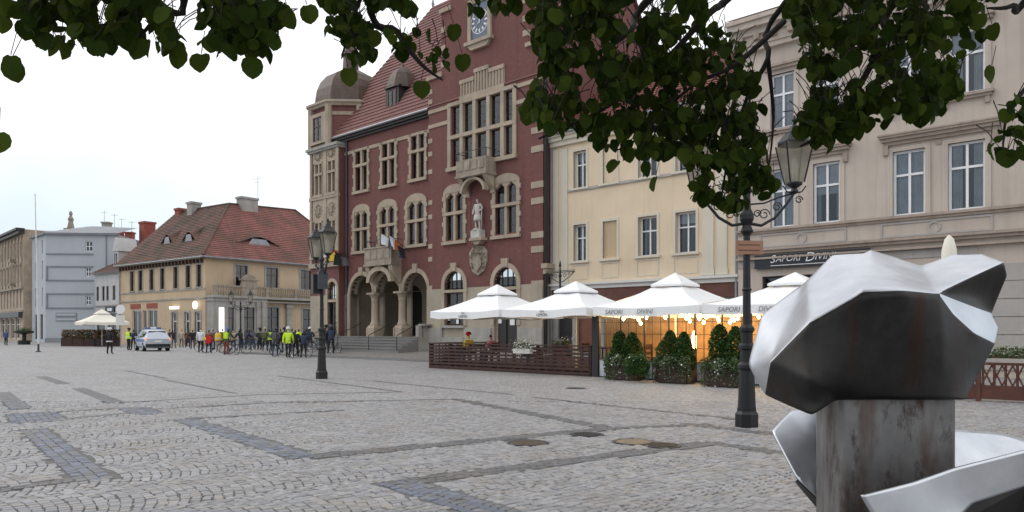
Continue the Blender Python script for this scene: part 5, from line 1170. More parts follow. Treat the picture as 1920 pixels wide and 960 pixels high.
ch0 = make_chair(UN(20.9, -8.2, .2), ROWA + R(90), 'dark cafe chair behind the slatted fence', 'dark chairs behind the terrace fence')
for u, n, r in ((22.3, -8.2, -90), (24.2, -8.1, 90), (25.6, -8.1, -90), (26.3, -6.8, 90), (27.6, -6.8, -90)):
    c = copy_tree(ch0); c.location = UN(u, n, .2); c.rotation_euler.z = ROWA + R(r)
for u, n, lb in ((24.9, -8.1, 'empty dark cafe table behind the white flower box'), (27.0, -6.8, 'empty dark cafe table under the second parasol')):
    c = copy_tree(t0); c.location = UN(u, n, .2); c['label'] = lb
for u, n, lb in ((30.2, -7.3, 'dark table inside the lit glass front behind the first planter'), (33.0, -7.4, 'dark table inside the lit glass front behind the middle planter'), (35.4, -7.3, 'dark table inside the lit glass front behind the last planter')):
    c = copy_tree(t0); c.location = UN(u, n, .2); c['label'] = lb
    for d, r in ((-.7, 90), (.7, -90)):
        k = copy_tree(ch0); k.location = UN(u + d, n, .2); k.rotation_euler.z = ROWA + R(r); k['label'] = 'dark chair at a table inside the lit glass front'; k['group'] = 'chairs inside the glass front'

# ------------------------------------------------------------------ planting
def leaf_cloud(name, m, parent, pts, size, seed, jitter=.4, flat=False):
    """one mesh of many small folded leaves at the given points"""
    r = random.Random(seed); vs, fs, tint = [], [], []
    for (x, y, z, tn) in pts:
        a = r.uniform(0, 6.283); b = r.uniform(-.9, .9) if not flat else r.uniform(-.3, .3); s = size * r.uniform(.6, 1.35)
        d = Vector((math.cos(a) * math.cos(b), math.sin(a) * math.cos(b), math.sin(b))); q = d.cross(Vector((r.uniform(-1, 1), r.uniform(-1, 1), 1))).normalized() * s * .45; d = d * s
        n = len(vs); p = Vector((x, y, z)); vs += [p - d * .5, p + q, p + d * .5, p - q]; fs.append((n, n + 1, n + 2, n + 3)); tint.append(tn)
    me = bpy.data.meshes.new(name); me.from_pydata([tuple(v) for v in vs], [], fs); me.materials.append(MT[m])
    at_ = me.attributes.new('tint', 'FLOAT', 'FACE'); at_.data.foreach_set('value', tint)
    o = bpy.data.objects.new(name, me); C.objects.link(o); o.parent = parent; return o
def thuja(label, loc, h, r, seed, group):
    t = thing('conifer_shrub', label, 'shrub', loc, 0, group); q = random.Random(seed); pts = []
    lob = [(q.uniform(0, 6.28), q.uniform(.2, .9), q.uniform(.10, .2)) for _ in range(14)]
    for _ in range(3600):
        z = q.random() ** 1.1; a = q.uniform(0, 6.283); prof = (1 - z) ** .42 * (.45 + .55 * min(1, (z + .25) / .4))
        k = 1 + sum(w * math.exp(-((math.sin((a - la) / 2) * 3) ** 2 + ((z - lz) * 5) ** 2)) for la, lz, w in lob) * 1.5
        rr = r * prof * k * (q.random() ** .35) ; pts.append((rr * math.cos(a), rr * math.sin(a), z * h, q.random() ** 2 * .9))
    leaf_cloud('foliage', 'leaf_thuja', t, pts, .065, seed); MB().tube([(0, 0, 0), (0, 0, h * .7)], [.03, .008], 6).build('stem', 'bark', t); return t
def bush(label, loc, rx, ry, rz_, seed, flowers, group, m='leaf_bush', count=1400, fl=110, droop=0, fm='flower_white'):
    t = thing('flowering_plant' if flowers else 'leafy_plant', label, 'plant', loc, 0, group); q = random.Random(seed); pts = []; fp = []
    for i in range(count + fl):
        a = q.uniform(0, 6.283); b = math.asin(q.uniform(-.5, 1)); k = q.uniform(.35, 1) ** .5; lum = 1 + .18 * math.sin(3 * a + seed) + .12 * math.sin(5 * b + 2 * a)
        x, y, z = rx * math.cos(a) * math.cos(b) * k * lum, ry * math.sin(a) * math.cos(b) * k * lum, rz_ * math.sin(b) * k * lum
        if droop and q.random() < droop: z -= q.uniform(0, .55)
        (pts if i < count else fp).append((x, y, z, q.random() ** 1.5) if i < count else (x * 1.06, y * 1.06, z + .02, 1))
    leaf_cloud('foliage', m, t, pts, .06, seed)
    if flowers: leaf_cloud('blossom', fm, t, fp, .05, seed + 1)
    MB().tube([(0, 0, -rz_ * .8), (0, 0, rz_ * .3)], [.02, .008], 5).build('stem', 'bark', t); return t
for i, (px, py, nm) in enumerate(((1172, 716, 'first planter by the slatted fence'), (1268, 722, 'middle planter'), (1362, 729, 'planter behind the lamp post'))):
    p = gnd(px, py - 4); w, d, h = (.52, .34, .5)
    t = thing('planter_box', 'rusty brown planter box, the ' + nm, 'planter', p, ROWA, 'brown planter boxes before the glass front')
    mb = MB(); mb.box(-w, w, -d, -d + .03, .03, h); mb.box(-w, w, d - .03, d, .03, h); mb.box(-w, -w + .03, -d + .03, d - .03, .03, h); mb.box(w - .03, w, -d + .03, d - .03, .03, h); mb.box(-w - .02, w + .02, -d - .02, -d + .04, h, h + .03); mb.box(-w - .02, w + .02, d - .04, d + .02, h, h + .03); mb.box(-w - .02, -w + .04, -d + .04, d - .04, h, h + .03); mb.box(w - .04, w + .02, -d + .04, d - .04, h, h + .03); mb.box(-w + .05, w - .05, -d + .05, d - .05, 0, .03)
    mb.build('box', 'planter_brown', t); MB().box(-w + .03, w - .03, -d + .03, d - .03, .1, h - .05).build('soil', 'soil', t)
    for k, dx in enumerate((-.24, .24)):
        q = p + DU * dx + DN * .05 + Vector((0, 0, h - .1)); thuja(f'dense dark green conifer, {"first" if k == 0 else "second"} of the pair in the {nm}', q, (1.2, 1.22, 1.4)[i] * (1, .96)[k], .36, 40 + i * 7 + k, 'conifers in the brown planters')
    for k, (dx, dn, lb) in enumerate(((-.46, -.18, 'pale green trailing plant on the fence side of the'), (.0, -.36, 'white flowering plant at the front of the'), (.42, -.26, 'white flowering trailing plant on the sculpture side of the'))):
        q = p + DU * dx + DN * dn + Vector((0, 0, h + .08)); bush(lb + ' ' + nm, q, .30 if k == 1 else .25, .24, .27, 70 + i * 9 + k, k > 0, 'flowers in the brown planters', droop=.5 if k == 0 else .25, count=1300 if k != 1 else 600, fl=80)
big = gnd(1197, 717); bush('big bushy green plant standing on the cobbles beside the first planter', big + Vector((0, 0, .42)), .4, .36, .48, 99, True, None, m='leaf_thuja', count=2200, fl=40)
fb = thing('flower_box', 'white flower box full of white blossoms hung on the slatted fence', 'flower box', UN(25.15, FN - .17, .75), ROWA)
mb = MB(); mb.box(-.42, .42, -.1, .1, 0, .18); mb.build('box', 'trim_white', fb); q = random.Random(5)
pts = [(q.gauss(0, .2), q.gauss(0, .09), .2 + abs(q.gauss(0, .12)), q.random()) for _ in range(500)]; leaf_cloud('foliage', 'leaf_bush', fb, pts, .05, 6)
pts = [(q.gauss(0, .24), q.gauss(-.04, .1), .2 + q.gauss(.06, .12), 1) for _ in range(420)]; leaf_cloud('blossom', 'flower_white', fb, pts, .055, 8)
fb2 = thing('flower_box', 'small dark flower box with pale blossoms inside the slatted fence', 'flower box', UN(26.6, FN + .35, .95), ROWA); MB().box(-.4, .4, -.1, .1, 0, .16).build('box', 'wood_dark', fb2)
pts = [(q.gauss(0, .2), q.gauss(0, .08), .16 + abs(q.gauss(0, .1)), q.random()) for _ in range(500)]; leaf_cloud('foliage', 'leaf_bush', fb2, pts, .05, 9); pts = [(q.gauss(0, .22), q.gauss(0, .09), .22 + q.gauss(.05, .08), 1) for _ in range(120)]; leaf_cloud('blossom', 'flower_white', fb2, pts, .045, 10)
# red-brown lattice fence on the far side of the sculpture
LF = thing('lattice_fence', 'red-brown wooden lattice fence behind the steel sculpture', 'fence', UN(39.2, -10.45, 0), ROWA)
for i in range(7): MB().box(i * .95 - .05, i * .95 + .05, -.05, .05, 0, 2.3 if i == 2 else 1.08).build('post', 'wood_red', LF)
for i in range(6):
    x0, x1 = i * .95 + .05, (i + 1) * .95 - .05
    for z in (.06, .32, .84, 1.0): MB().box(x0, x1, -.03, .03, z, z + .06).build('rail', 'wood_red', LF)
    for k in range(4): x = x0 + .02 + k * .22; MB().box(x, x + .05, -.02, .02, .38, .84).build('slat', 'wood_red', LF)
    for k in range(4):
        for s in (-1, 1):
            x = x0 + .1 + k * .2; mb = MB(); mb.mesh([(x - s * .1, -.034, .38), (x - s * .1 + .04, -.034, .38), (x + s * .1 + .04, -.034, .84), (x + s * .1, -.034, .84), (x - s * .1, -.022, .38), (x - s * .1 + .04, -.022, .38), (x + s * .1 + .04, -.022, .84), (x + s * .1, -.022, .84)], [(0, 1, 2, 3), (4, 7, 6, 5), (0, 4, 5, 1), (1, 5, 6, 2), (2, 6, 7, 3), (3, 7, 4, 0)]); mb.build('lattice_strip', 'wood_red', LF)
    MB().box(x0, x1, -.025, .025, .12, .32).build('board', 'wood_red', LF)
bush('low green plants in a trough on top of the lattice fence', UN(41.2, -10.1, 1.1), 1.3, .2, .2, 131, False, None, count=1300, fl=0)
# wrought iron sign post behind the parasols
IP = thing('iron_sign_post', 'black wrought iron post with scrolled cross arm between hall and yellow house', 'sign post', UN(20.25, -1.2, .1), ROWA)
MB().lathe([(.09, 0), (.06, .4), (.05, 4.2), (.09, 4.28), (.05, 4.36), (.03, 4.7), (.07, 4.78), (.01, 5.05)], n=8).build('post', 'iron_black', IP)
mb = MB(); mb.tube([(-.95, 0, 4.45), (.95, 0, 4.45)], .025, 6); mb.tube([(-.95, 0, 4.52), (.95, 0, 4.52)], .018, 6)
for s in (-1, 1):
    mb.tube([(s * .9, 0, 4.43), (s * .6, 0, 4.2), (s * .2, 0, 3.98), (s * .05, 0, 3.95)], .02, 6)
    for cx, cz, r in ((.3, 4.28, .12), (.58, 4.33, .09), (.8, 4.38, .05)): mb.tube([(s * (cx + r * (1 - k / 20) * math.cos(k * .6)), 0, cz + r * (1 - k / 20) * math.sin(k * .6)) for k in range(14)], .013, 5)
mb.build('cross_arm', 'iron_black', IP)

# ================================================================== STEEL SCULPTURE
SC = thing('steel_sculpture', 'folded stainless steel sculpture of an animal head on a rust-streaked pillar', 'sculpture', (2.05, 4.2, 0), 0)
def sheet(name, V, F, M=None, thick=None, bev=.007, groups=None, corners=()):
    bm = bmesh.new(); cl = bm.edges.layers.float.new('crease_edge'); vl = bm.verts.layers.float.new('crease_vert')
    vv = [bm.verts.new(v - Vector((2.05, 4.2, 0))) for v in V]
    for i, f in enumerate(F):
        fc = bm.faces.new([vv[k] for k in f]); fc.material_index = M[i] if M else 0
    bmesh.ops.recalc_face_normals(bm, faces=bm.faces)
    if groups:      # bent within a sheet, folded sharp between sheets
        for k_ in corners: vv[k_][vl] = .97
        fl_ = list(bm.faces); gi = {f: groups[i] for i, f in enumerate(fl_)}
        for f in fl_: f.smooth = True
        for e in bm.edges: e[cl] = 0.0 if len(e.link_faces) == 2 and gi[e.link_faces[0]] == gi[e.link_faces[1]] else .97
    me = bpy.data.meshes.new(name); bm.to_mesh(me); bm.free()
    me.materials.append(MT['steel']); me.materials.append(MT['steel_shaded']); me.materials.append(MT['steel_rusty'])
    o = bpy.data.objects.new(name, me); C.objects.link(o); o.parent = SC
    if groups: m = o.modifiers.new('bend', 'SUBSURF'); m.levels = 4; m.render_levels = 4; m.boundary_smooth = 'PRESERVE_CORNERS'
    if thick: m = o.modifiers.new('thickness', 'SOLIDIFY'); m.thickness = thick; m.offset = 0
    if groups: return o
    m = o.modifiers.new('fold', 'BEVEL'); m.width = bev; m.segments = 2; m.limit_method = 'ANGLE'; m.angle_limit = R(8); m.harden_normals = False
    if groups: m.angle_limit = R(16); m.width = .006; m.harden_normals = True
    return o
P = dict(a0=(1400, 684, 4.35), a1=(1433, 743, 4.2), a2=(1523, 783, 3.78), a3=(1568, 752, 3.92), b1=(1690, 753, 3.92), d1=(1760, 753, 3.94), a4=(1813, 752, 4.0), a5=(1838, 707, 4.18), a6=(1869, 645, 4.3),
         a7=(1873, 614, 4.42), a8=(1863, 589, 4.42), a9=(1891, 513, 4.34), a10=(1888, 489, 4.28), a11=(1844, 475, 4.55), a12=(1787, 476, 4.65), a13=(1728, 497, 4.7), a14=(1666, 476, 4.72),
         a15=(1633, 466, 4.6), a16=(1621, 473, 4.55), a17=(1560, 476, 4.5), a18=(1509, 527, 4.45), a19=(1426, 589, 4.5), r0=(1444, 679, 4.02), r1=(1517, 606, 3.84), r2=(1619, 547, 3.78),
         r3=(1692, 544, 3.78), r4=(1759, 550, 3.9), r5=(1827, 625, 4.08), c1=(1787, 589, 3.97), s1=(1517, 712, 3.76), s2=(1545, 722, 3.78), t1=(1588, 516, 4.22), t2=(1462, 640, 4.18), m1=(1690, 640, 3.84), m2=(1600, 660, 3.83), m3=(1775, 660, 3.90), e1=(1815, 545, 4.3))
keys = list(P); V = [at(*P[k]) for k in keys]; ix = {k: i for i, k in enumerate(keys)}
back = ['a0', 'a19', 'a18', 'a17', 'a16', 'a15', 'a14', 'a13', 'a12', 'a11', 'a10', 'a9', 'a8', 'a7', 'a6', 'a5', 'a4', 'd1', 'b1', 'a3', 'a2', 'a1']
bring = {}
cen = at(1650, 620, 4.9)
for k in back:
    bring[k] = len(V); v = V[ix[k]].copy(); v = v.lerp(cen, .32); v.y = max(v.y + .25, 4.75 if k not in ('a3', 'a4', 'b1', 'd1', 'a2') else 4.6); V.append(v)
V.append(at(1650, 620, 5.35) ); cb = len(V) - 1
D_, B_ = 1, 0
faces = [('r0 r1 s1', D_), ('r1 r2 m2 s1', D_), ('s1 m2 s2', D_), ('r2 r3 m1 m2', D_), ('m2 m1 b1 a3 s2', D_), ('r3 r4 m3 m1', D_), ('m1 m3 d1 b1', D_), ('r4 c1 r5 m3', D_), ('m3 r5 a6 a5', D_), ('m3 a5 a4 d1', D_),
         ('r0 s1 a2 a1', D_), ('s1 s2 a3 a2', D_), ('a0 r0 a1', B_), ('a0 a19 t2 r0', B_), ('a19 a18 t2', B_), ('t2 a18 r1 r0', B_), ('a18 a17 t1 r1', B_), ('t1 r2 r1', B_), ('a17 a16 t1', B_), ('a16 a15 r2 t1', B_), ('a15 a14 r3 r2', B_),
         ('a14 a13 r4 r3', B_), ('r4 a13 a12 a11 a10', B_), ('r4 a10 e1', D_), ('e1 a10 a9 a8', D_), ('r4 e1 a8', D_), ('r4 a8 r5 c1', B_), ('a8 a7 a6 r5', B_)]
F = [tuple(ix[k] for k in f.split()) for f, _ in faces]; M = [m for _, m in faces]
for i in range(len(back)):
    a, b = back[i], back[(i + 1) % len(back)]; F.append((ix[a], ix[b], bring[b], bring[a])); M.append(0); F.append((bring[a], bring[b], cb)); M.append(0)
GR = [1, 1, 1, 1, 1, 1, 1, 2, 2, 2, 3, 3, 4, 4, 5, 5, 6, 6, 7, 7, 7, 7, 8, 9, 9, 9, 10, 10] + [11] * (2 * len(back))
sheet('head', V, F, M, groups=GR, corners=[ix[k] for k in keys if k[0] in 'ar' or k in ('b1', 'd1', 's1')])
# pillar
ft = [(1.775, 3.95), (2.40, 4.02), (2.435, 4.06), (2.45, 4.55), (1.87, 4.55), (1.785, 4.2), (1.76, 3.975)]
n = len(ft); V = [Vector((x, y, 0)) for x, y in ft] + [Vector((x, y, 1.42)) for x, y in ft]
sheet('pillar', V, [tuple(range(n - 1, -1, -1)), tuple(range(n, 2 * n))] + [(i, (i + 1) % n, (i + 1) % n + n, i + n) for i in range(n)], [2] * (n + 2), bev=.012)
# flared plates below the head
def plate(name, pts, fs, thick=.016, m=0):
    return sheet(name, [at(*p) for p in pts], fs, [m] * len(fs), thick, .004, groups=[1] * len(fs) if name == 'flared_plate' else [1, 1, 2, 2] if name == 'folded_band' else None, corners={6: range(6), 7: range(7), 10: (0, 1, 5, 6, 7) if name == 'flared_plate' else range(10)}.get(len(pts), ()))
plate('flared_plate', [(1447, 808, 4.86), (1484, 771, 4.98), (1540, 764, 4.92), (1600, 772, 4.84), (1600, 880, 4.62), (1600, 990, 4.58), (1553, 953, 4.56), (1495, 899, 4.60), (1530, 850, 4.70), (1560, 900, 4.58)],
      [(0, 1, 8), (1, 2, 8), (2, 3, 4, 8), (4, 5, 9, 8), (5, 6, 9), (6, 7, 9), (7, 8, 9), (7, 0, 8)])
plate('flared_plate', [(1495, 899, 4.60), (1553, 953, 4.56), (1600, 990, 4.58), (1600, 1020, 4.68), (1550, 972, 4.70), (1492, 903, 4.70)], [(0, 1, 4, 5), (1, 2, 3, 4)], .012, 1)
plate('flared_plate', [(1770, 806, 4.75), (1866, 812, 4.82), (1905, 821, 4.78), (2010, 860, 4.62), (2020, 960, 4.3), (1860, 930, 4.3), (1770, 920, 4.3)], [(0, 1, 5, 6), (1, 2, 5), (2, 3, 4, 5)])
plate('folded_band', [(1615, 929, 3.55), (1710, 905, 3.60), (1788, 878, 3.64), (1920, 845, 3.72), (2060, 805, 3.86), (2070, 870, 3.90), (1925, 909, 3.76), (1820, 944, 3.67), (1785, 985, 3.62), (1650, 990, 3.56)],
      [(0, 1, 8, 9), (1, 2, 7, 8), (2, 3, 6, 7), (3, 4, 5, 6)])
plate('lower_plate', [(1785, 985, 3.64), (1820, 944, 3.69), (1925, 909, 3.78), (2070, 870, 3.92), (2080, 1250, 4.2), (1780, 1250, 4.15)], [(0, 1, 2, 5), (2, 3, 4, 5)], .012, 1)  # dark steel copy: shade of the hollow under the band put into its colour
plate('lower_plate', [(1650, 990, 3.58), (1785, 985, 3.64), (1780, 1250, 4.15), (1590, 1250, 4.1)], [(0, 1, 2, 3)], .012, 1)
MB().box(-.55, .65, -.4, .6, 0, .12).build('base_slab', 'granite_grey', SC)

# ================================================================== LINDEN TREE OVERHEAD
TR = thing('linden_tree', 'linden tree hanging its dark green leafy branches over the top of the square', 'tree', (3.4, -1.4, 0), 0)
TO = Vector((3.4, -1.4, 0)); TX = Vector((1.8, .2, 0))
def lp(v): return tuple(Vector(v) - TO)
mb = MB(); mb.tube([(0, 0, 0), (-.02, .02, .4), (.02, .05, 1.6), (-.04, .1, 3.0), (-.06, .15, 4.2), (.0, .2, 6.5), (.1, .2, 9)], [.34, .25, .21, .19, .15, .09, .03], 12); mb.build('trunk', 'bark', TR, True)
def limb(pts, r0, r1, name='branch', n=7):
    # smooth path through the points
    Q = []; P_ = [Vector(p) for p in pts]
    for i in range(len(P_) - 1):
        p0, p1, p2, p3 = P_[max(i - 1, 0)], P_[i], P_[i + 1], P_[min(i + 2, len(P_) - 1)]
        for k in range(5):
            t = k / 5; Q.append(.5 * ((2 * p1) + (p2 - p0) * t + (2 * p0 - 5 * p1 + 4 * p2 - p3) * t * t + (3 * p1 - p0 - 3 * p2 + p3) * t ** 3))
    Q.append(P_[-1]); m = len(Q); mb = MB(); mb.tube([lp(q) for q in Q], [r0 + (r1 - r0) * i / (m - 1) for i in range(m)], n); return mb.build(name, 'bark', TR, True)
limb([(3.37, -1.3, 3.4), (2.9, .4, 4.4), (2.2, 2.0, 4.3), at(1420, -60, 3.8), at(1330, 25, 3.9), at(1230, 130, 3.9), at(1130, 205, 3.8), at(1010, 260, 3.7)], .036, .005)
limb([(3.37, -1.28, 3.9), (3.0, .4, 4.9), (2.6, 2.3, 4.6), at(1490, -20, 4.2), at(1440, 110, 4.2), at(1400, 185, 4.2), at(1365, 300, 4.2), at(1350, 390, 4.2)], .028, .004)
limb([(3.36, -1.26, 4.1), (3.3, .3, 4.6), (3.0, 2.2, 4.3), at(1720, -40, 4.0), at(1660, 70, 4.0), at(1600, 180, 4.0), at(1540, 250, 4.0), at(1500, 275, 4.0)], .04, .005)
limb([(3.36, -1.26, 4.0), (1.2, .4, 5.0), (-.3, 1.9, 4.5), at(690, -40, 3.5), at(745, 60, 3.5), at(790, 120, 3.5), at(830, 150, 3.5)], .04, .004)
limb([(3.36, -1.26, 4.3), (.6, .2, 5.2), (-1.4, 1.6, 4.5), at(330, -70, 3.1), at(300, 20, 3.1), at(260, 70, 3.1)], .04, .005)
limb([(3.36, -1.26, 4.5), (.4, .0, 5.3), (-1.9, 1.4, 4.3), at(80, -60, 3.0), at(60, 30, 3.0)], .035, .005)
limb([(2.3, 2.3, 4.6), at(1250, -40, 4.4), at(1180, 60, 4.4), at(1080, 120, 4.3)], .04, .005)
limb([at(1470, 40, 4.2), at(1380, 120, 4.0), at(1300, 160, 4.0), at(1210, 240, 4.0)], .018, .004)
limb([at(1440, 110, 4.2), at(1450, 220, 4.3), at(1440, 330, 4.3)], .014, .003)
limb([(2.9, 2.2, 4.3), at(1960, -40, 3.6), at(1900, 10, 3.6), at(1850, 15, 3.6)], .03, .004)
limb([(2.9, 2.2, 4.3), at(1990, 60, 3.4), at(1935, 150, 3.4), at(1890, 210, 3.4), at(1880, 290, 3.4)], .02, .003)
limb([at(690, -40, 3.5), at(660, 40, 3.5), at(640, 110, 3.5)], .014, .003); limb([at(330, -70, 3.1), at(440, 10, 3.1), at(455, 90, 3.1)], .014, .003)
# leaf: heart-shaped with a fold along the midrib
def leaf_mesh(seed):
    r = random.Random(seed); fold = r.uniform(.10, .3); curl = r.uniform(-.25, .3); w = r.uniform(.92, 1.08)
    half_ = [(0, .06), (.20, .0), (.42, .12), (.51, .38), (.45, .66), (.24, .88), (0, 1.02)]
    mid = [(0, .10), (0, .25), (0, .45), (0, .65), (0, .85), (0, 1.08)]
    def z(x, y): return abs(x) * fold - curl * (y - .3) ** 2 + .02 * math.sin(7 * y + 5 * x)
    vs = []; fs = []
    for s in (-1, 1):
        n = len(vs); L = [(s * x * w, y) for x, y in half_]; vs += [(x, y, z(x, y)) for x, y in L]
        c = len(vs); vs.append((0, .42, z(0, .42)))
        for i in range(len(L) - 1): fs.append((n + i, n + i + 1, c) if s > 0 else (n + i + 1, n + i, c))
    n = len(vs); vs += [(-.012, .12, 0), (.012, .12, 0), (.004, -.35, .10), (-.004, -.35, .10)]; fs.append((n, n + 1, n + 2, n + 3))
    return vs, fs
LV = [leaf_mesh(k) for k in range(6)]
rl = random.Random(77)
# sprays of foliage as outlines in photo columns/rows, each at its own distance and thickness (px outline, distance, half thickness, leaves, leaf size)
SPR = [([(0, -60), (300, -60), (292, 0), (318, 60), (345, 92), (310, 95), (262, 92), (240, 72), (200, 92), (150, 84), (105, 98), (60, 78), (30, 52), (0, 66)], 3.0, .35, 549, 0.070),
       ([(368, -60), (550, -60), (545, 0), (528, 50), (530, 76), (498, 108), (440, 96), (405, 102), (388, 78), (380, 30)], 3.1, .3, 316, 0.067),
       ([(595, -60), (760, -60), (768, 10), (792, 42), (762, 70), (720, 90), (690, 120), (660, 140), (645, 120), (668, 100), (640, 72), (604, 62), (615, 40)], 3.5, .3, 283, 0.063),
       ([(770, 60), (800, 62), (845, 85), (845, 132), (815, 132), (790, 112), (755, 115), (745, 90)], 3.5, .12, 30, 0.060),
       ([(855, -60), (985, -60), (970, 14), (935, 38), (905, 34), (872, 14)], 3.6, .3, 133, 0.067),
       ([(985, -60), (1325, -60), (1322, 40), (1270, 120), (1200, 170), (1130, 215), (1060, 255), (1005, 252), (975, 232), (985, 196), (1018, 150), (1006, 110), (1000, 60)], 3.8, .45, 1199, 0.069),
       ([(1130, 190), (1270, 110), (1330, 50), (1385, 84), (1418, 160), (1425, 230), (1300, 250), (1180, 250)], 4.1, .4, 399, 0.069),
       ([(1030, 230), (1180, 220), (1420, 220), (1436, 290), (1400, 320), (1330, 310), (1280, 300), (1210, 306), (1150, 290), (1100, 262)], 4.0, .35, 433, 0.069),
       ([(1290, 300), (1400, 300), (1448, 318), (1450, 365), (1400, 392), (1368, 402), (1330, 392), (1304, 360)], 4.2, .3, 199, 0.067),
       ([(1484, -60), (1870, -60), (1862, 20), (1800, 55), (1780, 60), (1795, 130), (1802, 175), (1740, 215), (1600, 215), (1510, 225), (1525, 160), (1505, 105), (1484, 55)], 4.0, .5, 1266, 0.070),
       ([(1510, 215), (1640, 200), (1740, 205), (1786, 200), (1720, 232), (1650, 236), (1600, 252), (1565, 272), (1520, 274), (1486, 262), (1500, 240)], 3.9, .35, 249, 0.070),
       ([(1790, 60), (1850, 60), (1855, 110), (1815, 125), (1795, 110)], 3.7, .15, 5, 0.067), ([(1900, 180), (1930, 180), (1930, 305), (1880, 300), (1865, 280), (1880, 230)], 3.4, .12, 30, 0.063)]
LOOSE = [(472, 122, 2.9), (20, 118, 2.8), (378, 116, 3.0), (575, 24, 3.2), (330, 104, 2.9), (-2, 262, 2.9), (866, 116, 3.5), (790, 166, 3.5), (1230, 346, 3.9), (1158, 316, 3.9), (1860, 138, 3.5), (1858, 284, 3.4), (1905, 300, 3.4), (652, 142, 3.4), (1450, 350, 4.2), (1440, 300, 4.2), (1500, 250, 4.0), (1535, 262, 3.9), (1860, 60, 3.6), (1835, 40, 3.6), (1890, 295, 3.35), (20, 128, 2.85), (700, 70, 3.4), (1215, 318, 3.9), (850, 60, 3.6)]
def inpoly(x, y, P_):
    c = False; n = len(P_)
    for i in range(n):
        (x0, y0), (x1, y1) = P_[i], P_[i - 1]
        if (y0 > y) != (y1 > y) and x < (x1 - x0) * (y - y0) / (y1 - y0) + x0: c = not c
    return c
from mathutils import noise as nzl
leaves = []   # position, rotation, size, tint
def orient():
    # blades hang tip down, turned every way
    az = rl.uniform(0, 6.283); pitch = rl.gauss(R(-72), R(28)); roll = rl.gauss(0, R(28))
    return Matrix.Rotation(az, 3, 'Z') @ Matrix.Rotation(pitch, 3, 'X') @ Matrix.Rotation(roll, 3, 'Y')
twigs = MB()
for outline, Y, th, cnt, size in SPR:
    xs = [p[0] for p in outline]; ys = [p[1] for p in outline]; k = 0
    while k < cnt:
        x, y = rl.uniform(min(xs), max(xs)), rl.uniform(min(ys), max(ys))
        if not inpoly(x, y, outline): continue
        if nzl.noise(Vector((x / 42, y / 42, Y * 3))) < rl.uniform(-.32, .02): continue
        k += 1; p = at(x, y - 14, Y + rl.uniform(-th, th)); s = size * rl.uniform(.5, 1.25); leaves.append((p, orient(), s, rl.random() ** 1.6))
        if k % 3 == 0:
            q = p + Vector((rl.uniform(-.12, .12), rl.uniform(-.12, .12), rl.uniform(.05, .16))); twigs.tube([lp(p), lp((p + q) / 2 + Vector((0, 0, .02))), lp(q)], [.002, .0025, .003], 3, False)
for x, y, Y in LOOSE:
    p = at(x, y - 16, Y); leaves.append((p, orient() if rl.random() < .3 else Matrix.Rotation(rl.uniform(-.6, .6), 3, 'Z') @ Matrix.Rotation(R(-80), 3, 'X') @ Matrix.Rotation(rl.uniform(-.4, .4), 3, 'Y'), .085, rl.uniform(.3, 1)))
    twigs.tube([lp(p), lp(p + Vector((rl.uniform(-.04, .04), .02, .10)))], .0018, 3, False)
nvis = len(leaves)
# rest of the crown above and behind the viewer
for _ in range(5000):
    a = rl.uniform(0, 6.283); b = math.asin(rl.uniform(-.55, 1)); k = rl.uniform(.45, 1) ** .6
    p = Vector((.3, 1.6, 6.8)) + Vector((4.6 * math.cos(a) * math.cos(b) * k, 3.0 * math.sin(a) * math.cos(b) * k, 2.9 * math.sin(b) * k))
    if p.z < 4.2: continue
    if p.y > .3 and (p.z - EYE) / p.y < .49: continue
    leaves.append((p, orient(), .11 * rl.uniform(.7, 1.2), rl.random()))
tw_ = twigs.build('twigs', 'bark', TR); tw_['kind'] = 'stuff'
big_order = sorted(range(nvis), key=lambda i: leaves[i][0].y / leaves[i][2]); singles = set(big_order[:300])
vmesh = []
for k in range(6):
    for t in (.1, .45, .85):
        me = bpy.data.meshes.new('leaf'); me.from_pydata(LV[k][0], [], LV[k][1]); me.materials.append(MT['leaf_linden']); at_ = me.attributes.new('tint', 'FLOAT', 'FACE'); at_.data.foreach_set('value', [t] * len(LV[k][1])); vmesh.append(me)
vs, fs, tint = [], [], []
for i, (p, M3, s, tn) in enumerate(leaves):
    if i in singles:
        o = bpy.data.objects.new('leaf', vmesh[(i % 6) * 3 + (0 if tn < .25 else 1 if tn < .65 else 2)]); C.objects.link(o); o.parent = TR
        o.matrix_local = Matrix.Translation(p - TO) @ M3.to_4x4() @ Matrix.Scale(s, 4)
    else:
        V_, F_ = LV[i % 6]; n = len(vs); q = p - TO
        for v in V_: w = M3 @ Vector(v) * s + q; vs.append((w.x, w.y, w.z))
        for f in F_: fs.append(tuple(k + n for k in f)); tint.append(tn)
me = bpy.data.meshes.new('foliage'); me.from_pydata(vs, [], fs); me.materials.append(MT['leaf_linden']); at_ = me.attributes.new('tint', 'FLOAT', 'FACE'); at_.data.foreach_set('value', tint)
o = bpy.data.objects.new('foliage', me); C.objects.link(o); o.parent = TR; o['kind'] = 'stuff'

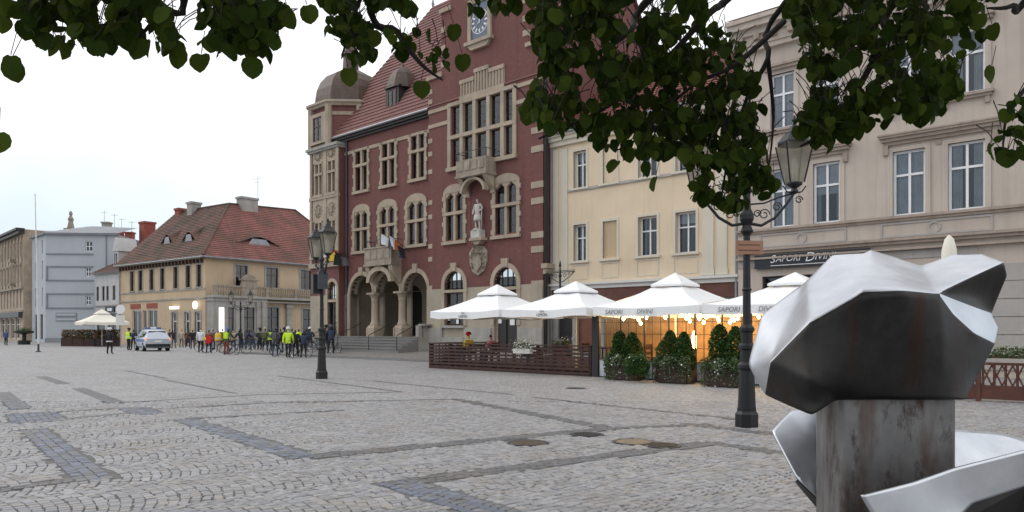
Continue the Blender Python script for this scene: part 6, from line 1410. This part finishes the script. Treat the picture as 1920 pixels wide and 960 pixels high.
# ================================================================== PEOPLE
def skel(pose, H=1.75, seed=0):
    """joints, bones and radii of a figure facing -y, feet at z=0"""
    r = random.Random(seed); J = {}; k = H / 1.75
    lean = dict(stand=.02, walk=.05, lean=.42, sit=.08, crouch=.55, statue=.0, ride=.25).get(pose, 0)
    hipz = dict(sit=.50, crouch=.62, ride=.98).get(pose, .93)
    def up(d, x=0): return (x, -math.sin(lean) * d, hipz + math.cos(lean) * d)
    J['pel'] = (0, 0, hipz); J['wai'] = up(.14); J['che'] = up(.36); J['nek'] = up(.53); hd = lean * .5
    n = J['nek']; J['hea'] = (0, n[1] - .02 - math.sin(hd) * .13, n[2] + .13); J['top'] = (0, n[1] - .015 - math.sin(hd) * .24, n[2] + .245); J['nos'] = (0, J['hea'][1] - .115, J['hea'][2] + .005)
    for s, q in ((-1, 'l'), (1, 'r')):
        sh = up(.47, s * .19); J['sh' + q] = sh
        if pose in ('lean', 'ride', 'crouch'): J['el' + q] = (s * .25, sh[1] - .14, sh[2] - .24); J['wr' + q] = (s * .24, sh[1] - .36, sh[2] - .34); J['ha' + q] = (s * .23, sh[1] - .45, sh[2] - .36)
        elif pose == 'sit': J['el' + q] = (s * .26, sh[1] - .04, sh[2] - .27); J['wr' + q] = (s * .18, sh[1] - .26, sh[2] - .30); J['ha' + q] = (s * .12, sh[1] - .34, sh[2] - .28)
        elif pose == 'statue': J['el' + q] = (s * .33, sh[1] + .04, sh[2] - .25); J['wr' + q] = (s * (.2 if s > 0 else .28), sh[1] - .1, sh[2] - (.42 if s > 0 else .47)); J['ha' + q] = (s * (.14 if s > 0 else .26), sh[1] - .13, sh[2] - (.44 if s > 0 else .56))
        elif r.random() < .4 and pose == 'stand': J['el' + q] = (s * .29, sh[1] + .02, sh[2] - .27); J['wr' + q] = (s * .14, sh[1] - .18, sh[2] - .3); J['ha' + q] = (s * .06, sh[1] - .2, sh[2] - .28)
        else:
            sw = (.14 * s if pose == 'walk' else r.uniform(-.03, .05)); J['el' + q] = (s * .245, sh[1] + sw * .5, sh[2] - .28); J['wr' + q] = (s * .26, sh[1] + sw - .04, sh[2] - .52); J['ha' + q] = (s * .255, sh[1] + sw - .07, sh[2] - .62)
        st = r.uniform(.0, .05)
        if pose == 'sit': hp, kn, an, to = (s * .10, -.02, .50), (s * .13, -.43, .50), (s * .13, -.45, .09), (s * .14, -.60, .04)
        elif pose == 'crouch': hp, kn, an, to = (s * .1, 0, .58), (s * .17, -.36, .45), (s * .13, -.08, .09), (s * .15, -.23, .04)
        elif pose == 'walk': hp, kn, an, to = (s * .09, 0, .89), (s * .1, -.09 if s > 0 else .0, .49), (s * .1, -.12 if s > 0 else .22, .09), (s * .11, -.28 if s > 0 else .08, .04)
        else: hp, kn, an, to = (s * .09, 0, hipz - .04), (s * (.1 + st), -.02 - st * .4, .49), (s * (.1 + 1.6 * st), .02, .09), (s * (.12 + 1.7 * st), -.14, .04)
        J['hp' + q], J['kn' + q], J['an' + q], J['to' + q] = hp, kn, an, to
    B = [('pel', 'wai', 'top_'), ('wai', 'che', 'top_'), ('che', 'nek', 'top_'), ('nek', 'hea', 'skin'), ('hea', 'top', 'hair'), ('hea', 'nos', 'skin')]
    for q in 'lr':
        B += [('che', 'sh' + q, 'top_'), ('sh' + q, 'el' + q, 'top_'), ('el' + q, 'wr' + q, 'top_'), ('wr' + q, 'ha' + q, 'skin'), ('pel', 'hp' + q, 'leg_'), ('hp' + q, 'kn' + q, 'leg_'), ('kn' + q, 'an' + q, 'leg_'), ('an' + q, 'to' + q, 'shoe')]
    RR = dict(pel=(.165, .125), wai=(.165, .12), che=(.19, .135), nek=(.062, .062), hea=(.088, .105), top=(.072, .088), nos=(.014, .014), sh=.078, el=.058, wr=.042, ha=.03, hp=.105, kn=.068, an=.05, to=.04)
    return {a: Vector(v) * k for a, v in J.items()}, B, RR, k
def person_mesh(name, pose, H, seed, mats, fat=1.0):
    J, B, RR, k = skel(pose, H, seed); names = list(J); ix = {a: i for i, a in enumerate(names)}
    bm = bmesh.new(); lay = bm.verts.layers.skin.verify(); vv = []
    for a in names:
        v = bm.verts.new(J[a]); q = RR.get(a, RR.get(a[:-1])); q = q if isinstance(q, tuple) else (q, q); f = fat if a in ('pel', 'wai', 'che', 'shl', 'shr', 'ell', 'elr') else 1
        v[lay].radius = (q[0] * k * f, q[1] * k * f); v[lay].use_root = (a == 'pel'); vv.append(v)
    for a, b, _ in B: bm.edges.new((vv[ix[a]], vv[ix[b]]))
    me = bpy.data.meshes.new('tmp'); bm.to_mesh(me); bm.free(); o = bpy.data.objects.new('tmp', me); C.objects.link(o)
    o.modifiers.new('s', 'SKIN').branch_smoothing = .6; m = o.modifiers.new('d', 'SUBSURF'); m.levels = 1
    dg = bpy.context.evaluated_depsgraph_get(); out = bpy.data.meshes.new_from_object(o.evaluated_get(dg)); bpy.data.objects.remove(o); out.name = name
    order = ['top_', 'leg_', 'skin', 'hair', 'shoe']; out.materials.clear()
    for q in order: out.materials.append(MT[mats[q]])
    hem = J['pel'].z - .10 * k
    for p in out.polygons:
        c = p.center; best = None
        for a, b, reg in B:
            A, Bv = J[a], J[b]; d = Bv - A; t = max(0, min(1, (c - A).dot(d) / max(d.length_squared, 1e-9))); e = (c - A - d * t).length - (.06 if a in ('pel', 'wai', 'che') else 0)
            if best is None or e < best[0]: best = (e, reg)
        reg = best[1]
        if reg == 'leg_' and c.z > hem and pose not in ('sit', 'crouch'): reg = 'top_'
        if reg == 'skin' and c.z > J['nek'].z + .04 and (c.y > J['hea'].y - .02 * k or c.z > J['hea'].z + .09 * k): reg = 'hair'
        if reg == 'hair' and c.y < J['hea'].y - .045 * k and c.z < J['hea'].z + .07 * k: reg = 'skin'
        p.material_index = order.index(reg); p.use_smooth = True
    return out, J, k
def person(label, loc, face, pose, top, legs, hair='hair_dark', H=1.75, extra=(), seed=0, fat=1.12, group='cyclists and onlookers gathered before the town hall'):
    t = thing('person', label, 'person', loc, R(face), group)
    me, J, k = person_mesh('body', pose, H, seed, dict(top_=top, leg_=legs, skin='skin', hair=hair, shoe='shoe'), fat); b = bpy.data.objects.new('body', me); C.objects.link(b); b.parent = t
    h = J['hea']; c = J['che']
    for e in extra:
        e, m = e.split(':')
        if e in ('helmet', 'cap'):
            mb = MB(); z = h.z + .05; mb.lathe([(.125, z - (.02 if e == 'helmet' else .0)), (.128, z + .04), (.105, z + .10), (.06, z + .135), (.01, z + .145)], 0, h.y + .005, 12, sy=1.15); smooth_by_angle(mb.build(e, m, t), 60)
        elif e == 'vest':
            mb = MB(); w = J['wai']; mb.lathe([(.215 * fat, w.z - .16), (.205 * fat, w.z), (.215 * fat, c.z), (.19 * fat, c.z + .12), (.12, c.z + .17)], 0, (w.y + c.y) / 2, 14, sy=.80); smooth_by_angle(mb.build('vest', m, t), 60)
            q = MB(); q.lathe([(.222 * fat, w.z - .02), (.222 * fat, w.z + .03)], 0, (w.y + c.y) / 2, 14, sy=.80); q.build('reflective_band', 'cloth_white', t)
        elif e == 'pack':
            mb = MB(); mb.box(-.15, .15, c.y + .12, c.y + .28, c.z - .28, c.z + .14); o = mb.build('backpack', m, t); q = o.modifiers.new('b', 'BEVEL'); q.width = .04; q.segments = 2
        elif e == 'bag':
            mb = MB(); mb.lathe([(.26, -.07), (.27, 0), (.26, .07)], n=18); o = mb.build('round_bag', m, t); o.rotation_euler.x = R(90); o.location = (-.12, c.y + .2, c.z - .32)
            mb = MB(); mb.box(.02, .26, c.y + .28, c.y + .31, c.z - .32, c.z - .14); mb.build('pocket', 'cloth_yellow', t)
        elif e == 'hem':
            mb = MB(); mb.lathe([(.195, J['pel'].z - .12), (.195, J['pel'].z - .05)], 0, J['pel'].y, 14, sy=.8); mb.build('jacket_hem', m, t)
    return t
def gp(px, py, z=0): return gnd(px, py, z)
PPL = [
 ('person in black jacket and white cap standing alone on the open square', 205, 664, 175, 'stand', 'cloth_black', 'cloth_black', 'cloth_white', 1.78, ('cap:cloth_white', 'hem:cloth_white')),
 ('person in black with a yellow high-visibility vest beside the police car', 241, 657, 150, 'stand', 'cloth_black', 'cloth_black', 'hair_dark', 1.78, ('vest:cloth_hivis', 'cap:cloth_black')),
 ('person in dark clothes between the yellow vest and the police car', 250, 656, 200, 'stand', 'cloth_navy', 'cloth_black', 'hair_dark', 1.74, ()),
 ('person in brown jacket just beyond the police car', 317, 652, 130, 'stand', 'cloth_brown', 'cloth_denim', 'hair_brown', 1.76, ()),
 ('person in black leaning forward behind the police car', 326, 653, 230, 'lean', 'cloth_black', 'cloth_grey', 'hair_dark', 1.8, ()),
 ('person in beige jacket facing the shop doors', 340, 652, 180, 'stand', 'cloth_beige', 'cloth_grey', 'hair_dark', 1.74, ()),
 ('person in long brown coat next to the beige jacket', 352, 652, 190, 'stand', 'cloth_brown', 'cloth_black', 'hair_brown', 1.72, ()),
 ('cyclist in pale blue top standing by the brown and red bag', 376, 661, 185, 'stand', 'cloth_white', 'cloth_black', 'hair_dark', 1.82, ()),
 ('person in brown jacket carrying a round red bag with yellow patch', 391, 662, 170, 'stand', 'cloth_rust', 'cloth_black', 'hair_dark', 1.7, ('bag:cloth_red',)),
 ('cyclist in orange and yellow high-visibility vest left of the blue helmet', 409, 660, 190, 'stand', 'cloth_orange', 'cloth_beige', 'hair_brown', 1.66, ('vest:cloth_yellow',)),
 ('cyclist with blue helmet and green jacket over rust-red trousers', 424, 665, 175, 'lean', 'cloth_green', 'cloth_rust', 'hair_dark', 1.84, ('helmet:helmet_blue', 'pack:cloth_hivis')),
 ('person in pale jacket beyond the blue-helmeted cyclist', 437, 657, 190, 'stand', 'cloth_beige', 'cloth_black', 'hair_brown', 1.72, ()),
 ('person in black bending over a bicycle before the porch door', 452, 660, 230, 'lean', 'cloth_black', 'cloth_navy', 'hair_dark', 1.76, ()),
 ('person in black standing at the middle of the bicycles', 487, 661, 160, 'stand', 'cloth_black', 'cloth_black', 'hair_dark', 1.78, ('helmet:cloth_black',)),
 ('cyclist with olive backpack and yellow sleeves at the middle of the group', 497, 663, 180, 'stand', 'cloth_olive', 'cloth_black', 'hair_brown', 1.8, ('pack:cloth_olive', 'cap:cloth_beige')),
 ('cyclist in pale yellow vest half hidden by the olive backpack', 505, 660, 190, 'stand', 'cloth_black', 'cloth_black', 'hair_dark', 1.74, ('vest:cloth_hivis',)),
 ('person in dark grey jacket with grey backpack and jeans seen from behind', 516, 668, 180, 'stand', 'cloth_grey', 'cloth_denim', 'hair_dark', 1.8, ('pack:cloth_grey', 'cap:cloth_grey')),
 ('person in black next to the grey backpack', 526, 662, 200, 'stand', 'cloth_black', 'cloth_black', 'hair_dark', 1.8, ()),
 ('cyclist in bright yellow jacket, nearest and most visible of the group', 540, 671, 185, 'walk', 'cloth_hivis', 'cloth_black', 'hair_dark', 1.82, ('helmet:cloth_white',)),
 ('person in black between the yellow jacket and the crouching navy figure', 554, 670, 200, 'stand', 'cloth_black', 'cloth_black', 'hair_dark', 1.72, ()),
 ('cyclist in yellow vest behind the black-clad figure', 560, 662, 190, 'stand', 'cloth_black', 'cloth_black', 'hair_dark', 1.78, ('vest:cloth_hivis',)),
 ('stocky person in navy jacket with white band, nearest the lamp post', 569, 671, 185, 'lean', 'cloth_navy', 'cloth_black', 'hair_dark', 1.66, ('hem:cloth_black',)),
 ('tall cyclist in navy with white helmet behind the navy figure', 581, 661, 180, 'stand', 'cloth_navy', 'cloth_denim', 'hair_dark', 1.84, ('helmet:cloth_white',)),
 ('person in dark blue half hidden by the twin lantern lamp post', 592, 660, 160, 'stand', 'cloth_blue', 'cloth_navy', 'hair_dark', 1.7, ()),
 ('cyclist in black on the pavement just past the lamp post', 611, 662, 190, 'stand', 'cloth_black', 'cloth_black', 'hair_dark', 1.78, ('helmet:cloth_black',)),
 ('cyclist in navy jacket holding a bicycle on the hall pavement', 621, 663, 200, 'lean', 'cloth_navy', 'cloth_black', 'hair_dark', 1.84, ('helmet:cloth_grey',)),
 ('person in black hooded jacket between the rust-brown coat and the pale blue top', 361, 655, 200, 'stand', 'cloth_black', 'cloth_denim', 'hair_dark', 1.74, ()),
 ('person in grey jacket behind the round red bag', 399, 655, 170, 'stand', 'cloth_grey', 'cloth_black', 'hair_brown', 1.76, ()),
 ('person in olive jacket behind the blue-helmeted cyclist, half hidden', 417, 656, 190, 'stand', 'cloth_olive', 'cloth_black', 'hair_dark', 1.8, ()),
 ('cyclist in navy leaning over the handlebars left of the bicycle cluster', 461, 657, 120, 'lean', 'cloth_navy', 'cloth_black', 'hair_dark', 1.78, ('helmet:cloth_grey',)),
 ('person in grey behind the parked bicycle cluster', 474, 655, 180, 'stand', 'cloth_grey', 'cloth_navy', 'hair_brown', 1.74, ()),
 ('person in black with a black helmet behind the bright yellow jacket', 533, 659, 200, 'stand', 'cloth_black', 'cloth_navy', 'hair_dark', 1.82, ('helmet:cloth_black',)),
 ('person in navy coat behind the yellow vest near the lamp post', 547, 658, 160, 'stand', 'cloth_navy', 'cloth_black', 'hair_dark', 1.8, ()),
 ('person in black right behind the stocky navy figure', 574, 659, 190, 'stand', 'cloth_black', 'cloth_black', 'hair_brown', 1.8, ()),
 ('cyclist in dark blue with backpack between white helmet and lamp post', 588, 659, 175, 'lean', 'cloth_navy', 'cloth_black', 'hair_dark', 1.8, ('pack:cloth_black',)),
 ('person in blue top far off by the ochre house shopfront', 11, 648, 180, 'stand', 'cloth_blue', 'cloth_black', 'hair_dark', 1.7, ()),
 ('person in dark red under the far cream parasol', 178, 650, 150, 'stand', 'cloth_brown', 'cloth_black', 'hair_dark', 1.7, ())]
for i, (lb, px, py, fc, ps, tp, lg_, hr, H, ex) in enumerate(PPL):
    onwalk = px > 605 and px < 640
    p = gp(px, py, .17 if onwalk else 0)
    person(lb, p, fc, ps, tp, lg_, hr, H, ex, seed=i * 3 + 1)
ps_ = person('seated guest in orange with a red hat behind the slatted fence', UN(20.92, -8.2, .2), 137 + 90 + 0, 'sit', 'cloth_yellow', 'cloth_denim', 'cloth_red', 1.78, ('cap:cloth_red',), 91, group='guests seated on the terrace')
ps_ = person('seated dark-haired guest in pink shirt behind the slatted fence', UN(22.28, -8.2, .2), -43 - 90, 'sit', 'cloth_pink', 'cloth_denim', 'hair_dark', 1.74, (), 92, group='guests seated on the terrace')
# stone knight in the niche
ST = thing('statue', 'pale stone statue of a standing man on a pedestal in the gable niche', 'statue', UN(13.8, -.4 - .28, 6.88), ROWA)
MB().box(-.36, .36, -.22, .24, 0, .42).build('pedestal', 'statue_stone', ST); MB().lathe([(.3, .42), (.27, .5)], n=10).build('plinth', 'statue_stone', ST)
me, J, k = person_mesh('figure', 'statue', 1.82, 5, {q: 'statue_stone' for q in ('top_', 'leg_', 'skin', 'hair', 'shoe')}, 1.15); o = bpy.data.objects.new('figure', me); C.objects.link(o); o.parent = ST; o.location.z = .46
mb = MB(); mb.tube([(.3, .02, .5), (.33, -.02, 1.6)], .03, 6); mb.lathe([(.22, .86 + .46), (.27, .62 + .46), (.28, .5 + .46)], 0, .0, 12, sy=.8); mb.build('tunic', 'statue_stone', ST, True)

# ------------------------------------------------------------------ bicycles
def make_bike():
    t = thing('bicycle', '', 'bicycle'); wr = .335
    for y in (-.53, .53):
        mb = MB(); n = 24; mb.tube([(0, y + wr * math.cos(2 * math.pi * i / n), wr + .01 + wr * math.sin(2 * math.pi * i / n)) for i in range(n + 1)], .017, 6, False); w = mb.build('wheel', 'rubber', t)
        mb = MB(); mb.tube([(0, y + .31 * math.cos(2 * math.pi * i / n), wr + .01 + .31 * math.sin(2 * math.pi * i / n)) for i in range(n + 1)], .009, 4, False); mb.build('rim', 'chrome', w)
        mb = MB(); mb.tube([(-.04, y, wr + .01), (.04, y, wr + .01)], .02, 6)
        for i in range(14): a = 2 * math.pi * i / 14; mb.tube([(0, y, wr + .01), (0, y + .31 * math.cos(a), wr + .01 + .31 * math.sin(a))], .0022, 3, False)
        mb.build('spokes', 'chrome', w)
    hub, fh, bb, st, hd = (0, .53, .345), (0, -.53, .345), (0, .1, .30), (0, .24, .80), (0, -.36, .82)
    mb = MB(); mb.tube([bb, st], .016, 6); mb.tube([bb, (0, -.38, .70)], .018, 6); mb.tube([st, hd], .015, 6); mb.tube([(0, -.385, .66), (0, -.35, .9)], .018, 6)
    for s in (-.05, .05): mb.tube([(s * .4, bb[1], bb[2]), (s, *hub[1:])], .01, 5); mb.tube([(s * .3, st[1], st[2] - .04), (s, *hub[1:])], .009, 5)
    mb.build('frame', 'cloth_blue', t)
    mb = MB()
    for s in (-.05, .05): mb.tube([(s * .6, -.385, .68), (s, -.43, .52), (s, *fh[1:])], .011, 5)
    mb.build('fork', 'iron_grey', t)
    mb = MB(); mb.tube([(-.29, -.24, 1.0), (-.2, -.33, 1.02), (0, -.34, .98), (.2, -.33, 1.02), (.29, -.24, 1.0)], .012, 5); mb.tube([(0, -.35, .88), (0, -.34, .99)], .014, 5); mb.build('handlebar', 'iron_black', t)
    mb = MB(); mb.slab([(-.03, .02), (.03, .02), (.05, .16), (.09, .28), (.06, .34), (-.06, .34), (-.09, .28), (-.05, .16)], .90, .95); mb.tube([(0, .24, .78), (0, .22, .91)], .013, 5); mb.build('saddle', 'rubber', t)
    mb = MB(); mb.tube([(.03, .1, .30), (.045, .1, .30)], .09, 14); mb.tube([(.05, .1, .30), (.05, .22, .18)], .01, 5); mb.tube([(-.05, .1, .30), (-.05, -.02, .42)], .01, 5); mb.box(.05, .13, .19, .25, .165, .185); mb.box(-.13, -.05, -.05, .01, .41, .43); mb.build('crank', 'iron_grey', t)
    mb = MB(); mb.box(-.07, .07, .36, .75, .74, .76); mb.tube([(.06, .53, .36), (.06, .55, .75)], .006, 4); mb.tube([(-.06, .53, .36), (-.06, .55, .75)], .006, 4); mb.build('carrier', 'iron_grey', t)
    return t
bk0 = make_bike(); first = True
BK = [(382, 660, 70, 'bicycle standing between the pale blue top and the red bag'), (402, 662, 100, 'bicycle leaning beside the round red bag'), (432, 665, 60, 'bicycle held by the blue-helmeted cyclist'), (446, 664, 110, 'bicycle before the porch columns, wheel towards the square'),
      (464, 660, 75, 'bicycle parked at the left of the bicycle cluster'), (472, 661, 95, 'bicycle parked in the middle of the bicycle cluster'), (480, 659, 85, 'bicycle parked at the right of the bicycle cluster'), (510, 664, 60, 'bicycle between the olive backpack and the grey backpack'),
      (532, 668, 100, 'bicycle beside the bright yellow jacket'), (548, 671, 20, 'bicycle seen end-on below the yellow jacket'), (562, 669, 75, 'bicycle beside the stocky navy figure'), (586, 661, 80, 'bicycle behind the lamp post with the speaker box'),
      (600, 661, 110, 'bicycle on the pavement behind the lamp post'), (628, 662, 40, 'bicycle held by the navy cyclist on the hall pavement'), (648, 655, 85, 'bicycle with red pannier leaning at the arcade steps')]
for px, py, a, lb in BK:
    b = bk0 if first else copy_tree(bk0); first = False
    b.location = gp(px, py, .17 if px > 598 else 0) if px < 645 else UN(-.9, -3.0, .27); b.rotation_euler.z = R(a); b['label'] = lb; b['group'] = 'bicycles of the gathered cyclists'
    if px == 648: mb = MB(); mb.box(-.16, .16, .4, .72, .5, .86); mb.build('pannier', 'cloth_red', b)

# ------------------------------------------------------------------ police car
CAR = thing('police_car', 'silver and blue police estate car with roof light bar seen from behind', 'car', gnd(285, 657.5), R(217))
ST_ = [(2.2, .45, .93, .95, .78, .74), (2.12, .30, 1.0, 1.04, .88, .78), (1.98, .26, 1.04, 1.22, .91, .74), (1.72, .24, 1.05, 1.56, .92, .66), (1.4, .22, 1.05, 1.64, .92, .67), (.3, .22, 1.02, 1.67, .92, .68), (-.45, .22, 1.0, 1.60, .92, .66), (-1.2, .22, .99, 1.08, .92, .70), (-1.95, .26, .88, .94, .86, .66), (-2.15, .32, .72, .80, .74, .6), (-2.22, .45, .6, .66, .6, .5)]
rings = []
for y, zb, zl, zr, w, wr in ST_:
    half_ = [(0, zb), (w * .85, zb), (w, zb + .18), (w * 1.005, (zb + zl) / 2 + .1), (w * .97, zl), (wr + (w - wr) * .2, zl + (zr - zl) * .6), (wr, zr - .05 * min(1, zr - zl)), (wr * .8, zr), (0, zr + .01)]
    rings.append([(x, y, z) for x, z in half_] + [(-x, y, z) for x, z in half_[-2:0:-1]])
mb = MB(); k = len(rings[0]); vs = [v for r_ in rings for v in r_]; fs = [(i * k + j, i * k + (j + 1) % k, (i + 1) * k + (j + 1) % k, (i + 1) * k + j) for i in range(len(rings) - 1) for j in range(k)] + [tuple(range(k)), tuple(range(len(vs) - 1, len(vs) - k - 1, -1))]
mb.mesh(vs, fs); b = mb.build('body', 'car_silver', CAR); smooth_by_angle(b, 35)
mb = MB(); mb.poly([(-.66, 2.02, 1.13), (.66, 2.02, 1.13), (.585, 1.745, 1.545), (-.585, 1.745, 1.545)]); mb.build('rear_window', 'car_glass', CAR)
for s in (-1, 1):
    for (y0, y1, z0, z1) in ((1.6, .75, 1.09, 1.5), (.68, -.1, 1.07, 1.55), (-.16, -.95, 1.05, 1.5)):
        mb = MB(); x0, x1 = s * .905, s * .725; mb.poly([(x0, y0, z0), (x0, y1, z0), (x1, y1 + (.0 if y1 > -.5 else .45), z1), (x1, y0 - (.0 if y0 < 1.5 else .12), z1)]); mb.build('side_window', 'car_glass', CAR)
    mb = MB(); mb.box(s * .55, s * .89, 2.06, 2.16, .84, 1.0); mb.build('tail_light', 'tail_light', CAR)
    mb = MB(); mb.poly([(s * .932, 1.9, .72), (s * .932, -1.6, .72), (s * .932, -1.6, .92), (s * .932, 1.9, .92)]); mb.build('stripe', 'car_blue', CAR)
    mb = MB(); mb.box(s * .92, s * 1.08, -.85, -.7, 1.0, 1.14); mb.build('mirror', 'car_silver', CAR)
    for y in (1.35, -1.35):
        w = MB().tube([(s * .72, y, .34), (s * .94, y, .34)], .34, 20).build('wheel', 'rubber', CAR); MB().tube([(s * .93, y, .34), (s * .95, y, .34)], .21, 12).build('rim', 'chrome', w)
mb = MB(); mb.box(-.86, .86, 2.1, 2.26, .34, .56); mb.build('bumper', 'rubber', CAR); mb = MB(); mb.box(-.26, .26, 2.16, 2.22, .70, .82); mb.build('number_plate', 'letter_white', CAR)
mb = MB(); mb.box(-.6, .6, 2.14, 2.185, .62, .69); mb.build('tailgate_band', 'car_blue', CAR)
lbar = MB().box(-.55, .55, .2, .5, 1.69, 1.83).build('light_bar', 'car_blue', CAR); MB().box(-.2, .2, .19, .51, 1.71, 1.86).build('centre_light', 'letter_white', lbar)
mb = MB(); mb.tube([(-.7, 1.3, 1.7), (-.7, -.3, 1.7)], .02, 5); mb.tube([(.7, 1.3, 1.7), (.7, -.3, 1.7)], .02, 5); mb.build('roof_rail', 'iron_grey', CAR)

# ------------------------------------------------------------------ flags on the arcade front
def flag(label, u, z, du, dz, cols, seed):
    t = thing('flag', label, 'flag', UN(u, -.05, z), ROWA, 'flags on slanting poles above the arcade'); tip = Vector((du, -1.5, dz)); MB().tube([(0, 0, 0), tip], .018, 6).build('flagpole', 'wood_dark', t)
    r = random.Random(seed); n, m = 8, 6; mb = MB(); d = tip.normalized()
    def q(i, j):
        p = tip * (1 - .6 * i / n); s = j / m; return p + Vector((.10 * math.sin(i * 1.3 + seed + s * 2) * s + .12 * s, .10 * math.cos(i * 1.1 + seed) * s, -.72 * s * (1 - .15 * i / n)))
    for i in range(n):
        for j in range(m): mb.poly([q(i, j), q(i + 1, j), q(i + 1, j + 1), q(i, j + 1)], int(i * len(cols) / n))
    mb.build('cloth', cols, t, True)
flag('white and red flag, outermost on the lamp post side of the balcony', .2, 6.9, -.9, .55, ['cloth_white', 'cloth_red'], 1)
flag('black and yellow flag between two others beside the balcony', .55, 6.75, -.55, .35, ['cloth_yellow', 'cloth_black'], 2)
flag('dark flag nearest the balcony on its lamp post side', 1.0, 6.55, -.2, .2, ['cloth_black', 'cloth_grey'], 3)
flag('white flag just past the balcony corner', 6.5, 6.9, -.5, .85, ['cloth_white', 'cloth_grey'], 4)
flag('white and orange-red flag above the third arch', 6.75, 6.8, .1, .75, ['cloth_white', 'cloth_orange'], 5)
flag('dark navy flag hanging lowest above the third arch', 7.0, 6.6, .6, .25, ['cloth_navy', 'cloth_black'], 6)

# ------------------------------------------------------------------ things far across the square
FP = thing('flagpole', 'slender bare white flagpole rising in front of the blue block', 'flagpole', (-34.9, 54.5, 0), 0)
MB().lathe([(.18, 0), (.18, .06), (.07, .1), (.065, .6)], n=10).build('base', 'iron_grey', FP); o = MB().lathe([(.055, .5), (.045, 6), (.03, 11.5), (.05, 11.55), (.01, 11.7)], n=8).build('pole', 'trim_white', FP); o.rotation_euler.y = R(-1.2)
SG = thing('traffic_sign', 'grey pole with round sign and blank white board near the far parasol', 'sign', gnd(226, 652), 0)
MB().tube([(0, 0, 0), (0, 0, 3.5)], .04, 8).build('pole', 'zinc', SG); o = MB().tube([(0, -.05, 0), (0, -.02, 0)], .42, 20).build('disc', 'letter_white', SG); o.location.z = 3.5; MB().box(-.4, .4, -.06, -.03, 2.05, 2.95).build('board', 'trim_white', SG)
for i in range(5):
    x = -44.2 + i * 1.15; t = thing('reed_trough', f'dark trough of dry tall grass by the far parasol', 'planter', (x, 73.6 + i * .0, 0), 0, 'grass troughs of the far cafe'); MB().box(-.55, .55, -.25, .25, 0, .75).build('trough', 'wood_dark', t)
    r = random.Random(i + 60); pts = [(r.uniform(-.55, .55), r.uniform(-.25, .25), .7 + r.random() ** 1.3 * .95, r.random()) for _ in range(800)]; leaf_cloud('grass', 'leaf_dry', t, pts, .14, 50 + i)
for px, py, lb in ((45, 646, 'dark bowl planter on a pedestal beside the blue block corner'), (362, 650, None)):
    if lb:
        t = thing('bowl_planter', lb, 'planter', gnd(px, py), 0); MB().lathe([(.6, 0), (.6, .45), (.2, .5), (.2, 1.1), (.95, 1.3), (.95, 1.5)], n=12).build('bowl', 'iron_black', t); r = random.Random(2); leaf_cloud('foliage', 'leaf_thuja', t, [(r.gauss(0, .4), r.gauss(0, .4), 1.5 + abs(r.gauss(0, .15)), r.random()) for _ in range(400)], .1, 3)
BN = thing('bench', 'dark wooden bench behind the cyclist in pale blue', 'bench', gnd(366, 649), R(20))
for k in range(3): MB().box(-.9, .9, -.25 + k * .16, -.12 + k * .16, .43, .46).build('seat_slat', 'wood_red', BN)
for k in range(2): MB().box(-.9, .9, .26, .29, .58 + k * .16, .7 + k * .16).build('back_slat', 'wood_red', BN)
for x in (-.75, .75): MB().box(x - .04, x + .04, -.25, .3, 0, .43).build('leg', 'iron_black', BN)
